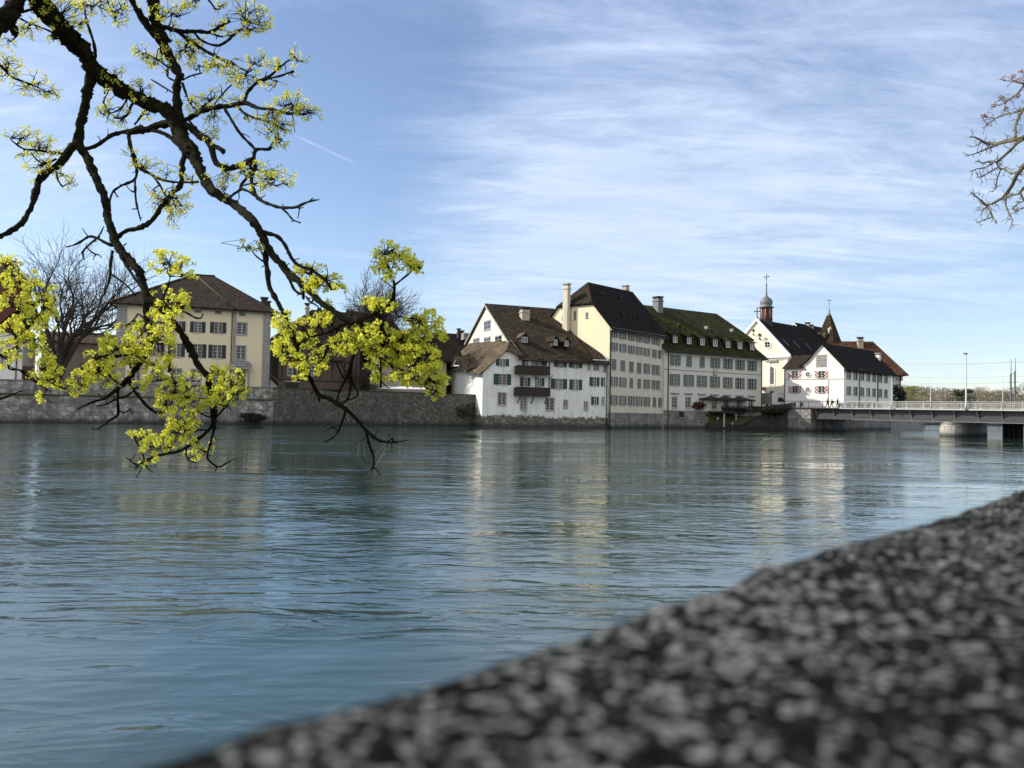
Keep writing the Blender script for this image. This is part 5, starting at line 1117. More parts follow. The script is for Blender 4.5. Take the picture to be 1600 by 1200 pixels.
# quay wall running on under the bridge
e3 = wallthing('stone_quay_wall', 'pale mottled stone quay wall under the near end of the bridge', [(gp(1264, 133.0), DZ - .25), (gp(1392, 168), DZ - .3)], MT['grey_base'])
# embankment by the terrace
e4w = wallthing('landing_wall', 'dark rubble wall climbing from the boat landing to the bridge abutment', [(E1 + Vector((.2, 1.5, 0)), .75), (E2, .7), (gp(1160, 137.8), .85), (gp(1168, 137.2), 1.4), (gp(1200, 135.2), DZ - .9), (gp(1225, 133.4), DZ - .1), (gp(1241.5, 132.2), DZ + .75)], MT['rubble_dark'], .14, MT['rubble_dark'])
# grassy slope behind it
m = MB(); NX, NY = 24, 10
tp0, tp1 = F4.P(9.5, 0, -.5), F4.P(22.5, 0, -1.2); lo0, lo1 = E1 + Vector((.6, 1.9, 0)), gp(1205, 135.6)
rowz = []
for j in range(NY + 1):
    for i in range(NX + 1):
        a, b_ = i / NX, j / NY; lo = lo0.lerp(lo1, a); hi_ = tp0.lerp(tp1, a); p = lo.lerp(hi_, b_); zl = .55 + max(0, a - .55) * 5.0; z = zl + (2.6 + a * .9 - zl) * b_ ** .8 + mnoise.noise(Vector((p.x, p.y, 0)) * 1.1) * .2
        m.v.append((p.x, p.y, z))
for j in range(NY):
    for i in range(NX): k = j * (NX + 1) + i; m.f.append((k, k + 1, k + NX + 2, k + NX + 1)); m.mi.append(0); m.sm.append(True)
gs = m.build('landing_slope', simple('grass_slope', (.045, .06, .018), .95, .6, 1.3, .8, 8)); tag(gs, kind='structure')
# street parapet wall by the van
wallthing('street_wall', 'dark low street wall in front of the parked white van', [(gp(1186, 139.8), DZ + .15), (gp(1241, 134.2), DZ + .95)], MT['rubble_dark'], th=.4)
# scrub on wall tops
def leafcloud(m, c, rx, ry, rz, n, s, mats=1):
    for _ in range(n):
        while True:
            q = Vector((random.uniform(-1, 1), random.uniform(-1, 1), random.uniform(-1, 1)))
            if q.length < 1: break
        q = q * (.55 + .45 * random.random()) / max(.4, q.length) * min(1, q.length + .3)
        p = Vector(c) + Vector((q.x * rx, q.y * ry, q.z * rz)); a = Vector((random.gauss(0, 1), random.gauss(0, 1), random.gauss(0, 1))).normalized(); b_ = a.orthogonal().normalized(); k = s * random.uniform(.6, 1.3)
        m.face([p - a * k - b_ * k * .5, p + a * k * .1 - b_ * k * .6, p + a * k, p + b_ * k * .6], random.randrange(mats))
def leafmat(name, c1, c2, tr=.3):
    m_, nt, b = newmat(name); g = node(nt, 'ShaderNodeNewGeometry')
    n = node(nt, 'ShaderNodeTexNoise', Vector=g.outputs['Position'], Scale=1.1, Detail=4, Roughness=.7).outputs[0]
    cc = mix(nt, ramp(nt, n, [(.3, 0), (.7, 1)]), c1, c2); nt.links.new(cc, b.inputs['Base Color']); b.inputs['Roughness'].default_value = .7; b.inputs['Specular IOR Level'].default_value = .2
    t = node(nt, 'ShaderNodeBsdfTranslucent', Color=cc); ms = node(nt, 'ShaderNodeMixShader', i0=tr, i1=b.outputs[0], i2=t.outputs[0]); nt.links.new(ms.outputs[0], nt.nodes['Material Output'].inputs[0]); return m_
leafmat('leaf_dark', (.012, .018, .008), (.03, .04, .014)); leafmat('leaf_green', (.04, .06, .015), (.09, .11, .03)); leafmat('leaf_olive', (.14, .13, .07), (.22, .21, .11))
leafmat('leaf_red', (.06, .012, .012), (.12, .03, .02)); leafmat('leaf_brown', (.17, .13, .09), (.25, .20, .14)); leafmat('leaf_yellow', (.17, .18, .06), (.24, .24, .09))
leafmat('wood_grey', (.22, .20, .18), (.30, .28, .25), .1)  # lightened so the wood colour carries the distance haze
def shrub(name, label, cat, px, py, D, w, h, mat, n=500, s=.16, group=None, stem=True):
    c = at(px, py, D); e = thing(name, label, cat, (c.x, c.y, c.z - h / 2), group); m = MB(); leafcloud(m, c, w / 2, w / 2.4, h / 2, n, s)
    for _ in range(5): q = c + Vector((random.uniform(-.4, .4) * w, random.uniform(-.3, .3) * w, random.uniform(-.2, .3) * h)); leafcloud(m, q, w / 4, w / 4, h / 4, n // 6, s)
    m.build('foliage', MT[mat], e, uv=False)
    if stem:
        m = MB()
        for _ in range(4): a = random.uniform(0, 6.28); m.tube([(c.x, c.y, c.z - h * .55), (c.x + math.cos(a) * w * .25, c.y + math.sin(a) * w * .2, c.z + h * .1)], [.05, .02], 5)
        m.build('stems', MT['twig'], e)
    return e
shrub('shrub', 'dark red leafed shrub spilling over the left end of the terrace', 'shrub', 1089, 634, 138.6, 3.6, 1.7, 'leaf_red', 700)
shrub('shrub', 'dark green scrub hanging on the landing wall below the white van', 'shrub', 1212, 643, 134.2, 5.5, 1.6, 'leaf_dark', 900)
shrub('shrub', 'dark ivy clump creeping down the right end of the rubble wall', 'shrub', 728, 642, 116.6, 5.0, 2.6, 'leaf_dark', 900, .12)
shrub('shrub', 'dark green bush growing against the gable wall behind the bridge', 'shrub', 1401, 618, 160, 4.2, 5.0, 'leaf_dark', 900, .2)
shrub('shrub', 'small bush at the water line of the ashlar wall corner', 'shrub', 398, 653, 101.6, 3.6, 1.4, 'leaf_dark', 500, .12)
shrub('shrub', 'dark hedge between terrace and street wall', 'shrub', 1178, 640, 139.5, 4.5, 1.4, 'leaf_dark', 700, .12)

# ================================================================= TERRACE
FTe = Frame(F4.P(10.2, 0, -3.6), F4.P(22.8, 0, -3.3)); te = thing('terrace', 'dark raised cafe terrace on slim posts in front of the mossy roof house', 'terrace', FTe.P(0, 0)); LT = FTe.L; TZ = 3.15
m = MB(); m.fbox(FTe, 0, LT, TZ - .32, TZ, 0, 3.2); m.build('deck', MT['dark_wood'], te)
for u in (.8, 4.0, 7.2, 10.4): m = MB(); m.fbox(FTe, u, u + .22, .4, TZ - .322, .3, .52); m.build('support_post', MT['concrete'], te)
m = MB(); m.fbox(FTe, 0, LT, TZ + .98, TZ + 1.06, -.02, .05)
u = 0
while u < LT: m.fbox(FTe, u, u + .04, TZ, TZ + .979, 0, .04); u += .16 if u % 3 > .2 else .16
m.fbox(FTe, 0, LT, TZ + .05, TZ + .62, .06, .09)
m.build('railing', MT['black_iron'], te)
def umbrella(px, D, label):
    c = gp(px, D, TZ); e = thing('cafe_umbrella', label, 'umbrella', c, 'dark umbrellas on the cafe terrace')
    m = MB(); m.tube([c, c + Vector((0, 0, 2.75))], .05, 6); m.lathe([(.35, 0), (.35, .1)], c, 10); m.build('pole', MT['chimney_plaster'], e)
    m = MB(); a = 2.25; top = c + Vector((0, 0, 2.85)); lo = 2.18
    cs = [c + F4.t * (sx * a) + F4.b * (sy * a * .8) + Vector((0, 0, lo)) for sx, sy in ((-1, -1), (1, -1), (1, 1), (-1, 1))]
    for i in range(4): p, q = cs[i], cs[(i + 1) % 4]; md = (p + q) / 2 + Vector((0, 0, .05)); m.face([p, md, top]); m.face([md, q, top]); m.face([p, p - Vector((0, 0, .22)), md - Vector((0, 0, .2)), md]); m.face([md, md - Vector((0, 0, .2)), q - Vector((0, 0, .22)), q])
    m.build('canopy', MT['dark_canvas'], e)
    for i in range(4):
        m = MB(); m.tube([c + Vector((0, 0, 2.0)), (cs[i] + top) / 2 - Vector((0, 0, .1))], .02, 4); m.build('strut', MT['zinc'], e)
umbrella(1108.5, 140.3, 'leftmost dark cafe umbrella above the red shrub end of the terrace'); umbrella(1131.5, 141.8, 'middle dark cafe umbrella of the three on the terrace'); umbrella(1156, 143.6, 'rightmost dark cafe umbrella nearest the street')
# cafe tables and chairs, small and dark
def cafe_table(u, d, label):
    c = FTe.P(u, TZ, d); e = thing('cafe_table', label, 'table', c, 'cafe tables on the terrace'); m = MB(); m.lathe([(.4, .70), (.4, .74)], c, 12); m.build('table_top', MT['zinc'], e); m = MB(); m.lathe([(.22, 0), (.04, .05), (.03, .69)], c, 8); m.build('leg', MT['black_iron'], e)
def cafe_chair(u, d, sg, label):
    c = FTe.P(u, TZ, d); e = thing('cafe_chair', label, 'chair', c, 'cafe chairs on the terrace'); m = MB(); m.fbox(FTe, u - .22, u + .22, TZ + .43, TZ + .47, d - .2, d + .2); m.build('seat', MT['dark_wood'], e)
    m = MB(); m.fbox(FTe, u + sg * .22, u + sg * .26, TZ + .471, TZ + .9, d - .2, d + .2); m.build('backrest', MT['dark_wood'], e)
    for a in (-.2, .17):
        for b_ in (-.19, .16): m = MB(); m.fbox(FTe, u + a, u + a + .03, TZ, TZ + .429, d + b_, d + b_ + .03); m.build('leg', MT['black_iron'], e)
for i, u in enumerate((2.2, 5.4, 8.6)):
    cafe_table(u, 1.2, 'small round cafe table under the %s umbrella' % ('leftmost', 'middle', 'rightmost')[i])
    cafe_chair(u - .75, 1.2, -1, 'dark chair left of the table under the %s umbrella' % ('leftmost', 'middle', 'rightmost')[i]); cafe_chair(u + .75, 1.2, 1, 'dark chair right of the table under the %s umbrella' % ('leftmost', 'middle', 'rightmost')[i])
sg_ = thing('notice_sign', 'small white notice board on a post at the boat landing', 'sign', gp(1121, 138.9, .6)); c = at(1121.5, 654, 138.9)
m = MB(); m.box(c.x - .17, c.x + .17, c.y - .02, c.y + .02, c.z - .2, c.z + .25); m.build('board', MT['rail_white'], sg_); m = MB(); m.tube([(c.x, c.y + .05, .5), (c.x, c.y + .05, c.z + .2)], .03, 6); m.build('post', MT['zinc'], sg_)
bo_ = thing('mooring_post', 'short white topped mooring post standing at the landing edge', 'post', gp(1144.5, 137.4)); c = gp(1144.5, 137.4); m = MB(); m.lathe([(.10, -1), (.10, .75)], c, 8); m.build('post', MT['dark_wood'], bo_); m = MB(); m.lathe([(.13, .751), (.13, 1.15), (.05, 1.2)], c, 8); m.build('cap', MT['rail_white'], bo_)

# ================================================================= VAN
VF = Frame(gp(1190.5, 150), gp(1231.5, 144.5)); vz = DZ
va = thing('box_van', 'white box van parked in the street between chapel and river wall', 'van', VF.P(0, vz))
VL = VF.L; bx1 = VL * .53; ztb = zA(614, 1200, 148.5)
m = MB(); m.fbox(VF, 0, bx1, vz + .75, ztb, 0, 2.2); o = m.build('cargo_box', MT['tarp'], va)
m = MB(); m.fbox(VF, bx1 - .9, bx1 + .02, vz + .75, ztb + .03, -.02, 2.22); m.fbox(VF, bx1 - .9, bx1 + .25, ztb - .0, ztb + .12, .5, 1.7, 0); m.build('bulkhead', MT['van_white'], o)
m = MB(); zc_ = vz + 2.15; prof_ = [(bx1 + .03, vz + .45), (VL, vz + .45), (VL + .03, vz + .95), (VL - .35, vz + 1.2), (VL - 1.35, zc_), (bx1 + .03, zc_ + .1)]
m.prism([VF.P(u, z, .05) for u, z in prof_], VF.b * 2.05); cb_ = m.build('cab', MT['van_white'], va)
m = MB(); m.prism([VF.P(u, z, .02) for u, z in ((bx1 + .5, vz + 1.25), (VL - .75, vz + 1.22), (VL - 1.4, zc_ - .1), (bx1 + .5, zc_ - .08))], VF.b * .025); m.build('side_window', MT['pane_dark'], cb_)
m = MB(); m.prism([VF.P(VL - .42, vz + 1.29, .3), VF.P(VL - 1.28, zc_ - .02, .3), VF.P(VL - 1.26, zc_ + .01, .3), VF.P(VL - .38, vz + 1.3, .3)], VF.b * 1.55); m.build('windscreen', MT['pane_light'], cb_)
for u in (1.1, VL - 1.0):
    for d in (.05, 1.95):
        m = MB(); c = VF.P(u, vz + .38, d); pr = [c + VF.t * (.38 * math.cos(a)) + Vector((0, 0, .38 * math.sin(a))) for a in np.linspace(0, 2 * math.pi, 17)[:-1]]; m.prism(pr, VF.b * .22); w = m.build('wheel', MT['rubber'], va)
        m = MB(); pr = [c - VF.b * .01 + VF.t * (.2 * math.cos(a)) + Vector((0, 0, .2 * math.sin(a))) for a in np.linspace(0, 2 * math.pi, 13)[:-1]]; m.prism(pr, VF.b * .24); m.build('rim', MT['zinc'], w)
for d in (.15, 1.75): m = MB(); m.fbox(VF, VL + .0, VL + .05, vz + .7, vz + .9, d, d + .25); m.build('headlight', MT['pane_light'], cb_)
m = MB(); m.fbox(VF, bx1 + .65, bx1 + .75, vz + 1.25, vz + 1.6, -.22, .04); m.build('mirror', MT['rubber'], cb_)

# ================================================================= PEOPLE
def personmat(name, top, legs, skin=(.35, .21, .15), hair=(.03, .02, .015), zs=(.83, 1.46, 1.58)):
    m_, nt, b = newmat(name); z = node(nt, 'ShaderNodeSeparateXYZ', Vector=node(nt, 'ShaderNodeTexCoord').outputs['Object']).outputs[2]
    c = mix(nt, math_(nt, 'GREATER_THAN', z, zs[0]), legs, top); c = mix(nt, math_(nt, 'GREATER_THAN', z, zs[1]), c, skin); nt.links.new(c, b.inputs['Base Color']); b.inputs['Roughness'].default_value = .85; return m_
def person(label, px, D, face, top, legs, stride, bag=False, hair=(.03, .022, .015), h=1.75, zb=None, arm=.12, bend=.0):
    g_ = gp(px, D, DZ if zb is None else zb); e = thing('person', label, 'person', g_, 'people walking on the bridge'); s = h / 1.75
    V = {'pel': (0, 0, .95), 'chest': (bend, 0, 1.28), 'neck': (bend * 1.2, 0, 1.49), 'head': (bend * 1.3, 0, 1.63), 'crown': (bend * 1.3 - .01, 0, 1.74)}
    R = {'pel': (.16, .13), 'chest': (.17, .13), 'neck': (.06, .06), 'head': (.095, .085), 'crown': (.06, .06)}
    E = [('pel', 'chest'), ('chest', 'neck'), ('neck', 'head'), ('head', 'crown')]
    for sy, sg in ((1, 1), (-1, -1)):
        st_ = stride * sg; n = 'l' if sg > 0 else 'r'
        V['hip' + n] = (0, .10 * sy, .90); V['kn' + n] = (st_ * .45 + .06, .10 * sy, .50); V['an' + n] = (st_ - (.06 if st_ < 0 else 0), .10 * sy, .09 + (.08 if st_ < 0 else 0)); V['to' + n] = (st_ + .16, .10 * sy, .04 + (.03 if st_ < 0 else 0))
        V['sh' + n] = (bend * 1.1, .19 * sy, 1.42); V['el' + n] = (bend - st_ * .35, .25 * sy, 1.14); V['wr' + n] = (bend - st_ * .55 + arm, .24 * sy, .90); V['ha' + n] = (bend - st_ * .6 + arm, .235 * sy, .80)
        R['hip' + n] = (.095, .095); R['kn' + n] = (.065, .065); R['an' + n] = (.045, .045); R['to' + n] = (.04, .035); R['sh' + n] = (.065, .065); R['el' + n] = (.048, .048); R['wr' + n] = (.033, .033); R['ha' + n] = (.035, .025)
        E += [('pel', 'hip' + n), ('hip' + n, 'kn' + n), ('kn' + n, 'an' + n), ('an' + n, 'to' + n), ('chest', 'sh' + n), ('sh' + n, 'el' + n), ('el' + n, 'wr' + n), ('wr' + n, 'ha' + n)]
    ks = list(V); me = bpy.data.meshes.new('body'); me.from_pydata([tuple(x * s for x in V[k]) for k in ks], [(ks.index(a), ks.index(b_)) for a, b_ in E], [])
    o = bpy.data.objects.new('body', me); SC.collection.objects.link(o); o.modifiers.new('skin', 'SKIN')
    for i, k in enumerate(ks): me.skin_vertices[0].data[i].radius = tuple(r * s for r in R[k]); me.skin_vertices[0].data[i].use_root = (k == 'pel')
    o.modifiers.new('sub', 'SUBSURF').levels = 2; o.modifiers['sub'].render_levels = 2
    bpy.context.view_layer.update(); dg = bpy.context.evaluated_depsgraph_get(); me2 = bpy.data.meshes.new_from_object(o.evaluated_get(dg)); bpy.data.objects.remove(o)
    o = bpy.data.objects.new('body', me2); SC.collection.objects.link(o); o.parent = e; me2.materials.clear(); me2.materials.append(personmat('clothes_' + str(px), top, legs, zs=(.90 * s, 1.52 * s, 1.6 * s)))
    for p in me2.polygons: p.use_smooth = True; p.material_index = 0
    m = MB(); hc = Vector(V['head']) * s; m.lathe([(.02, -.02), (.085, .0), (.105, .05), (.095, .10), (.05, .135), (.005, .145)], hc + Vector((-.025, 0, -.0)), 10); ho = m.build('hair', simple('hair_' + str(px), hair, .8), None); ho.parent = e
    for v in ho.data.vertices: pass
    if bag:
        m = MB(); c_ = Vector(V['chest']) * s; m.box(c_.x - .34, c_.x - .12, -.15, .15, 1.02 * s, 1.48 * s); bo = m.build('backpack', MT['black_iron'], None); bo.parent = e
    e.rotation_euler.z = face; return e
bd = math.atan2(bdir.y, bdir.x)
person('person in dark jacket with backpack at the bridge head', 1251, 141, 2.6, (.02, .022, .03), (.05, .05, .06), .10, True, h=1.7, zb=DZ - .35)
person('person in long black coat by the far railing', 1266.5, 141, bd, (.015, .015, .018), (.012, .012, .014), .10, False, h=1.6, zb=DZ - .3)
person('walker in dark blue top striding along the bridge, leftmost of three', 1293, 133.0, bd + math.pi, (.02, .026, .05), (.03, .035, .06), .34, False, h=1.78)
person('walker in dark jacket carrying a bag, middle of three walkers', 1299.5, 133.8, bd + math.pi, (.022, .024, .034), (.04, .04, .05), .32, True, h=1.66)
person('tall walker in navy jacket beside the grey cabinet', 1308.5, 133.6, bd + math.pi, (.02, .022, .045), (.14, .13, .12), .26, False, h=1.84)
cab_ = thing('utility_cabinet', 'grey utility cabinet on the bridge beside the walkers', 'cabinet', gp(1313.5, 132.5, DZ)); c = gp(1313.5, 132.5)
m = MB(); m.box(c.x - .42, c.x + .42, c.y - .2, c.y + .2, DZ + .08, DZ + .92); o = m.build('cabinet_body', MT['steel_grey'], cab_); m = MB(); m.box(c.x - .46, c.x + .46, c.y - .24, c.y + .24, DZ + .921, DZ + .98); m.box(c.x - .36, c.x + .36, c.y - .18, c.y + .18, DZ, DZ + .079); m.build('lid', MT['zinc'], cab_)
m = MB(); m.box(c.x - .38, c.x - .01, c.y - .215, c.y - .201, DZ + .12, DZ + .88); m.build('door', MT['steel_grey'], cab_)

# ================================================================= LAMPS, MASTS, WIRES
def lamp_post(px, D, ytop, label, arm=.0, thick=.07, base=None, head=True):
    g_ = gp(px, D, DZ if base is None else base); zt = zA(ytop, px, D); e = thing('street_lamp' if head else 'flag_mast', label, 'lamp' if head else 'mast', g_, 'lamp posts and masts along the bridge')
    m = MB(); m.lathe([(thick * 1.8, 0), (thick * 1.8, .9), (thick * 1.1, 1.0), (thick * .7, zt - g_.z)], g_, 8); m.build('pole', MT['rail_white' if px != 1355 else 'zinc'], e)
    if head: m = MB(); m.box(g_.x - arm, g_.x + .15, g_.y - .15, g_.y + .15, zt, zt + .14); m.build('lamp_head', MT['dark_pipe'], e)
lamp_post(1509.5, 110.5, 553, 'tall street lamp with small flat head on the bridge above the stone pier', .32, .11)
lamp_post(1454, 114.6, 597, 'thin white mast left of the tall street lamp on the bridge', 0, .055, head=False)
lamp_post(1393, 118.6, 590, 'thin white mast at the right corner of the striped shutter house', 0, .06, head=False)
lamp_post(1355, 130, 595, 'thin white mast in front of the shaded side of the striped shutter house', 0, .055, head=False)
lamp_post(1567, 107.3, 592, 'thin white mast rightmost on the bridge', 0, .05, head=False)
# railway bridge
RA0 = gp(1396, 245); RF = Frame(RA0, RA0 + bdir * 10); RF.t = bdir; RF.b = bn; RF.n = -bn
rw = thing('railway_bridge', 'low dark railway bridge with thin railing crossing behind the road bridge', 'bridge', RF.P(0, 0)); rz = zA(628.3, 1500, 218); rt = zA(625.6, 1500, 218)
m = MB(); m.fbox(RF, -6, 160, rz, rt, 0, 6); m.build('deck', MT['black_iron'], rw); m = MB()
m.fbox(RF, -6, 160, rt + 1.1, rt + 1.17, 0, .06); m.fbox(RF, -6, 160, rt + .55, rt + .6, 0, .06)
for k in range(68): m.fbox(RF, -5.9 + k * 2.45, -5.82 + k * 2.45, rt, rt + 1.099, 0, .05)
m.build('railing', MT['girder_paint'], rw)
for u in (60, 110): m = MB(); m.fbox(RF, u, u + 2.5, -1.5, rz - .003, .3, 5.7); m.build('pier', MT['grey_base'], rw)
def pylon(px, D, ya, yb, label):
    g_ = gp(px, D, rt); e = thing('catenary_mast', label, 'mast', g_, 'railway masts above the bridge'); m = MB(); za = zA(ya, px, D); w = .32
    m.box(g_.x - w / 2, g_.x + w / 2, g_.y - .15, g_.y + .15, 2, za); m.build('pole', MT['zinc'], e)
    m = MB(); m.tube([(g_.x + .1, g_.y, za), (g_.x + .1, g_.y, zA(yb, px, D))], .09, 6); m.build('pole_tip', MT['steel_grey'], e); 
    m = MB(); z = zA(597, px, D); m.tube([(g_.x - .8, g_.y, z), (g_.x + 1.2, g_.y, z)], .06, 5); m.build('cross_arm', MT['zinc'], e); return g_, za
pA, zA_ = pylon(1579.5, 210, 584, 561, 'left grey railway mast of the pair at the right edge'); pB, zB_ = pylon(1586, 208, 580, 559.5, 'right grey railway mast of the pair at the right edge')
m = MB(); m.tube([(pA.x, pA.y, zA_ - .3), (pB.x, pB.y, zA_ + .2)], .08, 5); cbm = m.build('cross_beam', MT['zinc']); tag(cbm, 'grey cross beam linking the two railway masts', 'beam')
for i, (y0, y1_, px0) in enumerate(((566.5, 565.5, 1380), (569, 566, 1380), (588, 588, 1400), (597.5, 597, 1405))):
    a = at(px0, y0, 262); b_ = at(1583, y1_, 209); c = at(1740, y1_ - 1, 170); m = MB(); pts = [a.lerp(b_, k / 8) - Vector((0, 0, .5 * 4 * (k / 8) * (1 - k / 8))) for k in range(9)] + [b_.lerp(c, k / 4) for k in range(1, 5)]; m.tube(pts, .028, 4)
    tag(m.build('overhead_wire', MT['steel_grey']), ('topmost', 'second highest', 'third highest', 'lowest')[i] + ' thin overhead wire stretched above the railway bridge', 'wire', 'overhead wires above the railway bridge')

# ================================================================= HILLS AND FAR BANK
m = MB(); NX, NY = 90, 14; X0, X1, YA, YB = -900, 2300, 760, 1500
def hillz(x, y):
    t = (y - YA) / (YB - YA); base = math.sin(min(1, t * 1.5) * math.pi / 2); px = 800 + 1200 * x / max(y, 1)
    hh = 34 + 10 * math.exp(-((x - 470) / 140) ** 2) + mnoise.noise(Vector((x * .004, 1, 0))) * 8 - max(0, x - 520) * .012
    return 3.9 + base * (hh + mnoise.noise(Vector((x * .02, y * .02, 2))) * 4)
for j in range(NY + 1):
    for i in range(NX + 1): x = X0 + (X1 - X0) * i / NX; y = YA + (YB - YA) * j / NY; m.v.append((x, y, hillz(x, y)))
for j in range(NY):
    for i in range(NX): k = j * (NX + 1) + i; m.f.append((k, k + 1, k + NX + 2, k + NX + 1)); m.mi.append(0); m.sm.append(True)
tag(m.build('hills', simple('hill_ground', (.10, .09, .07), .95, .3, .02)), kind='structure')
m = MB()
for _ in range(3400):
    x = random.uniform(340, 780); y = random.uniform(775, 1050); z = hillz(x, y); r = random.uniform(4, 7)
    leafcloud(m, (x, y, z + r * .7), r, r, r * .8, 16, 1.1, 3)
tag(m.build('hill_woods', [MT['wood_grey'], MT['leaf_brown'], MT['leaf_olive']], uv=False), 'distant grey brown leafless woods covering the low hill', 'woods', kind='stuff')
wallthing('far_quay_wall', 'pale far quay wall low over the water seen under the bridge at right', [(Vector((128, 249.2, 0)), 1.2), (Vector((172, 317, 0)), 1.6), (Vector((331, 404, 0)), 1.8)], MT['grey_base'])
# ================================================================= TREES
def wander(p0, p1, n, amp):
    p0, p1 = Vector(p0), Vector(p1); L = (p1 - p0).length; o = []; off = Vector((0, 0, 0))
    for k in range(n + 1):
        t = k / n; off = off + Vector([random.gauss(0, 1) for _ in range(3)]) * amp * L / n; o.append(p0.lerp(p1, t) + off * math.sin(t * math.pi) * 1.0)
    o[0] = p0; return o
def bare_tree(name, label, base, height, spread, r0, depth, seed, mat='bark_dark', twig='twig', kids=4, lean=(0, 0), trunk_h=.22, grp=None, up=.35, twr=.02, cat='tree', fork=.62):
    random.seed(seed); e = thing(name, label, cat, base, grp); T = MB(); C = MB(); cnt = [0]
    def grow(p, d, L, r, lv):
        n = 5 if lv > 2 else 3; pts = [p]; q = p.copy(); dd = d.copy()
        for k in range(n):
            dd = (dd + Vector([random.gauss(0, 1) for _ in range(3)]) * .16 + Vector((0, 0, up * .16))).normalized(); q = q + dd * (L / n); pts.append(q.copy())
        rad = [r * (1 - .55 * k / n) for k in range(n + 1)]
        if lv >= depth - 1: T.tube(pts, rad, 8, jit=.08)
        else: C.tube(pts, rad, 4 if lv > 1 else 3, cap=False)
        cnt[0] += 1
        if lv == 0: return
        kk = kids if lv > 1 else 3
        for i in range(kk):
            t = .35 + .65 * (i + random.random()) / kk; t = min(t, 1.0); j = min(int(t * n), n - 1); f = t * n - j; pp = pts[j].lerp(pts[j + 1], f)
            ax = Vector([random.gauss(0, 1) for _ in range(3)]); ax = (ax - dd * ax.dot(dd)).normalized(); ang = random.uniform(.35, .85) * spread
            nd = (dd * math.cos(ang) + ax * math.sin(ang)).normalized(); grow(pp, nd, L * random.uniform(.5, .78), max(r * fork * (1 - .4 * t), twr * .7), lv - 1)
        grow(pts[-1], dd, L * .72, r * .45, lv - 1)
    base = Vector(base); th = height * trunk_h
    tr = [base - Vector((0, 0, .3)), base + Vector((lean[0] * .3, lean[1] * .3, th * .5)), base + Vector((lean[0], lean[1], th))]
    T.tube(tr, [r0 * 1.35, r0 * 1.05, r0], 10, jit=.06)
    for i in range(kids):
        a = 2 * math.pi * (i + random.random() * .6) / kids; d = Vector((math.cos(a) * math.sin(.6 * spread), math.sin(a) * math.sin(.6 * spread), 1)).normalized()
        grow(tr[-1] - Vector((0, 0, random.random() * th * .25)), d, (height - th) * .36, r0 * .58, depth)
    grow(tr[-1], Vector((0, 0, 1)), (height - th) * .36, r0 * .62, depth)
    T.build('trunk', MT[mat], e, uv=False); C.build('crown', MT[twig], e, uv=False); return e
g_ = gp(82, 108, GZ); bare_tree('bare_tree', 'big leafless spreading tree behind the ashlar river wall left of the yellow house', g_, 26, 1.0, .75, 4, 21, kids=4, trunk_h=.14, up=.22, twr=.034, fork=.58, lean=(1.0, 0))
g_ = gp(578, 128, GZ); bare_tree('bare_tree', 'rounded leafless tree rising behind the brown roofs in the middle', g_, 23.0, .95, .45, 4, 5, kids=5, trunk_h=.30, up=.22, twr=.045, mat='bark_grey')
g_ = gp(-60, 112, GZ); bare_tree('bare_tree', 'leafless tree at the far left edge behind the white corner house', g_, 22, .8, .4, 3, 9, kids=4, twr=.035)
g_ = gp(560, 119.5, GZ); bare_tree('bare_shrub_tree', 'low dark tangled bare tree in front of the timber house', g_, 7.5, 1.2, .16, 3, 15, kids=5, trunk_h=.15, up=.1, twr=.02)
# trees beyond the railway bridge
def crown_tree(px, D, ytop, w, mat, label, bare=False, seed=0, mats=None):
    random.seed(seed); g_ = gp(px, D, 4.0); h = zA(ytop, px, D) - 4.0; e = thing('tree', label, 'tree', g_, 'trees beyond the railway bridge'); m = MB(); top = g_ + Vector((0, 0, h))
    m.tube([g_ - Vector((0, 0, 1)), g_ + Vector((.2, 0, h * .5)), g_ + Vector((0, 0, h * .8))], [.35, .22, .08], 6)
    for k in range(9): a = random.uniform(0, 6.28); z = h * random.uniform(.3, .7); m.tube([g_ + Vector((0, 0, z)), g_ + Vector((math.cos(a) * w * .4, math.sin(a) * w * .4, z + h * .22))], [.12, .04], 4)
    m.build('trunk', MT['bark_grey'], e); m = MB()
    for k in range(26):
        a = random.uniform(0, 6.28); r = math.sqrt(random.random()) * w * .42; z = h * random.uniform(.35, .93); r *= 1.15 - abs(z / h - .55) * 1.3; q = g_ + Vector((math.cos(a) * r, math.sin(a) * r, z)); leafcloud(m, q, w * .17, w * .17, h * .1, 70 if not bare else 44, .32 if not bare else .24)
    m.build('crown', MT[mat], e, uv=False)
for i, a in enumerate(((1427, 338, 600, 13, 'leaf_yellow', 'pale yellow green tree at the foot of the wooded hill'), (1412, 312, 609, 9, 'leaf_olive', 'dull olive bush tree beside the corner of the brown roof house'), (1503, 352, 607.5, 12, 'leaf_dark', 'dark evergreen tree behind the tall street lamp'),
                       (1523, 362, 605, 14, 'leaf_olive', 'olive brown budding tree just right of the tall street lamp'), (1541, 372, 603, 15, 'leaf_brown', 'brown budding tree midway between the lamp and the railway masts'), (1560, 380, 606, 14, 'leaf_olive', 'olive tree just left of the railway masts'),
                       (1580, 385, 605, 13, 'leaf_brown', 'reddish brown tree behind the pair of railway masts'), (1602, 395, 594, 18, 'leaf_green', 'taller green tree at the right edge of the view'), (1625, 405, 600, 18, 'leaf_olive', 'olive tree cut by the right edge of the view'))):
    crown_tree(*a[:5], a[5], seed=30 + i, bare=(a[4] in ('leaf_brown', 'leaf_olive')))

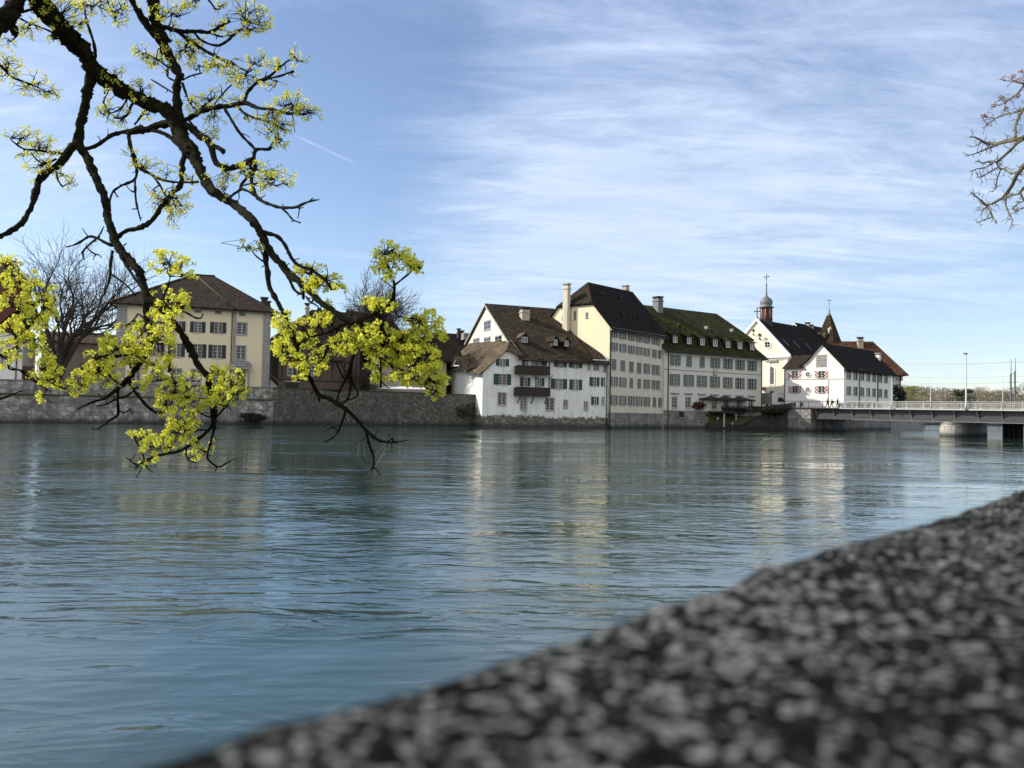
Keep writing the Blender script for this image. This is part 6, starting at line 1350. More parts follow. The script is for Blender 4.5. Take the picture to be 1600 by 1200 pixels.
# ---------------------------------------------------------------- foreground maple in bloom
m_, nt, b = newmat('blossom'); g = node(nt, 'ShaderNodeNewGeometry')
rnd = g.outputs['Random Per Island']; cc = ramp(nt, rnd, [(0.0, (.50, .55, .05)), (.3, (.76, .77, .07)), (.75, (.90, .86, .09)), (1.0, (.95, .92, .26))]); nt.links.new(cc, b.inputs['Base Color']); b.inputs['Roughness'].default_value = .6; b.inputs['Specular IOR Level'].default_value = .25
t = node(nt, 'ShaderNodeBsdfTranslucent', Color=cc); ms = node(nt, 'ShaderNodeMixShader', i0=.5, i1=b.outputs[0], i2=t.outputs[0]); nt.links.new(ms.outputs[0], nt.nodes['Material Output'].inputs[0])
random.seed(3)
def dz(px, py): return 6.2 + .9 * math.sin(px * .006 + .5) + .5 * math.sin(py * .008 + px * .003)
BR = []
def B(*pts, d=0.0, r=None):
    """traced limb: (px,py,radius_px) triples"""
    o = []
    for i, p in enumerate(pts): o.append((p[0], p[1], p[2]))
    BR.append((o, d))
B((20, -70, 24), (45, -30, 23), (62, 2, 21), (85, 32, 20), (110, 60, 19), (131, 82, 17), (150, 112, 17), (175, 130, 15), (200, 146, 13.5), (228, 160, 13), (252, 168, 13.5), (272, 186, 15), (283, 212, 15.5), (301, 241, 13.5), (312, 264, 11), (320, 282, 11), (331, 297, 11.5), (345, 306, 9), (361, 316, 8.5), (378, 329, 8.5), (391, 341, 9), (402, 354, 8.5), (411, 370, 8), (417, 386, 9), (428, 400, 8), (441, 414, 7.5), (455, 430, 8.5), (468, 440, 8), (480, 452, 7), (497, 468, 6.6), (512, 480, 6.2), (526, 490, 6.5), (540, 499, 6), (556, 508, 5))
B((-60, 80, 24), (-20, 50, 22), (8, 26, 18), (28, 2, 15), (44, -28, 15), (50, -60, 16))
B((8, 28, 12), (20, 44, 9), (25, 57, 4))
B((228, -60, 13), (236, -20, 12), (241, 8, 11), (243, 30, 12), (250, 52, 13), (258, 72, 12), (266, 90, 9), (276, 108, 10), (281, 118, 8), (277, 132, 7.5), (276, 150, 8), (279, 172, 9), (283, 195, 10))
B((190, -30, 6), (207, 4, 6), (221, 26, 8), (236, 48, 8), (248, 58, 7))
B((143, 108, 11), (142, 122, 11), (137, 145, 10), (131, 170, 9.5), (126, 195, 9), (122, 222, 11), (133, 240, 9.5), (143, 262, 9), (152, 282, 8.5), (160, 298, 9), (165, 318, 8), (168, 340, 8), (175, 362, 8), (181, 378, 9), (190, 394, 9), (205, 410, 9), (218, 425, 9), (224, 445, 9), (232, 465, 9), (248, 478, 7), (262, 492, 6), (275, 508, 6), (286, 525, 6.5), (294, 540, 8), (303, 553, 7.5), (308, 568, 6.5), (318, 580, 6), (325, 590, 7), (328, 605, 5.5), (329, 622, 5), (333, 636, 5))
B((122, 222, 9), (108, 236, 9), (92, 256, 8.5), (75, 268, 7), (62, 280, 8), (57, 296, 7), (52, 316, 6.5), (44, 332, 6), (36, 346, 6.5), (18, 360, 5.5), (-12, 374, 5.5), (-60, 400, 6))
B((284, 222, 6.5), (288, 240, 6), (285, 258, 6), (283, 285, 5.5), (270, 302, 6), (256, 318, 6.5), (247, 330, 5.5), (236, 346, 5), (218, 356, 4.8), (200, 360, 4.2), (183, 370, 5))
B((278, 192, 8), (262, 193, 7), (244, 196, 8), (232, 202, 7), (216, 203, 9), (205, 206, 7), (196, 206, 4), (178, 210, 4), (162, 220, 4.2), (148, 229, 3.6), (134, 232, 4))
B((222, 202, 4), (245, 205, 3.5), (262, 212, 3.8), (278, 226, 4), (286, 236, 4))
B((201, 208, 4), (203, 226, 4), (210, 246, 3.8), (214, 260, 4), (232, 270, 3.2), (250, 280, 2.6), (280, 285, 2.4), (310, 284, 2.2))
B((214, 260, 3.4), (211, 280, 3), (192, 289, 2.6), (178, 298, 2.2), (172, 312, 1.8), (173, 330, 1.2)); B((211, 282, 2.4), (212, 310, 2.2), (216, 330, 1.8), (220, 345, 1.2)); B((240, 275, 2.4), (252, 293, 2.4), (262, 312, 2))
B((178, 298, 1.6), (184, 308, 1.4)); B((211, 300, 1.6), (204, 298, 1.3), (198, 290, 1)); B((214, 326, 1.4), (206, 327, 1))
B((286, 188, 5), (302, 181, 5.5), (320, 172, 5), (338, 167, 5), (360, 165, 4.5), (382, 161, 5), (402, 168, 3.2), (427, 171, 3), (448, 177, 3), (476, 178, 2.6))
B((382, 161, 3.2), (385, 148, 3), (391, 139, 3.2), (404, 127, 3), (418, 121, 2.8), (430, 112, 2.2), (447, 97, 2.2)); B((418, 123, 2.2), (440, 118, 2), (457, 111, 1.8)); B((370, 166, 2.6), (384, 178, 2.6), (400, 185, 2.6), (417, 189, 2.4), (432, 197, 2.2), (446, 203, 2))
B((350, 168, 3), (361, 186, 3), (372, 204, 3), (382, 216, 3), (391, 225, 3), (399, 234, 3.2)); B((330, 170, 2), (341, 155, 1.8), (352, 142, 1.8), (362, 132, 1.6)); B((300, 182, 2.4), (318, 166, 2.2), (335, 152, 1.8))
B((250, 42, 5), (260, 43, 4.5), (280, 49, 4.5), (305, 49, 4), (327, 50, 3.6), (343, 42, 3.2), (359, 33, 2.6)); B((304, 51, 2.4), (312, 61, 2.6), (325, 68, 2.4), (341, 71, 2.6), (355, 64, 2.4), (366, 54, 2.2), (379, 45, 2.2))
B((278, 49, 4), (290, 59, 4.2), (301, 67, 3.8), (314, 75, 3.6), (327, 83, 3.4), (345, 92, 3), (360, 97, 2.8), (371, 104, 2.2), (386, 112, 1.8)); B((330, 52, 2), (345, 57, 2), (362, 55, 1.5)); B((318, -10, 2), (330, 5, 2), (336, 14, 1.8))
B((290, 196, 7), (302, 202, 8), (314, 213, 8.5), (324, 218, 7), (330, 230, 6.5), (335, 248, 7), (342, 258, 6.5), (353, 263, 6.5), (371, 260, 5.5), (385, 254, 6), (396, 251, 7.5)); B((330, 226, 6), (340, 231, 5.5), (348, 236, 5.5), (347, 240, 3))
B((397, 250, 4), (397, 242, 3.6), (400, 234, 3.6), (412, 233, 3.2), (421, 233, 3.6), (427, 222, 2.6), (431, 212, 2)); B((398, 252, 5), (398, 264, 4), (393, 276, 3.6), (395, 292, 4), (400, 306, 4), (409, 314, 3.6), (424, 320, 3.2), (438, 324, 3.2), (461, 324, 3), (475, 318, 2.4), (486, 314, 2.4), (499, 312, 1.2))
B((484, 314, 1.6), (489, 309, 1)); B((440, 325, 2.4), (449, 333, 2.2), (457, 343, 2), (469, 348, 1.4)); B((391, 256, 4.2), (391, 268, 3.6), (384, 280, 3.4), (376, 290, 3), (376, 296, 3.2), (365, 303, 2.4), (360, 309, 2)); B((377, 295, 3), (388, 299, 2.6), (398, 306, 2.6)); B((376, 292, 2), (385, 288, 1.8), (398, 287, 1.6), (415, 284, 1.4), (432, 291, 1.4)); B((460, 324, 1.8), (468, 325, 1.4), (474, 324, 1))
B((411, 363, 5), (424, 366, 4.2), (436, 371, 4.2), (446, 384, 4), (455, 402, 3.8), (465, 414, 3.4), (478, 419, 3.4), (487, 422, 4), (500, 431, 3.2), (510, 440, 3), (518, 452, 3)); B((487, 422, 3.4), (484, 436, 3), (478, 450, 3.2), (474, 459, 4), (474, 468, 2.6)); B((448, 428, 3), (455, 443, 2.8), (462, 455, 2.8), (473, 460, 3)); B((478, 463, 2), (486, 473, 2.4), (490, 466, 1.8)); B((447, 420, 1.8), (449, 435, 1.8))
B((416, 386, 6), (415, 404, 6), (418, 425, 6), (420, 445, 5.8), (428, 462, 5), (437, 478, 4.6), (447, 497, 4.4), (456, 518, 4), (463, 540, 4), (470, 560, 4), (478, 578, 4), (486, 594, 4.4), (495, 612, 4.6), (501, 618, 4), (512, 622, 4.5), (526, 630, 4.6), (541, 640, 4.4), (555, 653, 4), (567, 666, 4), (580, 680, 3.6), (592, 688, 3), (607, 691, 2.2), (622, 690, 1.4), (638, 688, .8)); B((495, 612, 4), (498, 622, 3), (498, 628, 1.2))
B((569, 667, 2.8), (573, 680, 2.8), (577, 696, 2.8), (583, 712, 2.6), (584, 726, 2.6), (580, 736, 1.8)); B((584, 730, 1.6), (592, 738, 1.2), (595, 744, .8)); B((571, 684, 1.4), (563, 689, 1.2)); B((540, 641, 3), (537, 652, 2.8), (532, 664, 2.6), (529, 674, 2.4), (521, 683, 1.8), (507, 691, 1)); B((529, 674, 1.5), (522, 668, 1.2), (518, 666, .8)); B((604, 691, 1.6), (612, 686, 1.2), (616, 685, .7))
B((558, 502, 5), (575, 494, 5), (592, 485, 5.2), (606, 480, 5), (613, 470, 4), (616, 456, 3.4), (616, 444, 3), (611, 430, 2.4), (605, 414, 2), (599, 400, 1.4)); B((616, 446, 2.6), (626, 438, 2.2), (636, 430, 2.2), (645, 421, 1.8), (655, 413, 1.2)); B((610, 426, 1.6), (615, 412, 1.4), (618, 398, 1)); B((604, 412, 1.5), (594, 406, 1.2), (586, 400, .9)); B((611, 476, 2.4), (618, 488, 1.6), (622, 494, 1))
B((563, 503, 5), (566, 514, 4.2), (563, 530, 3.6), (558, 545, 3.4), (551, 560, 3.4), (548, 574, 4), (543, 588, 4.4), (538, 596, 3), (531, 612, 2.4), (526, 627, 1.8)); B((546, 586, 3), (548, 600, 2.6), (546, 614, 2.4), (541, 626, 2.2), (528, 632, 2)); B((548, 588, 2.4), (554, 604, 2), (560, 615, 1.8), (552, 622, 1.6), (540, 626, 1.6)); B((540, 594, 2), (532, 582, 1.8), (528, 572, 1.5), (524, 564, 1)); B((530, 612, 1.8), (518, 610, 1.6), (504, 609, 1))
B((553, 504, 3.4), (540, 506, 3.2), (528, 511, 3.2), (517, 518, 3), (504, 522, 2.6), (488, 526, 2.4), (475, 533, 2), (464, 540, 1.4)); B((530, 512, 2.2), (524, 524, 2.2), (512, 545, 2.2), (506, 558, 1.8), (494, 572, 1.2)); B((552, 505, 1.8), (543, 514, 1.8), (534, 526, 1.6)); B((520, 517, 2), (516, 530, 1.6))
B((588, 488, 5), (594, 500, 4.6), (597, 514, 4.6), (603, 524, 3), (612, 530, 2.8), (620, 540, 2.2), (628, 548, 1.4)); B((596, 512, 3.4), (594, 530, 3.2), (597, 545, 2.8), (595, 565, 2.4), (595, 590, 2.2), (595, 606, 2)); B((601, 520, 2.6), (600, 540, 2), (604, 560, 1.6)); B((620, 575, 1.6), (632, 580, 1.8), (643, 587, 1.8), (652, 596, 1.6), (664, 605, 1.2)); B((597, 560, 1.8), (608, 568, 1.6), (620, 575, 1.6))
B((232, 458, 8), (229, 472, 7), (228, 488, 6.5), (232, 505, 6.5), (236, 518, 6.5), (235, 535, 6.5), (229, 552, 6.2), (220, 568, 5.6), (208, 582, 5.2), (198, 594, 5), (186, 606, 4.4), (172, 616, 4), (158, 624, 3.2), (140, 630, 2.4), (120, 640, 1.4)); B((234, 540, 6), (222, 547, 5.5), (208, 548, 6), (192, 553, 5.4), (180, 558, 3.6), (166, 555, 2.4), (150, 560, 1.8), (138, 568, 1.2))
B((202, 590, 4), (205, 603, 3.4), (214, 616, 3.2), (224, 628, 3.4), (236, 640, 3), (248, 645, 2.8), (260, 640, 2.4), (268, 630, 2), (272, 618, 1.6), (274, 600, 1.4)); B((184, 608, 3.2), (184, 630, 3), (184, 648, 2.8), (172, 656, 2.4), (160, 665, 2.2), (150, 671, 1.4), (143, 668, .9)); B((184, 640, 2), (193, 645, 1.6), (205, 638, 1)); B((207, 612, 2.2), (196, 620, 2.4), (180, 624, 2.2), (165, 632, 1.8), (150, 634, 1.2)); B((186, 600, 2), (172, 588, 1.8), (163, 575, 1.6), (150, 565, 1.2)); B((200, 560, 2), (204, 575, 1.8))
B((332, 634, 5), (332, 648, 4.5), (331, 664, 3.8), (322, 676, 3.6), (308, 687, 3.6), (294, 697, 3.4), (278, 705, 3.2), (260, 709, 3), (244, 713, 2.8), (230, 718, 2.6), (218, 726, 2.2), (211, 732, 1.4)); B((337, 636, 4), (336, 655, 3.6), (334, 672, 3.2), (330, 688, 2.6), (326, 702, 2.4), (324, 716, 2.2), (332, 724, 2), (341, 730, 2), (352, 725, 1.8), (366, 717, 1)); B((339, 729, 1.6), (336, 737, 1))
B((226, 722, 1.8), (224, 712, 1.8), (220, 704, 1.8), (215, 694, 1.4)); B((223, 724, 1.4), (219, 736, 1.2), (212, 747, .8)); B((216, 728, 1.6), (206, 722, 1.4), (196, 714, .9)); B((291, 698, 2), (291, 710, 1.8), (295, 719, 1.6), (306, 723, 1.2)); B((325, 672, 2.2), (310, 672, 1.8), (298, 677, 1.6), (288, 682, 1.2)); B((332, 620, 3.4), (344, 630, 3.4), (352, 636, 3), (362, 622, 2), (372, 612, 1.4)); B((352, 636, 2.4), (344, 645, 2.2), (337, 654, 2)); B((332, 652, 2), (318, 648, 1.8), (306, 636, 1.4)); B((226, 724, 1.5), (232, 733, 1.3), (240, 738, .8))
B((272, 505, 3), (262, 490, 3), (258, 478, 2.6), (256, 462, 2), (262, 448, 1.6), (266, 432, 1.2)); B((256, 478, 2.4), (272, 484, 2.6), (290, 488, 2.4), (304, 496, 2.2), (314, 497, 2), (317, 490, 1.2)); B((236, 512, 2.6), (226, 498, 2), (216, 490, 1.6)); B((190, 396, 4), (196, 412, 3.6), (205, 426, 3), (214, 440, 3), (224, 452, 3.4)); B((176, 392, 3.4), (173, 410, 3), (172, 430, 2.8), (168, 446, 2.2), (162, 462, 1.6)); B((173, 428, 2), (185, 436, 2), (198, 446, 1.8), (212, 462, 1.6))
B((176, 383, 3.6), (166, 380, 3.4), (156, 374, 3), (146, 370, 3.2), (138, 370, 2.6), (124, 379, 2.4), (112, 384, 1.8), (103, 386, 1.2)); B((150, 374, 2.2), (142, 380, 2), (134, 388, 2), (129, 396, 1.8), (132, 406, 1.2)); B((137, 388, 1.6), (146, 396, 1.6), (154, 398, 1.4), (159, 403, 1)); B((153, 371, 1.8), (158, 363, 1.8), (162, 354, 1)); B((193, 384, 1.6), (198, 380, 1))
B((31, 20, 3), (44, 16, 2.6), (58, 13, 2.4)); B((30, 28, 2.2), (43, 35, 2), (56, 40, 2), (72, 46, 2.2), (84, 52, 2)); B((-20, 90, 3), (0, 102, 2.8), (18, 120, 2.4), (36, 127, 2), (52, 133, 1.8), (66, 140, 1.2)); B((145, 100, 4), (149, 86, 3.6), (147, 70, 3), (142, 52, 2.6), (136, 34, 2.4), (133, 18, 2), (134, 2, 1.4)); B((165, -10, 1.6), (170, 8, 1.6), (178, 20, 1.4))
B((97, 240, 3), (84, 238, 2.6), (66, 236, 2.4), (50, 234, 2.2), (38, 233, 2.2), (26, 226, 1.8), (17, 218, 1.2)); B((88, 248, 2.2), (78, 254, 2), (66, 255, 1.8), (56, 248, 1.6), (48, 238, 1.4)); B((88, 268, 2.2), (91, 282, 1.8), (98, 292, 1.4)); B((62, 280, 1.8), (74, 262, 1.6), (84, 248, 1.2))
B((-70, 500, 6), (-30, 505, 5), (0, 505, 4), (20, 492, 3), (40, 480, 2.6), (56, 474, 2), (72, 466, 1.4)); B((-70, 540, 5), (-20, 548, 3.6), (2, 555, 3), (14, 548, 2.6), (30, 540, 2), (44, 530, 1.4)); B((-10, 552, 2.6), (12, 562, 2.6), (14, 576, 2.2), (30, 578, 2), (50, 586, 2), (74, 596, 1.6), (96, 606, 1)); B((-60, 632, 3), (-10, 626, 2.6), (16, 618, 2.2), (30, 612, 1.4), (42, 610, .8)); B((30, 578, 2), (60, 600, 1.8), (80, 612, 1.2)); B((0, 440, 2), (20, 445, 1.8), (40, 440, 1.2))
B((262, 170, 3), (250, 163, 2.4), (240, 158, 2), (228, 152, 1.6)); B((215, 155, 3), (205, 165, 2.6), (200, 178, 2.4), (190, 185, 2), (178, 184, 1.6)); B((200, 150, 2), (190, 168, 1.8), (172, 176, 1.4), (162, 160, 1)); B((229, 170, 3), (218, 185, 2.4), (210, 195, 2.2)); B((276, 110, 2.4), (262, 104, 2.2), (248, 94, 2), (232, 86, 1.6)); B((277, 128, 2), (262, 120, 1.8), (260, 108, 1.6)); B((279, 150, 2), (262, 140, 1.8), (246, 130, 1.8), (236, 124, 1.2)); B((263, 118, 1.6), (262, 100, 1.4)); B((440, 560, 1.4), (452, 552, 1.6), (466, 546, 1.6))
B((405, 380, 2), (408, 392, 2), (414, 404, 3)); B((390, 384, 1.6), (398, 398, 1.6), (410, 408, 2)); B((292, 184, 2), (305, 200, 2.2), (318, 214, 1.6)); B((285, 125, 2), (300, 118, 1.8), (316, 114, 1.4)); B((285, 130, 3), (292, 150, 2.4), (300, 165, 2), (312, 176, 2))
T = MB(); NODES = []
for tr, doff in BR:
    P = []; R = []
    # resample with smooth interpolation
    pts = [(p[0], p[1], p[2]) for p in tr]
    for i in range(len(pts) - 1):
        p0 = pts[max(i - 1, 0)]; p1 = pts[i]; p2 = pts[i + 1]; p3 = pts[min(i + 2, len(pts) - 1)]
        n = max(2, int(math.dist(p1[:2], p2[:2]) / (5 if p1[2] > 5 else 4)))
        for k in range(n + (1 if i == len(pts) - 2 else 0)):
            t = k / n; c = [0.5 * (2 * p1[j] + (p2[j] - p0[j]) * t + (2 * p0[j] - 5 * p1[j] + 4 * p2[j] - p3[j]) * t * t + (3 * p1[j] - p0[j] - 3 * p2[j] + p3[j]) * t ** 3) for j in range(3)]
            D = dz(c[0], c[1]); w = at(c[0], c[1], D); rr = max(c[2], .5) * D / FPX * (.69 if c[2] > 5 else .74)
            P.append(w); R.append(rr * (1 + .10 * math.sin(c[0] * .37 + c[1] * .23) + random.uniform(-.10, .16))); NODES.append((c[0], c[1], w, max(c[2], .5)))
    big = R[0] > .02
    if big:
        for k in range(1, len(P) - 1): P[k] = P[k] + Vector([random.uniform(-1, 1) for _ in range(3)]) * R[k] * .16
    T.tube(P, R, 12 if big else 7, jit=.20 if big else .16)
    # burrs, spur twigs and moss tufts
    for k in range(1, len(P) - 1):
        if R[k] > .009:
            for _ in range(9 if R[k] > .03 else 4):
                d = Vector([random.gauss(0, 1) for _ in range(3)]).normalized(); c0 = P[k] + d * R[k] * .85; s = R[k] * random.uniform(.12, .42)
                a = d.orthogonal().normalized(); b_ = d.cross(a); T.face([c0 + a * s, c0 + b_ * s, c0 + d * s * 1.3]); T.face([c0 + b_ * s, c0 - a * s, c0 + d * s * 1.3]); T.face([c0 - a * s, c0 - b_ * s, c0 + d * s * 1.3]); T.face([c0 - b_ * s, c0 + a * s, c0 + d * s * 1.3])
        if random.random() < (.16 if R[k] < .02 else .05):
            d = Vector([random.gauss(0, 1) for _ in range(3)]).normalized(); L = random.uniform(.03, .11); q = P[k] + d * L * .5 + Vector((0, 0, random.uniform(-.2, .3) * L)); T.tube([P[k], q, q + (d + Vector([random.uniform(-.6, .6) for _ in range(3)])) * L * .5], [.006, .0045, .003], 4, cap=False)
# unseen trunk that carries the limbs, standing on the quay behind the camera
tb_ = Vector((-1.6, -5.5, 1.6)); fork = tb_ + Vector((-.4, .5, 3.6))
T.tube([tb_ - Vector((0, 0, .2)), tb_ + Vector((-.1, .1, 1.6)), fork], [.42, .33, .30], 14, jit=.06)
def limb(pts, r0, r1): T.tube([p for p in pts], [lerp(r0, r1, i / (len(pts) - 1)) for i in range(len(pts))], 12, jit=.07)
def px_w(px, py): return at(px, py, dz(px, py))
l1 = px_w(20, -70); l2 = px_w(50, -60); l3 = px_w(228, -60); l4 = px_w(190, -30); l5 = px_w(-60, 80); l6 = px_w(-60, 400); l7 = px_w(-70, 520)
mid1 = Vector((-2.6, .5, 7.6)); limb([fork, Vector((-2.2, -2.6, 6.6)), mid1, Vector((-3.6, 3.8, 8.2)), l1], .26, .125); limb([mid1, Vector((-3.0, 3.4, 8.6)), l2], .16, .095)
limb([fork, Vector((-1.6, -2.0, 7.2)), Vector((-2.0, 2.5, 8.8)), l3], .20, .07); limb([Vector((-2.0, 2.5, 8.8)), l4], .06, .033)
limb([mid1, Vector((-4.2, 2.8, 7.4)), l5], .17, .13); limb([fork, Vector((-3.6, -1.5, 5.6)), Vector((-5.2, 2.6, 4.6)), l6], .14, .034); limb([Vector((-5.2, 2.6, 4.6)), Vector((-5.4, 4.4, 3.8)), l7], .08, .03); limb([Vector((-5.4, 4.4, 3.8)), px_w(-60, 632)], .03, .016); limb([Vector((-5.3, 3.6, 4.2)), px_w(-70, 540)], .04, .028); limb([px_w(-20, 50), px_w(-24, 70), px_w(-20, 90)], .03, .016)
tree = thing('maple_tree', 'yellow green blossoming maple whose dark mossy limbs hang into the left of the view', 'tree', tb_)
# blossom clumps
CL = [(95, 18, 42, 26), (150, 12, 42, 22), (186, 18, 20, 24), (200, 4, 20, 14), (42, 45, 24, 18), (14, 105, 25, 25), (50, 132, 40, 20), (80, 145, 18, 12), (12, 68, 14, 14), (84, 62, 14, 8), (120, 40, 22, 14), (65, 10, 20, 12),
      (182, 112, 22, 12), (172, 135, 16, 12), (172, 178, 26, 20), (190, 190, 20, 12), (222, 140, 22, 18), (228, 84, 26, 18), (245, 98, 20, 16), (285, 85, 30, 24), (252, 70, 14, 14), (225, 178, 20, 10), (160, 160, 12, 16),
      (272, 12, 34, 14), (248, 22, 18, 16), (300, 10, 16, 10), (384, 28, 42, 32), (398, 48, 26, 16), (352, 10, 20, 10), (340, 42, 14, 12), (300, 72, 25, 20), (310, 98, 22, 12), (268, 50, 14, 18),
      (350, 108, 28, 18), (380, 122, 34, 18), (402, 92, 22, 14), (430, 100, 18, 12), (466, 86, 16, 18), (460, 112, 12, 8), (422, 128, 24, 10), (332, 98, 14, 10),
      (325, 150, 25, 16), (368, 155, 18, 12), (312, 172, 18, 12), (458, 158, 30, 18), (482, 174, 24, 14), (425, 178, 28, 18), (432, 200, 32, 24), (442, 222, 18, 10), (335, 190, 16, 20), (330, 214, 16, 14), (300, 160, 14, 12), (380, 186, 12, 8),
      (36, 212, 28, 16), (62, 228, 32, 18), (85, 238, 20, 12), (62, 260, 24, 16), (100, 272, 18, 12), (36, 248, 12, 12), (104, 288, 14, 10), (55, 278, 12, 8),
      (203, 245, 14, 16), (230, 256, 28, 14), (262, 270, 26, 12), (252, 312, 24, 22), (280, 308, 22, 22), (268, 340, 16, 16), (300, 276, 16, 12), (236, 300, 12, 14), (292, 325, 12, 14),
      (345, 272, 24, 18), (372, 268, 20, 14), (405, 268, 30, 18), (430, 278, 28, 14), (412, 296, 20, 12), (340, 290, 12, 8), (446, 284, 14, 8), (352, 310, 8, 8),
      (390, 382, 16, 12), (406, 392, 10, 8), (480, 430, 24, 20), (498, 446, 20, 16), (520, 438, 14, 10), (506, 488, 20, 18), (500, 500, 18, 12), (480, 448, 12, 12), (532, 450, 10, 8),
      (610, 392, 30, 16), (594, 410, 18, 14), (640, 412, 20, 14), (604, 432, 18, 10), (628, 400, 16, 14), (590, 474, 28, 12), (610, 470, 12, 10), (655, 420, 6, 8),
      (442, 512, 18, 28), (450, 545, 24, 24), (475, 512, 16, 16), (480, 532, 14, 12), (440, 490, 14, 12), (500, 558, 22, 18), (486, 578, 22, 12), (460, 562, 24, 10), (526, 538, 16, 14), (470, 590, 12, 6),
      (552, 530, 24, 18), (576, 520, 24, 18), (600, 528, 30, 24), (628, 545, 32, 26), (608, 574, 32, 20), (640, 520, 35, 18), (664, 504, 30, 20), (682, 520, 20, 14), (660, 560, 34, 26), (678, 586, 22, 24), (680, 610, 16, 12), (598, 590, 18, 10), (640, 592, 30, 12), (580, 545, 20, 12), (650, 540, 30, 18), (540, 545, 14, 10),
      (265, 412, 34, 18), (292, 430, 16, 12), (248, 402, 14, 12), (266, 468, 28, 20), (248, 482, 18, 14), (285, 476, 16, 18), (240, 502, 20, 20), (222, 520, 28, 20), (250, 540, 26, 24), (218, 540, 20, 14), (262, 510, 16, 24), (262, 565, 12, 10),
      (190, 540, 36, 20), (162, 560, 30, 18), (150, 585, 32, 20), (124, 602, 26, 16), (180, 592, 20, 10), (215, 572, 22, 16), (238, 568, 18, 16), (218, 602, 18, 8), (170, 540, 22, 14), (135, 580, 18, 16), (200, 560, 24, 16), (112, 610, 16, 8), (190, 515, 14, 8),
      (30, 440, 32, 24), (60, 460, 28, 26), (28, 480, 34, 26), (75, 492, 18, 22), (14, 408, 20, 12), (20, 520, 30, 20), (46, 530, 24, 18), (30, 552, 20, 8), (76, 568, 22, 18), (86, 592, 24, 14), (58, 592, 18, 10), (60, 548, 20, 14), (100, 600, 16, 8), (62, 625, 5, 12), (8, 560, 12, 14), (50, 500, 26, 20),
      (245, 592, 24, 10), (280, 594, 30, 14), (265, 610, 24, 12), (300, 606, 20, 14), (260, 632, 22, 16), (290, 630, 30, 20), (284, 658, 26, 18), (272, 674, 20, 14), (355, 590, 28, 22), (346, 620, 28, 18), (370, 618, 12, 12), (335, 600, 18, 14), (386, 608, 7, 5), (340, 575, 12, 10), (300, 650, 14, 14), (320, 615, 14, 14),
      (262, 690, 28, 16), (240, 702, 24, 16), (290, 680, 18, 12), (224, 682, 22, 10), (234, 722, 18, 8), (314, 705, 18, 10), (300, 712, 12, 7), (208, 678, 10, 6), (330, 696, 5, 12), (306, 690, 12, 10)]
NP = np.array([(n[0], n[1]) for n in NODES]); NRW = [n[2] for n in NODES]; NRR = np.array([n[3] for n in NODES])
BV = []; BFc = []
def floret(c, n_, s, kk=1.0):
    for _ in range(n_):
        d = Vector([random.gauss(0, 1) for _ in range(3)]).normalized(); p = c + d * s * random.uniform(.55, 1.0)
        a = (d + Vector([random.gauss(0, .8) for _ in range(3)])).normalized(); u = a.orthogonal().normalized(); v = a.cross(u); th = random.uniform(0, 6.28); u, v = u * math.cos(th) + v * math.sin(th), v * math.cos(th) - u * math.sin(th)
        k = random.uniform(.0070, .0125) * kk; i = len(BV)
        BV.extend([tuple(p - u * k), tuple(p + v * k * .8), tuple(p + u * k * 1.1), tuple(p - v * k * .8)]); BFc.append((i, i + 1, i + 2, i + 3))
for (cx_, cy_, rx, ry) in CL:
    d2 = (NP[:, 0] - cx_) ** 2 + (NP[:, 1] - cy_) ** 2 + np.where(NRR > 5, 900, 0); j = int(d2.argmin()); hub = NRW[j]; hx, hy = NP[j]
    dj = dz(cx_, cy_) + random.uniform(-.15, .15); area = math.pi * rx * ry; dens = 30 if cy_ > 395 else 32
    n = max(4, int(area / dens)); um = []
    for _ in range(n):
        a = random.uniform(0, 6.283); r = math.sqrt(random.random()); r = r * (1 + .15 * math.sin(3 * a + cx_))
        x, y = cx_ + rx * r * math.cos(a), cy_ + ry * r * math.sin(a)
        if mnoise.noise(Vector((x * .085, y * .085, 5))) < -.10: continue
        um.append((x, y, at(x, y, dj + random.gauss(0, .13))))
    if not um: continue
    n = len(um); ks = max(1, n // 6); cen = [um[i][2].lerp(hub, .45) for i in random.sample(range(n), ks)]
    hub2 = at(cx_ * .75 + hx * .25, cy_ * .75 + hy * .25, dj)
    if (hub2 - hub).length > .05: T.tube(wander(hub, hub2, 4, .12), [.008, .007, .006, .0055, .005], 4, cap=False)
    else: hub2 = hub
    for c in cen: T.tube(wander(hub2, c, 3, .14), [.006, .005, .0045, .004], 4, cap=False)
    for (x, y, w) in um:
        c = min(cen, key=lambda q: (q - w).length); T.tube(wander(c, w, 2, .2), [.003, .0024, .0018], 3, cap=False)
        floret(w, random.randint(12, 20) if cy_ > 395 else random.randint(9, 15), .027 * random.uniform(.7, 1.3), 1.0 if cy_ > 395 else .78)
m_, nt, b = newmat('mossy_bark'); g = node(nt, 'ShaderNodeNewGeometry').outputs['Position']
n1 = node(nt, 'ShaderNodeTexNoise', Vector=g, Scale=7, Detail=8, Roughness=.75).outputs[0]; n2 = node(nt, 'ShaderNodeTexNoise', Vector=g, Scale=45, Detail=5, Roughness=.7).outputs[0]
cc = mix(nt, ramp(nt, n1, [(.40, 0), (.60, 1)]), (.008, .0065, .005), (.022, .022, .009)); cc = mix(nt, ramp(nt, n2, [(.58, 0), (.72, .8)]), cc, (.07, .065, .045)); nt.links.new(cc, b.inputs['Base Color']); b.inputs['Roughness'].default_value = 1; b.inputs['Specular IOR Level'].default_value = .1
nt.links.new(node(nt, 'ShaderNodeBump', Height=n2, Strength=1.0, Distance=.02).outputs[0], b.inputs['Normal'])
T.build('trunk', m_, tree, uv=False)
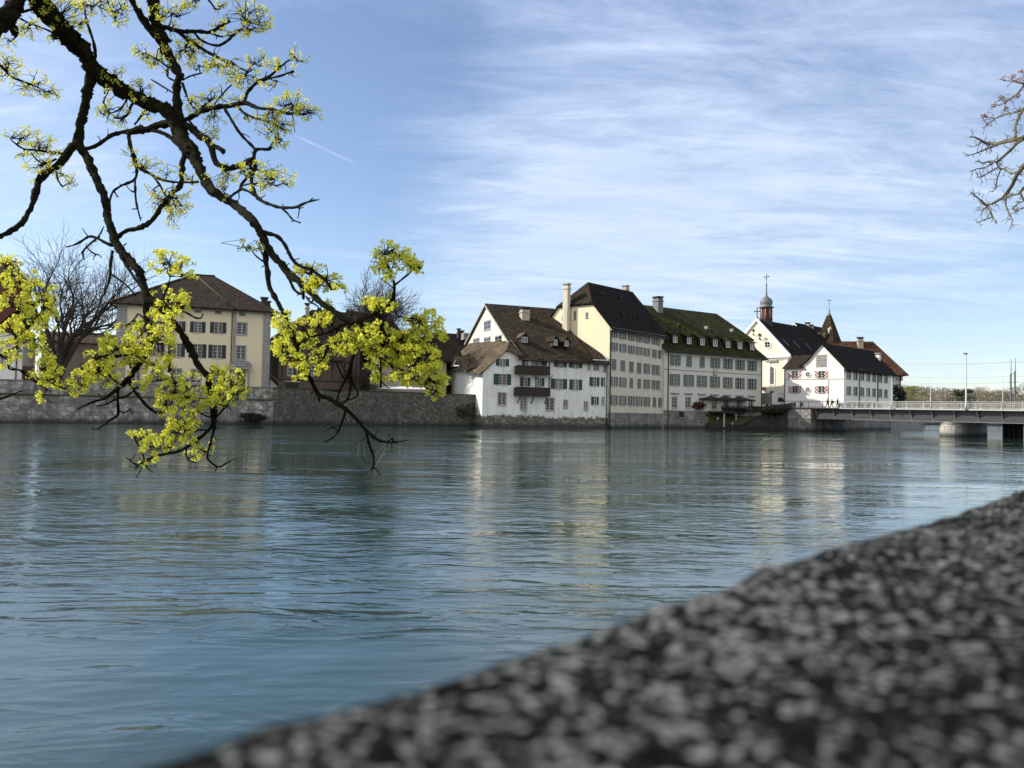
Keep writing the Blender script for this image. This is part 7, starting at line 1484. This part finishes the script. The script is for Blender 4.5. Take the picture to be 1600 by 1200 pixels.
me = bpy.data.meshes.new('crown'); bv = np.array(BV) - np.array(tb_); me.from_pydata(bv.tolist(), [], BFc); me.materials.append(MT['blossom']); o = bpy.data.objects.new('crown', me); SC.collection.objects.link(o); o.parent = tree
print('florets', len(BFc), 'trunk faces', len(T.f))
# spider threads between the drooping twig tips
m = MB()
for a, b_, sag in (((541, 645), (607, 690), .01), ((607, 691), (586, 730), 0), ((609, 693), (588, 728), 0), ((563, 690), (577, 733), .05), ((566, 690), (574, 726), .0), ((563, 700), (576, 735), .06), ((602, 694), (585, 712), 0), ((580, 736), (566, 752), 0)):
    p, q = px_w(*a), px_w(*b_); m.tube([p.lerp(q, k / 6) + Vector((-sag * math.sin(math.pi * k / 6), 0, 0)) for k in range(7)], .0005, 3)
tag(m.build('spider_threads', simple('thread', (.7, .7, .7), .3, 0)), 'fine pale spider threads strung between the lowest hanging twigs', 'cobweb', kind='stuff')

# ---------------------------------------------------------------- right hand budding tree
BR2 = []
def C2(*pts): BR2.append(pts)
C2((1660, 205, 8), (1620, 212, 6), (1600, 215, 5), (1586, 218, 4.6), (1570, 221, 4), (1558, 225, 3.4), (1547, 224, 2.8), (1538, 222, 2), (1527, 216, 1.4), (1516, 213, .9)); C2((1560, 225, 2.2), (1548, 230, 1.8), (1536, 235, 1.5), (1524, 240, 1.2), (1510, 244, .8)); C2((1545, 228, 1.5), (1535, 222, 1.2), (1524, 228, .9))
C2((1660, 200, 7), (1625, 235, 5), (1600, 259, 4), (1589, 273, 3.6), (1582, 288, 3.2), (1574, 301, 3), (1565, 310, 2.6), (1550, 318, 2.4), (1541, 321, 2.4), (1531, 312, 1.6), (1524, 306, 1.2), (1517, 300, .8)); C2((1598, 218, 2.6), (1589, 224, 2.6), (1577, 236, 2.4), (1566, 246, 2.2), (1557, 253, 2), (1545, 252, 1.6), (1535, 255, 1.3), (1527, 252, .9)); C2((1557, 253, 1.6), (1560, 262, 1.5), (1570, 265, 1.4), (1580, 272, 1.4), (1590, 268, 1))
C2((1550, 256, 1.4), (1538, 262, 1.2), (1526, 264, .9), (1516, 268, .7)); C2((1558, 262, 1.3), (1545, 270, 1.2), (1535, 276, 1), (1526, 277, .7)); C2((1660, 140, 5), (1625, 155, 3.4), (1600, 169, 2.6), (1592, 182, 2.4), (1586, 197, 2.4), (1587, 214, 2.4)); C2((1600, 171, 2), (1584, 176, 1.6), (1569, 179, 1.4), (1555, 185, 1.2), (1543, 183, 1), (1537, 181, .8)); C2((1555, 185, 1.1), (1548, 192, .9), (1541, 195, .6))
C2((1640, 120, 3), (1615, 128, 2), (1600, 131, 1.8), (1585, 127, 1.4), (1569, 126, 1)); C2((1600, 133, 1.6), (1590, 146, 1.6), (1577, 155, 1.5), (1568, 153, 1.2), (1560, 157, .9)); C2((1577, 155, 1.2), (1566, 163, 1.1), (1552, 166, .9)); C2((1541, 321, 1.8), (1548, 332, 1.5), (1553, 342, 1.2), (1557, 347, .8)); C2((1551, 339, 1.2), (1540, 343, 1.1), (1526, 348, .8)); C2((1572, 304, 1.8), (1571, 320, 1.6), (1577, 335, 1.4), (1582, 344, 1), (1580, 351, .8)); C2((1640, 270, 4), (1610, 285, 2.8), (1597, 296, 2.4), (1592, 303, 2), (1580, 305, 1.8), (1572, 309, 1.5)); C2((1594, 300, 1.8), (1600, 314, 1.5), (1590, 318, 1.3), (1582, 327, 1), (1590, 331, .7)); C2((1640, 320, 2.5), (1612, 318, 1.6), (1597, 326, 1.3), (1585, 328, 1))
C2((1564, 263, 1.2), (1558, 280, 1.1), (1556, 295, 1), (1550, 300, .9)); C2((1545, 320, 1.4), (1536, 328, 1.2), (1532, 338, .9))
random.seed(44); M2 = MB(); X2 = MB(); BD = MB(); D2 = 17.5
def dd2(px, py): return D2 + .8 * math.sin(px * .05) + .6 * math.cos(py * .04)
for tr in BR2:
    P = [at(p[0], p[1], dd2(p[0], p[1])) for p in tr]; M2.tube(P, [max(p[2], .6) * D2 / FPX * .85 for p in tr], 6, jit=.12)
    for i in range(len(P) - 1):
        for _ in range(3 if tr[i][0] < 1602 else 1):
            p = P[i].lerp(P[i + 1], random.random()); d = (P[i + 1] - P[i]).normalized(); ax = Vector([random.gauss(0, 1) for _ in range(3)]).normalized(); L = random.uniform(.10, .30)
            q = p + (d * .6 + ax).normalized() * L * .5; e_ = q + (d * .6 + ax + Vector([random.uniform(-.8, .8) for _ in range(3)])).normalized() * L * .5; X2.tube([p, q, e_], [.0085, .007, .005], 3, cap=False)
            f_ = q + Vector([random.gauss(0, 1) for _ in range(3)]).normalized() * L * .35; X2.tube([q, f_], [.006, .0045], 3, cap=False)
for (x, y) in ((1568, 122), (1582, 120), (1596, 112), (1563, 152), (1552, 165), (1536, 181), (1590, 150), (1600, 118), (1545, 195), (1572, 170), (1605, 125), (1592, 125)):
    c = at(x, y, dd2(x, y)); leafcloud(BD, c, .075, .075, .07, 34, .03)
Tb = Vector((20.5, 15.5, 1.6)); e = thing('budding_tree', 'bare mossy tree with orange buds reaching in from the right edge', 'tree', Tb)
M2.tube([Tb, Tb + Vector((0, .2, 3)), Tb + Vector((-.2, .4, 6.2)), Tb + Vector((0, .6, 9))], [.38, .32, .25, .15], 12, jit=.05)
for (x, y), z in (((1660, 205), 6.5), ((1660, 200), 6.5), ((1660, 140), 7.5), ((1640, 120), 8.0), ((1640, 270), 5.6), ((1640, 320), 5.0)):
    q = at(x, y, dd2(x, y)); s_ = Tb + Vector((-.1, .4, z - 1.6 + .2)); M2.tube([s_, (s_ + q) / 2 + Vector((0, 0, .5)), q], [.10, .09, .06], 7)
simple('twig_tan', (.11, .09, .065), .9, .3, 6)
leafmat('bud_orange', (.30, .13, .06), (.42, .22, .11), .3)
mb_ = newmat('lichen_bark'); nt = mb_[1]; b = mb_[2]; g = node(nt, 'ShaderNodeNewGeometry').outputs['Position']; n1 = node(nt, 'ShaderNodeTexNoise', Vector=g, Scale=6, Detail=6, Roughness=.7).outputs[0]
nt.links.new(mix(nt, ramp(nt, n1, [(.4, 0), (.6, 1)]), (.07, .06, .045), (.16, .15, .07)), b.inputs['Base Color']); b.inputs['Roughness'].default_value = .95
M2.build('trunk', mb_[0], e, uv=False); X2.build('crown', MT['twig_tan'], e, uv=False); BD.build('buds', MT['bud_orange'], e, uv=False)
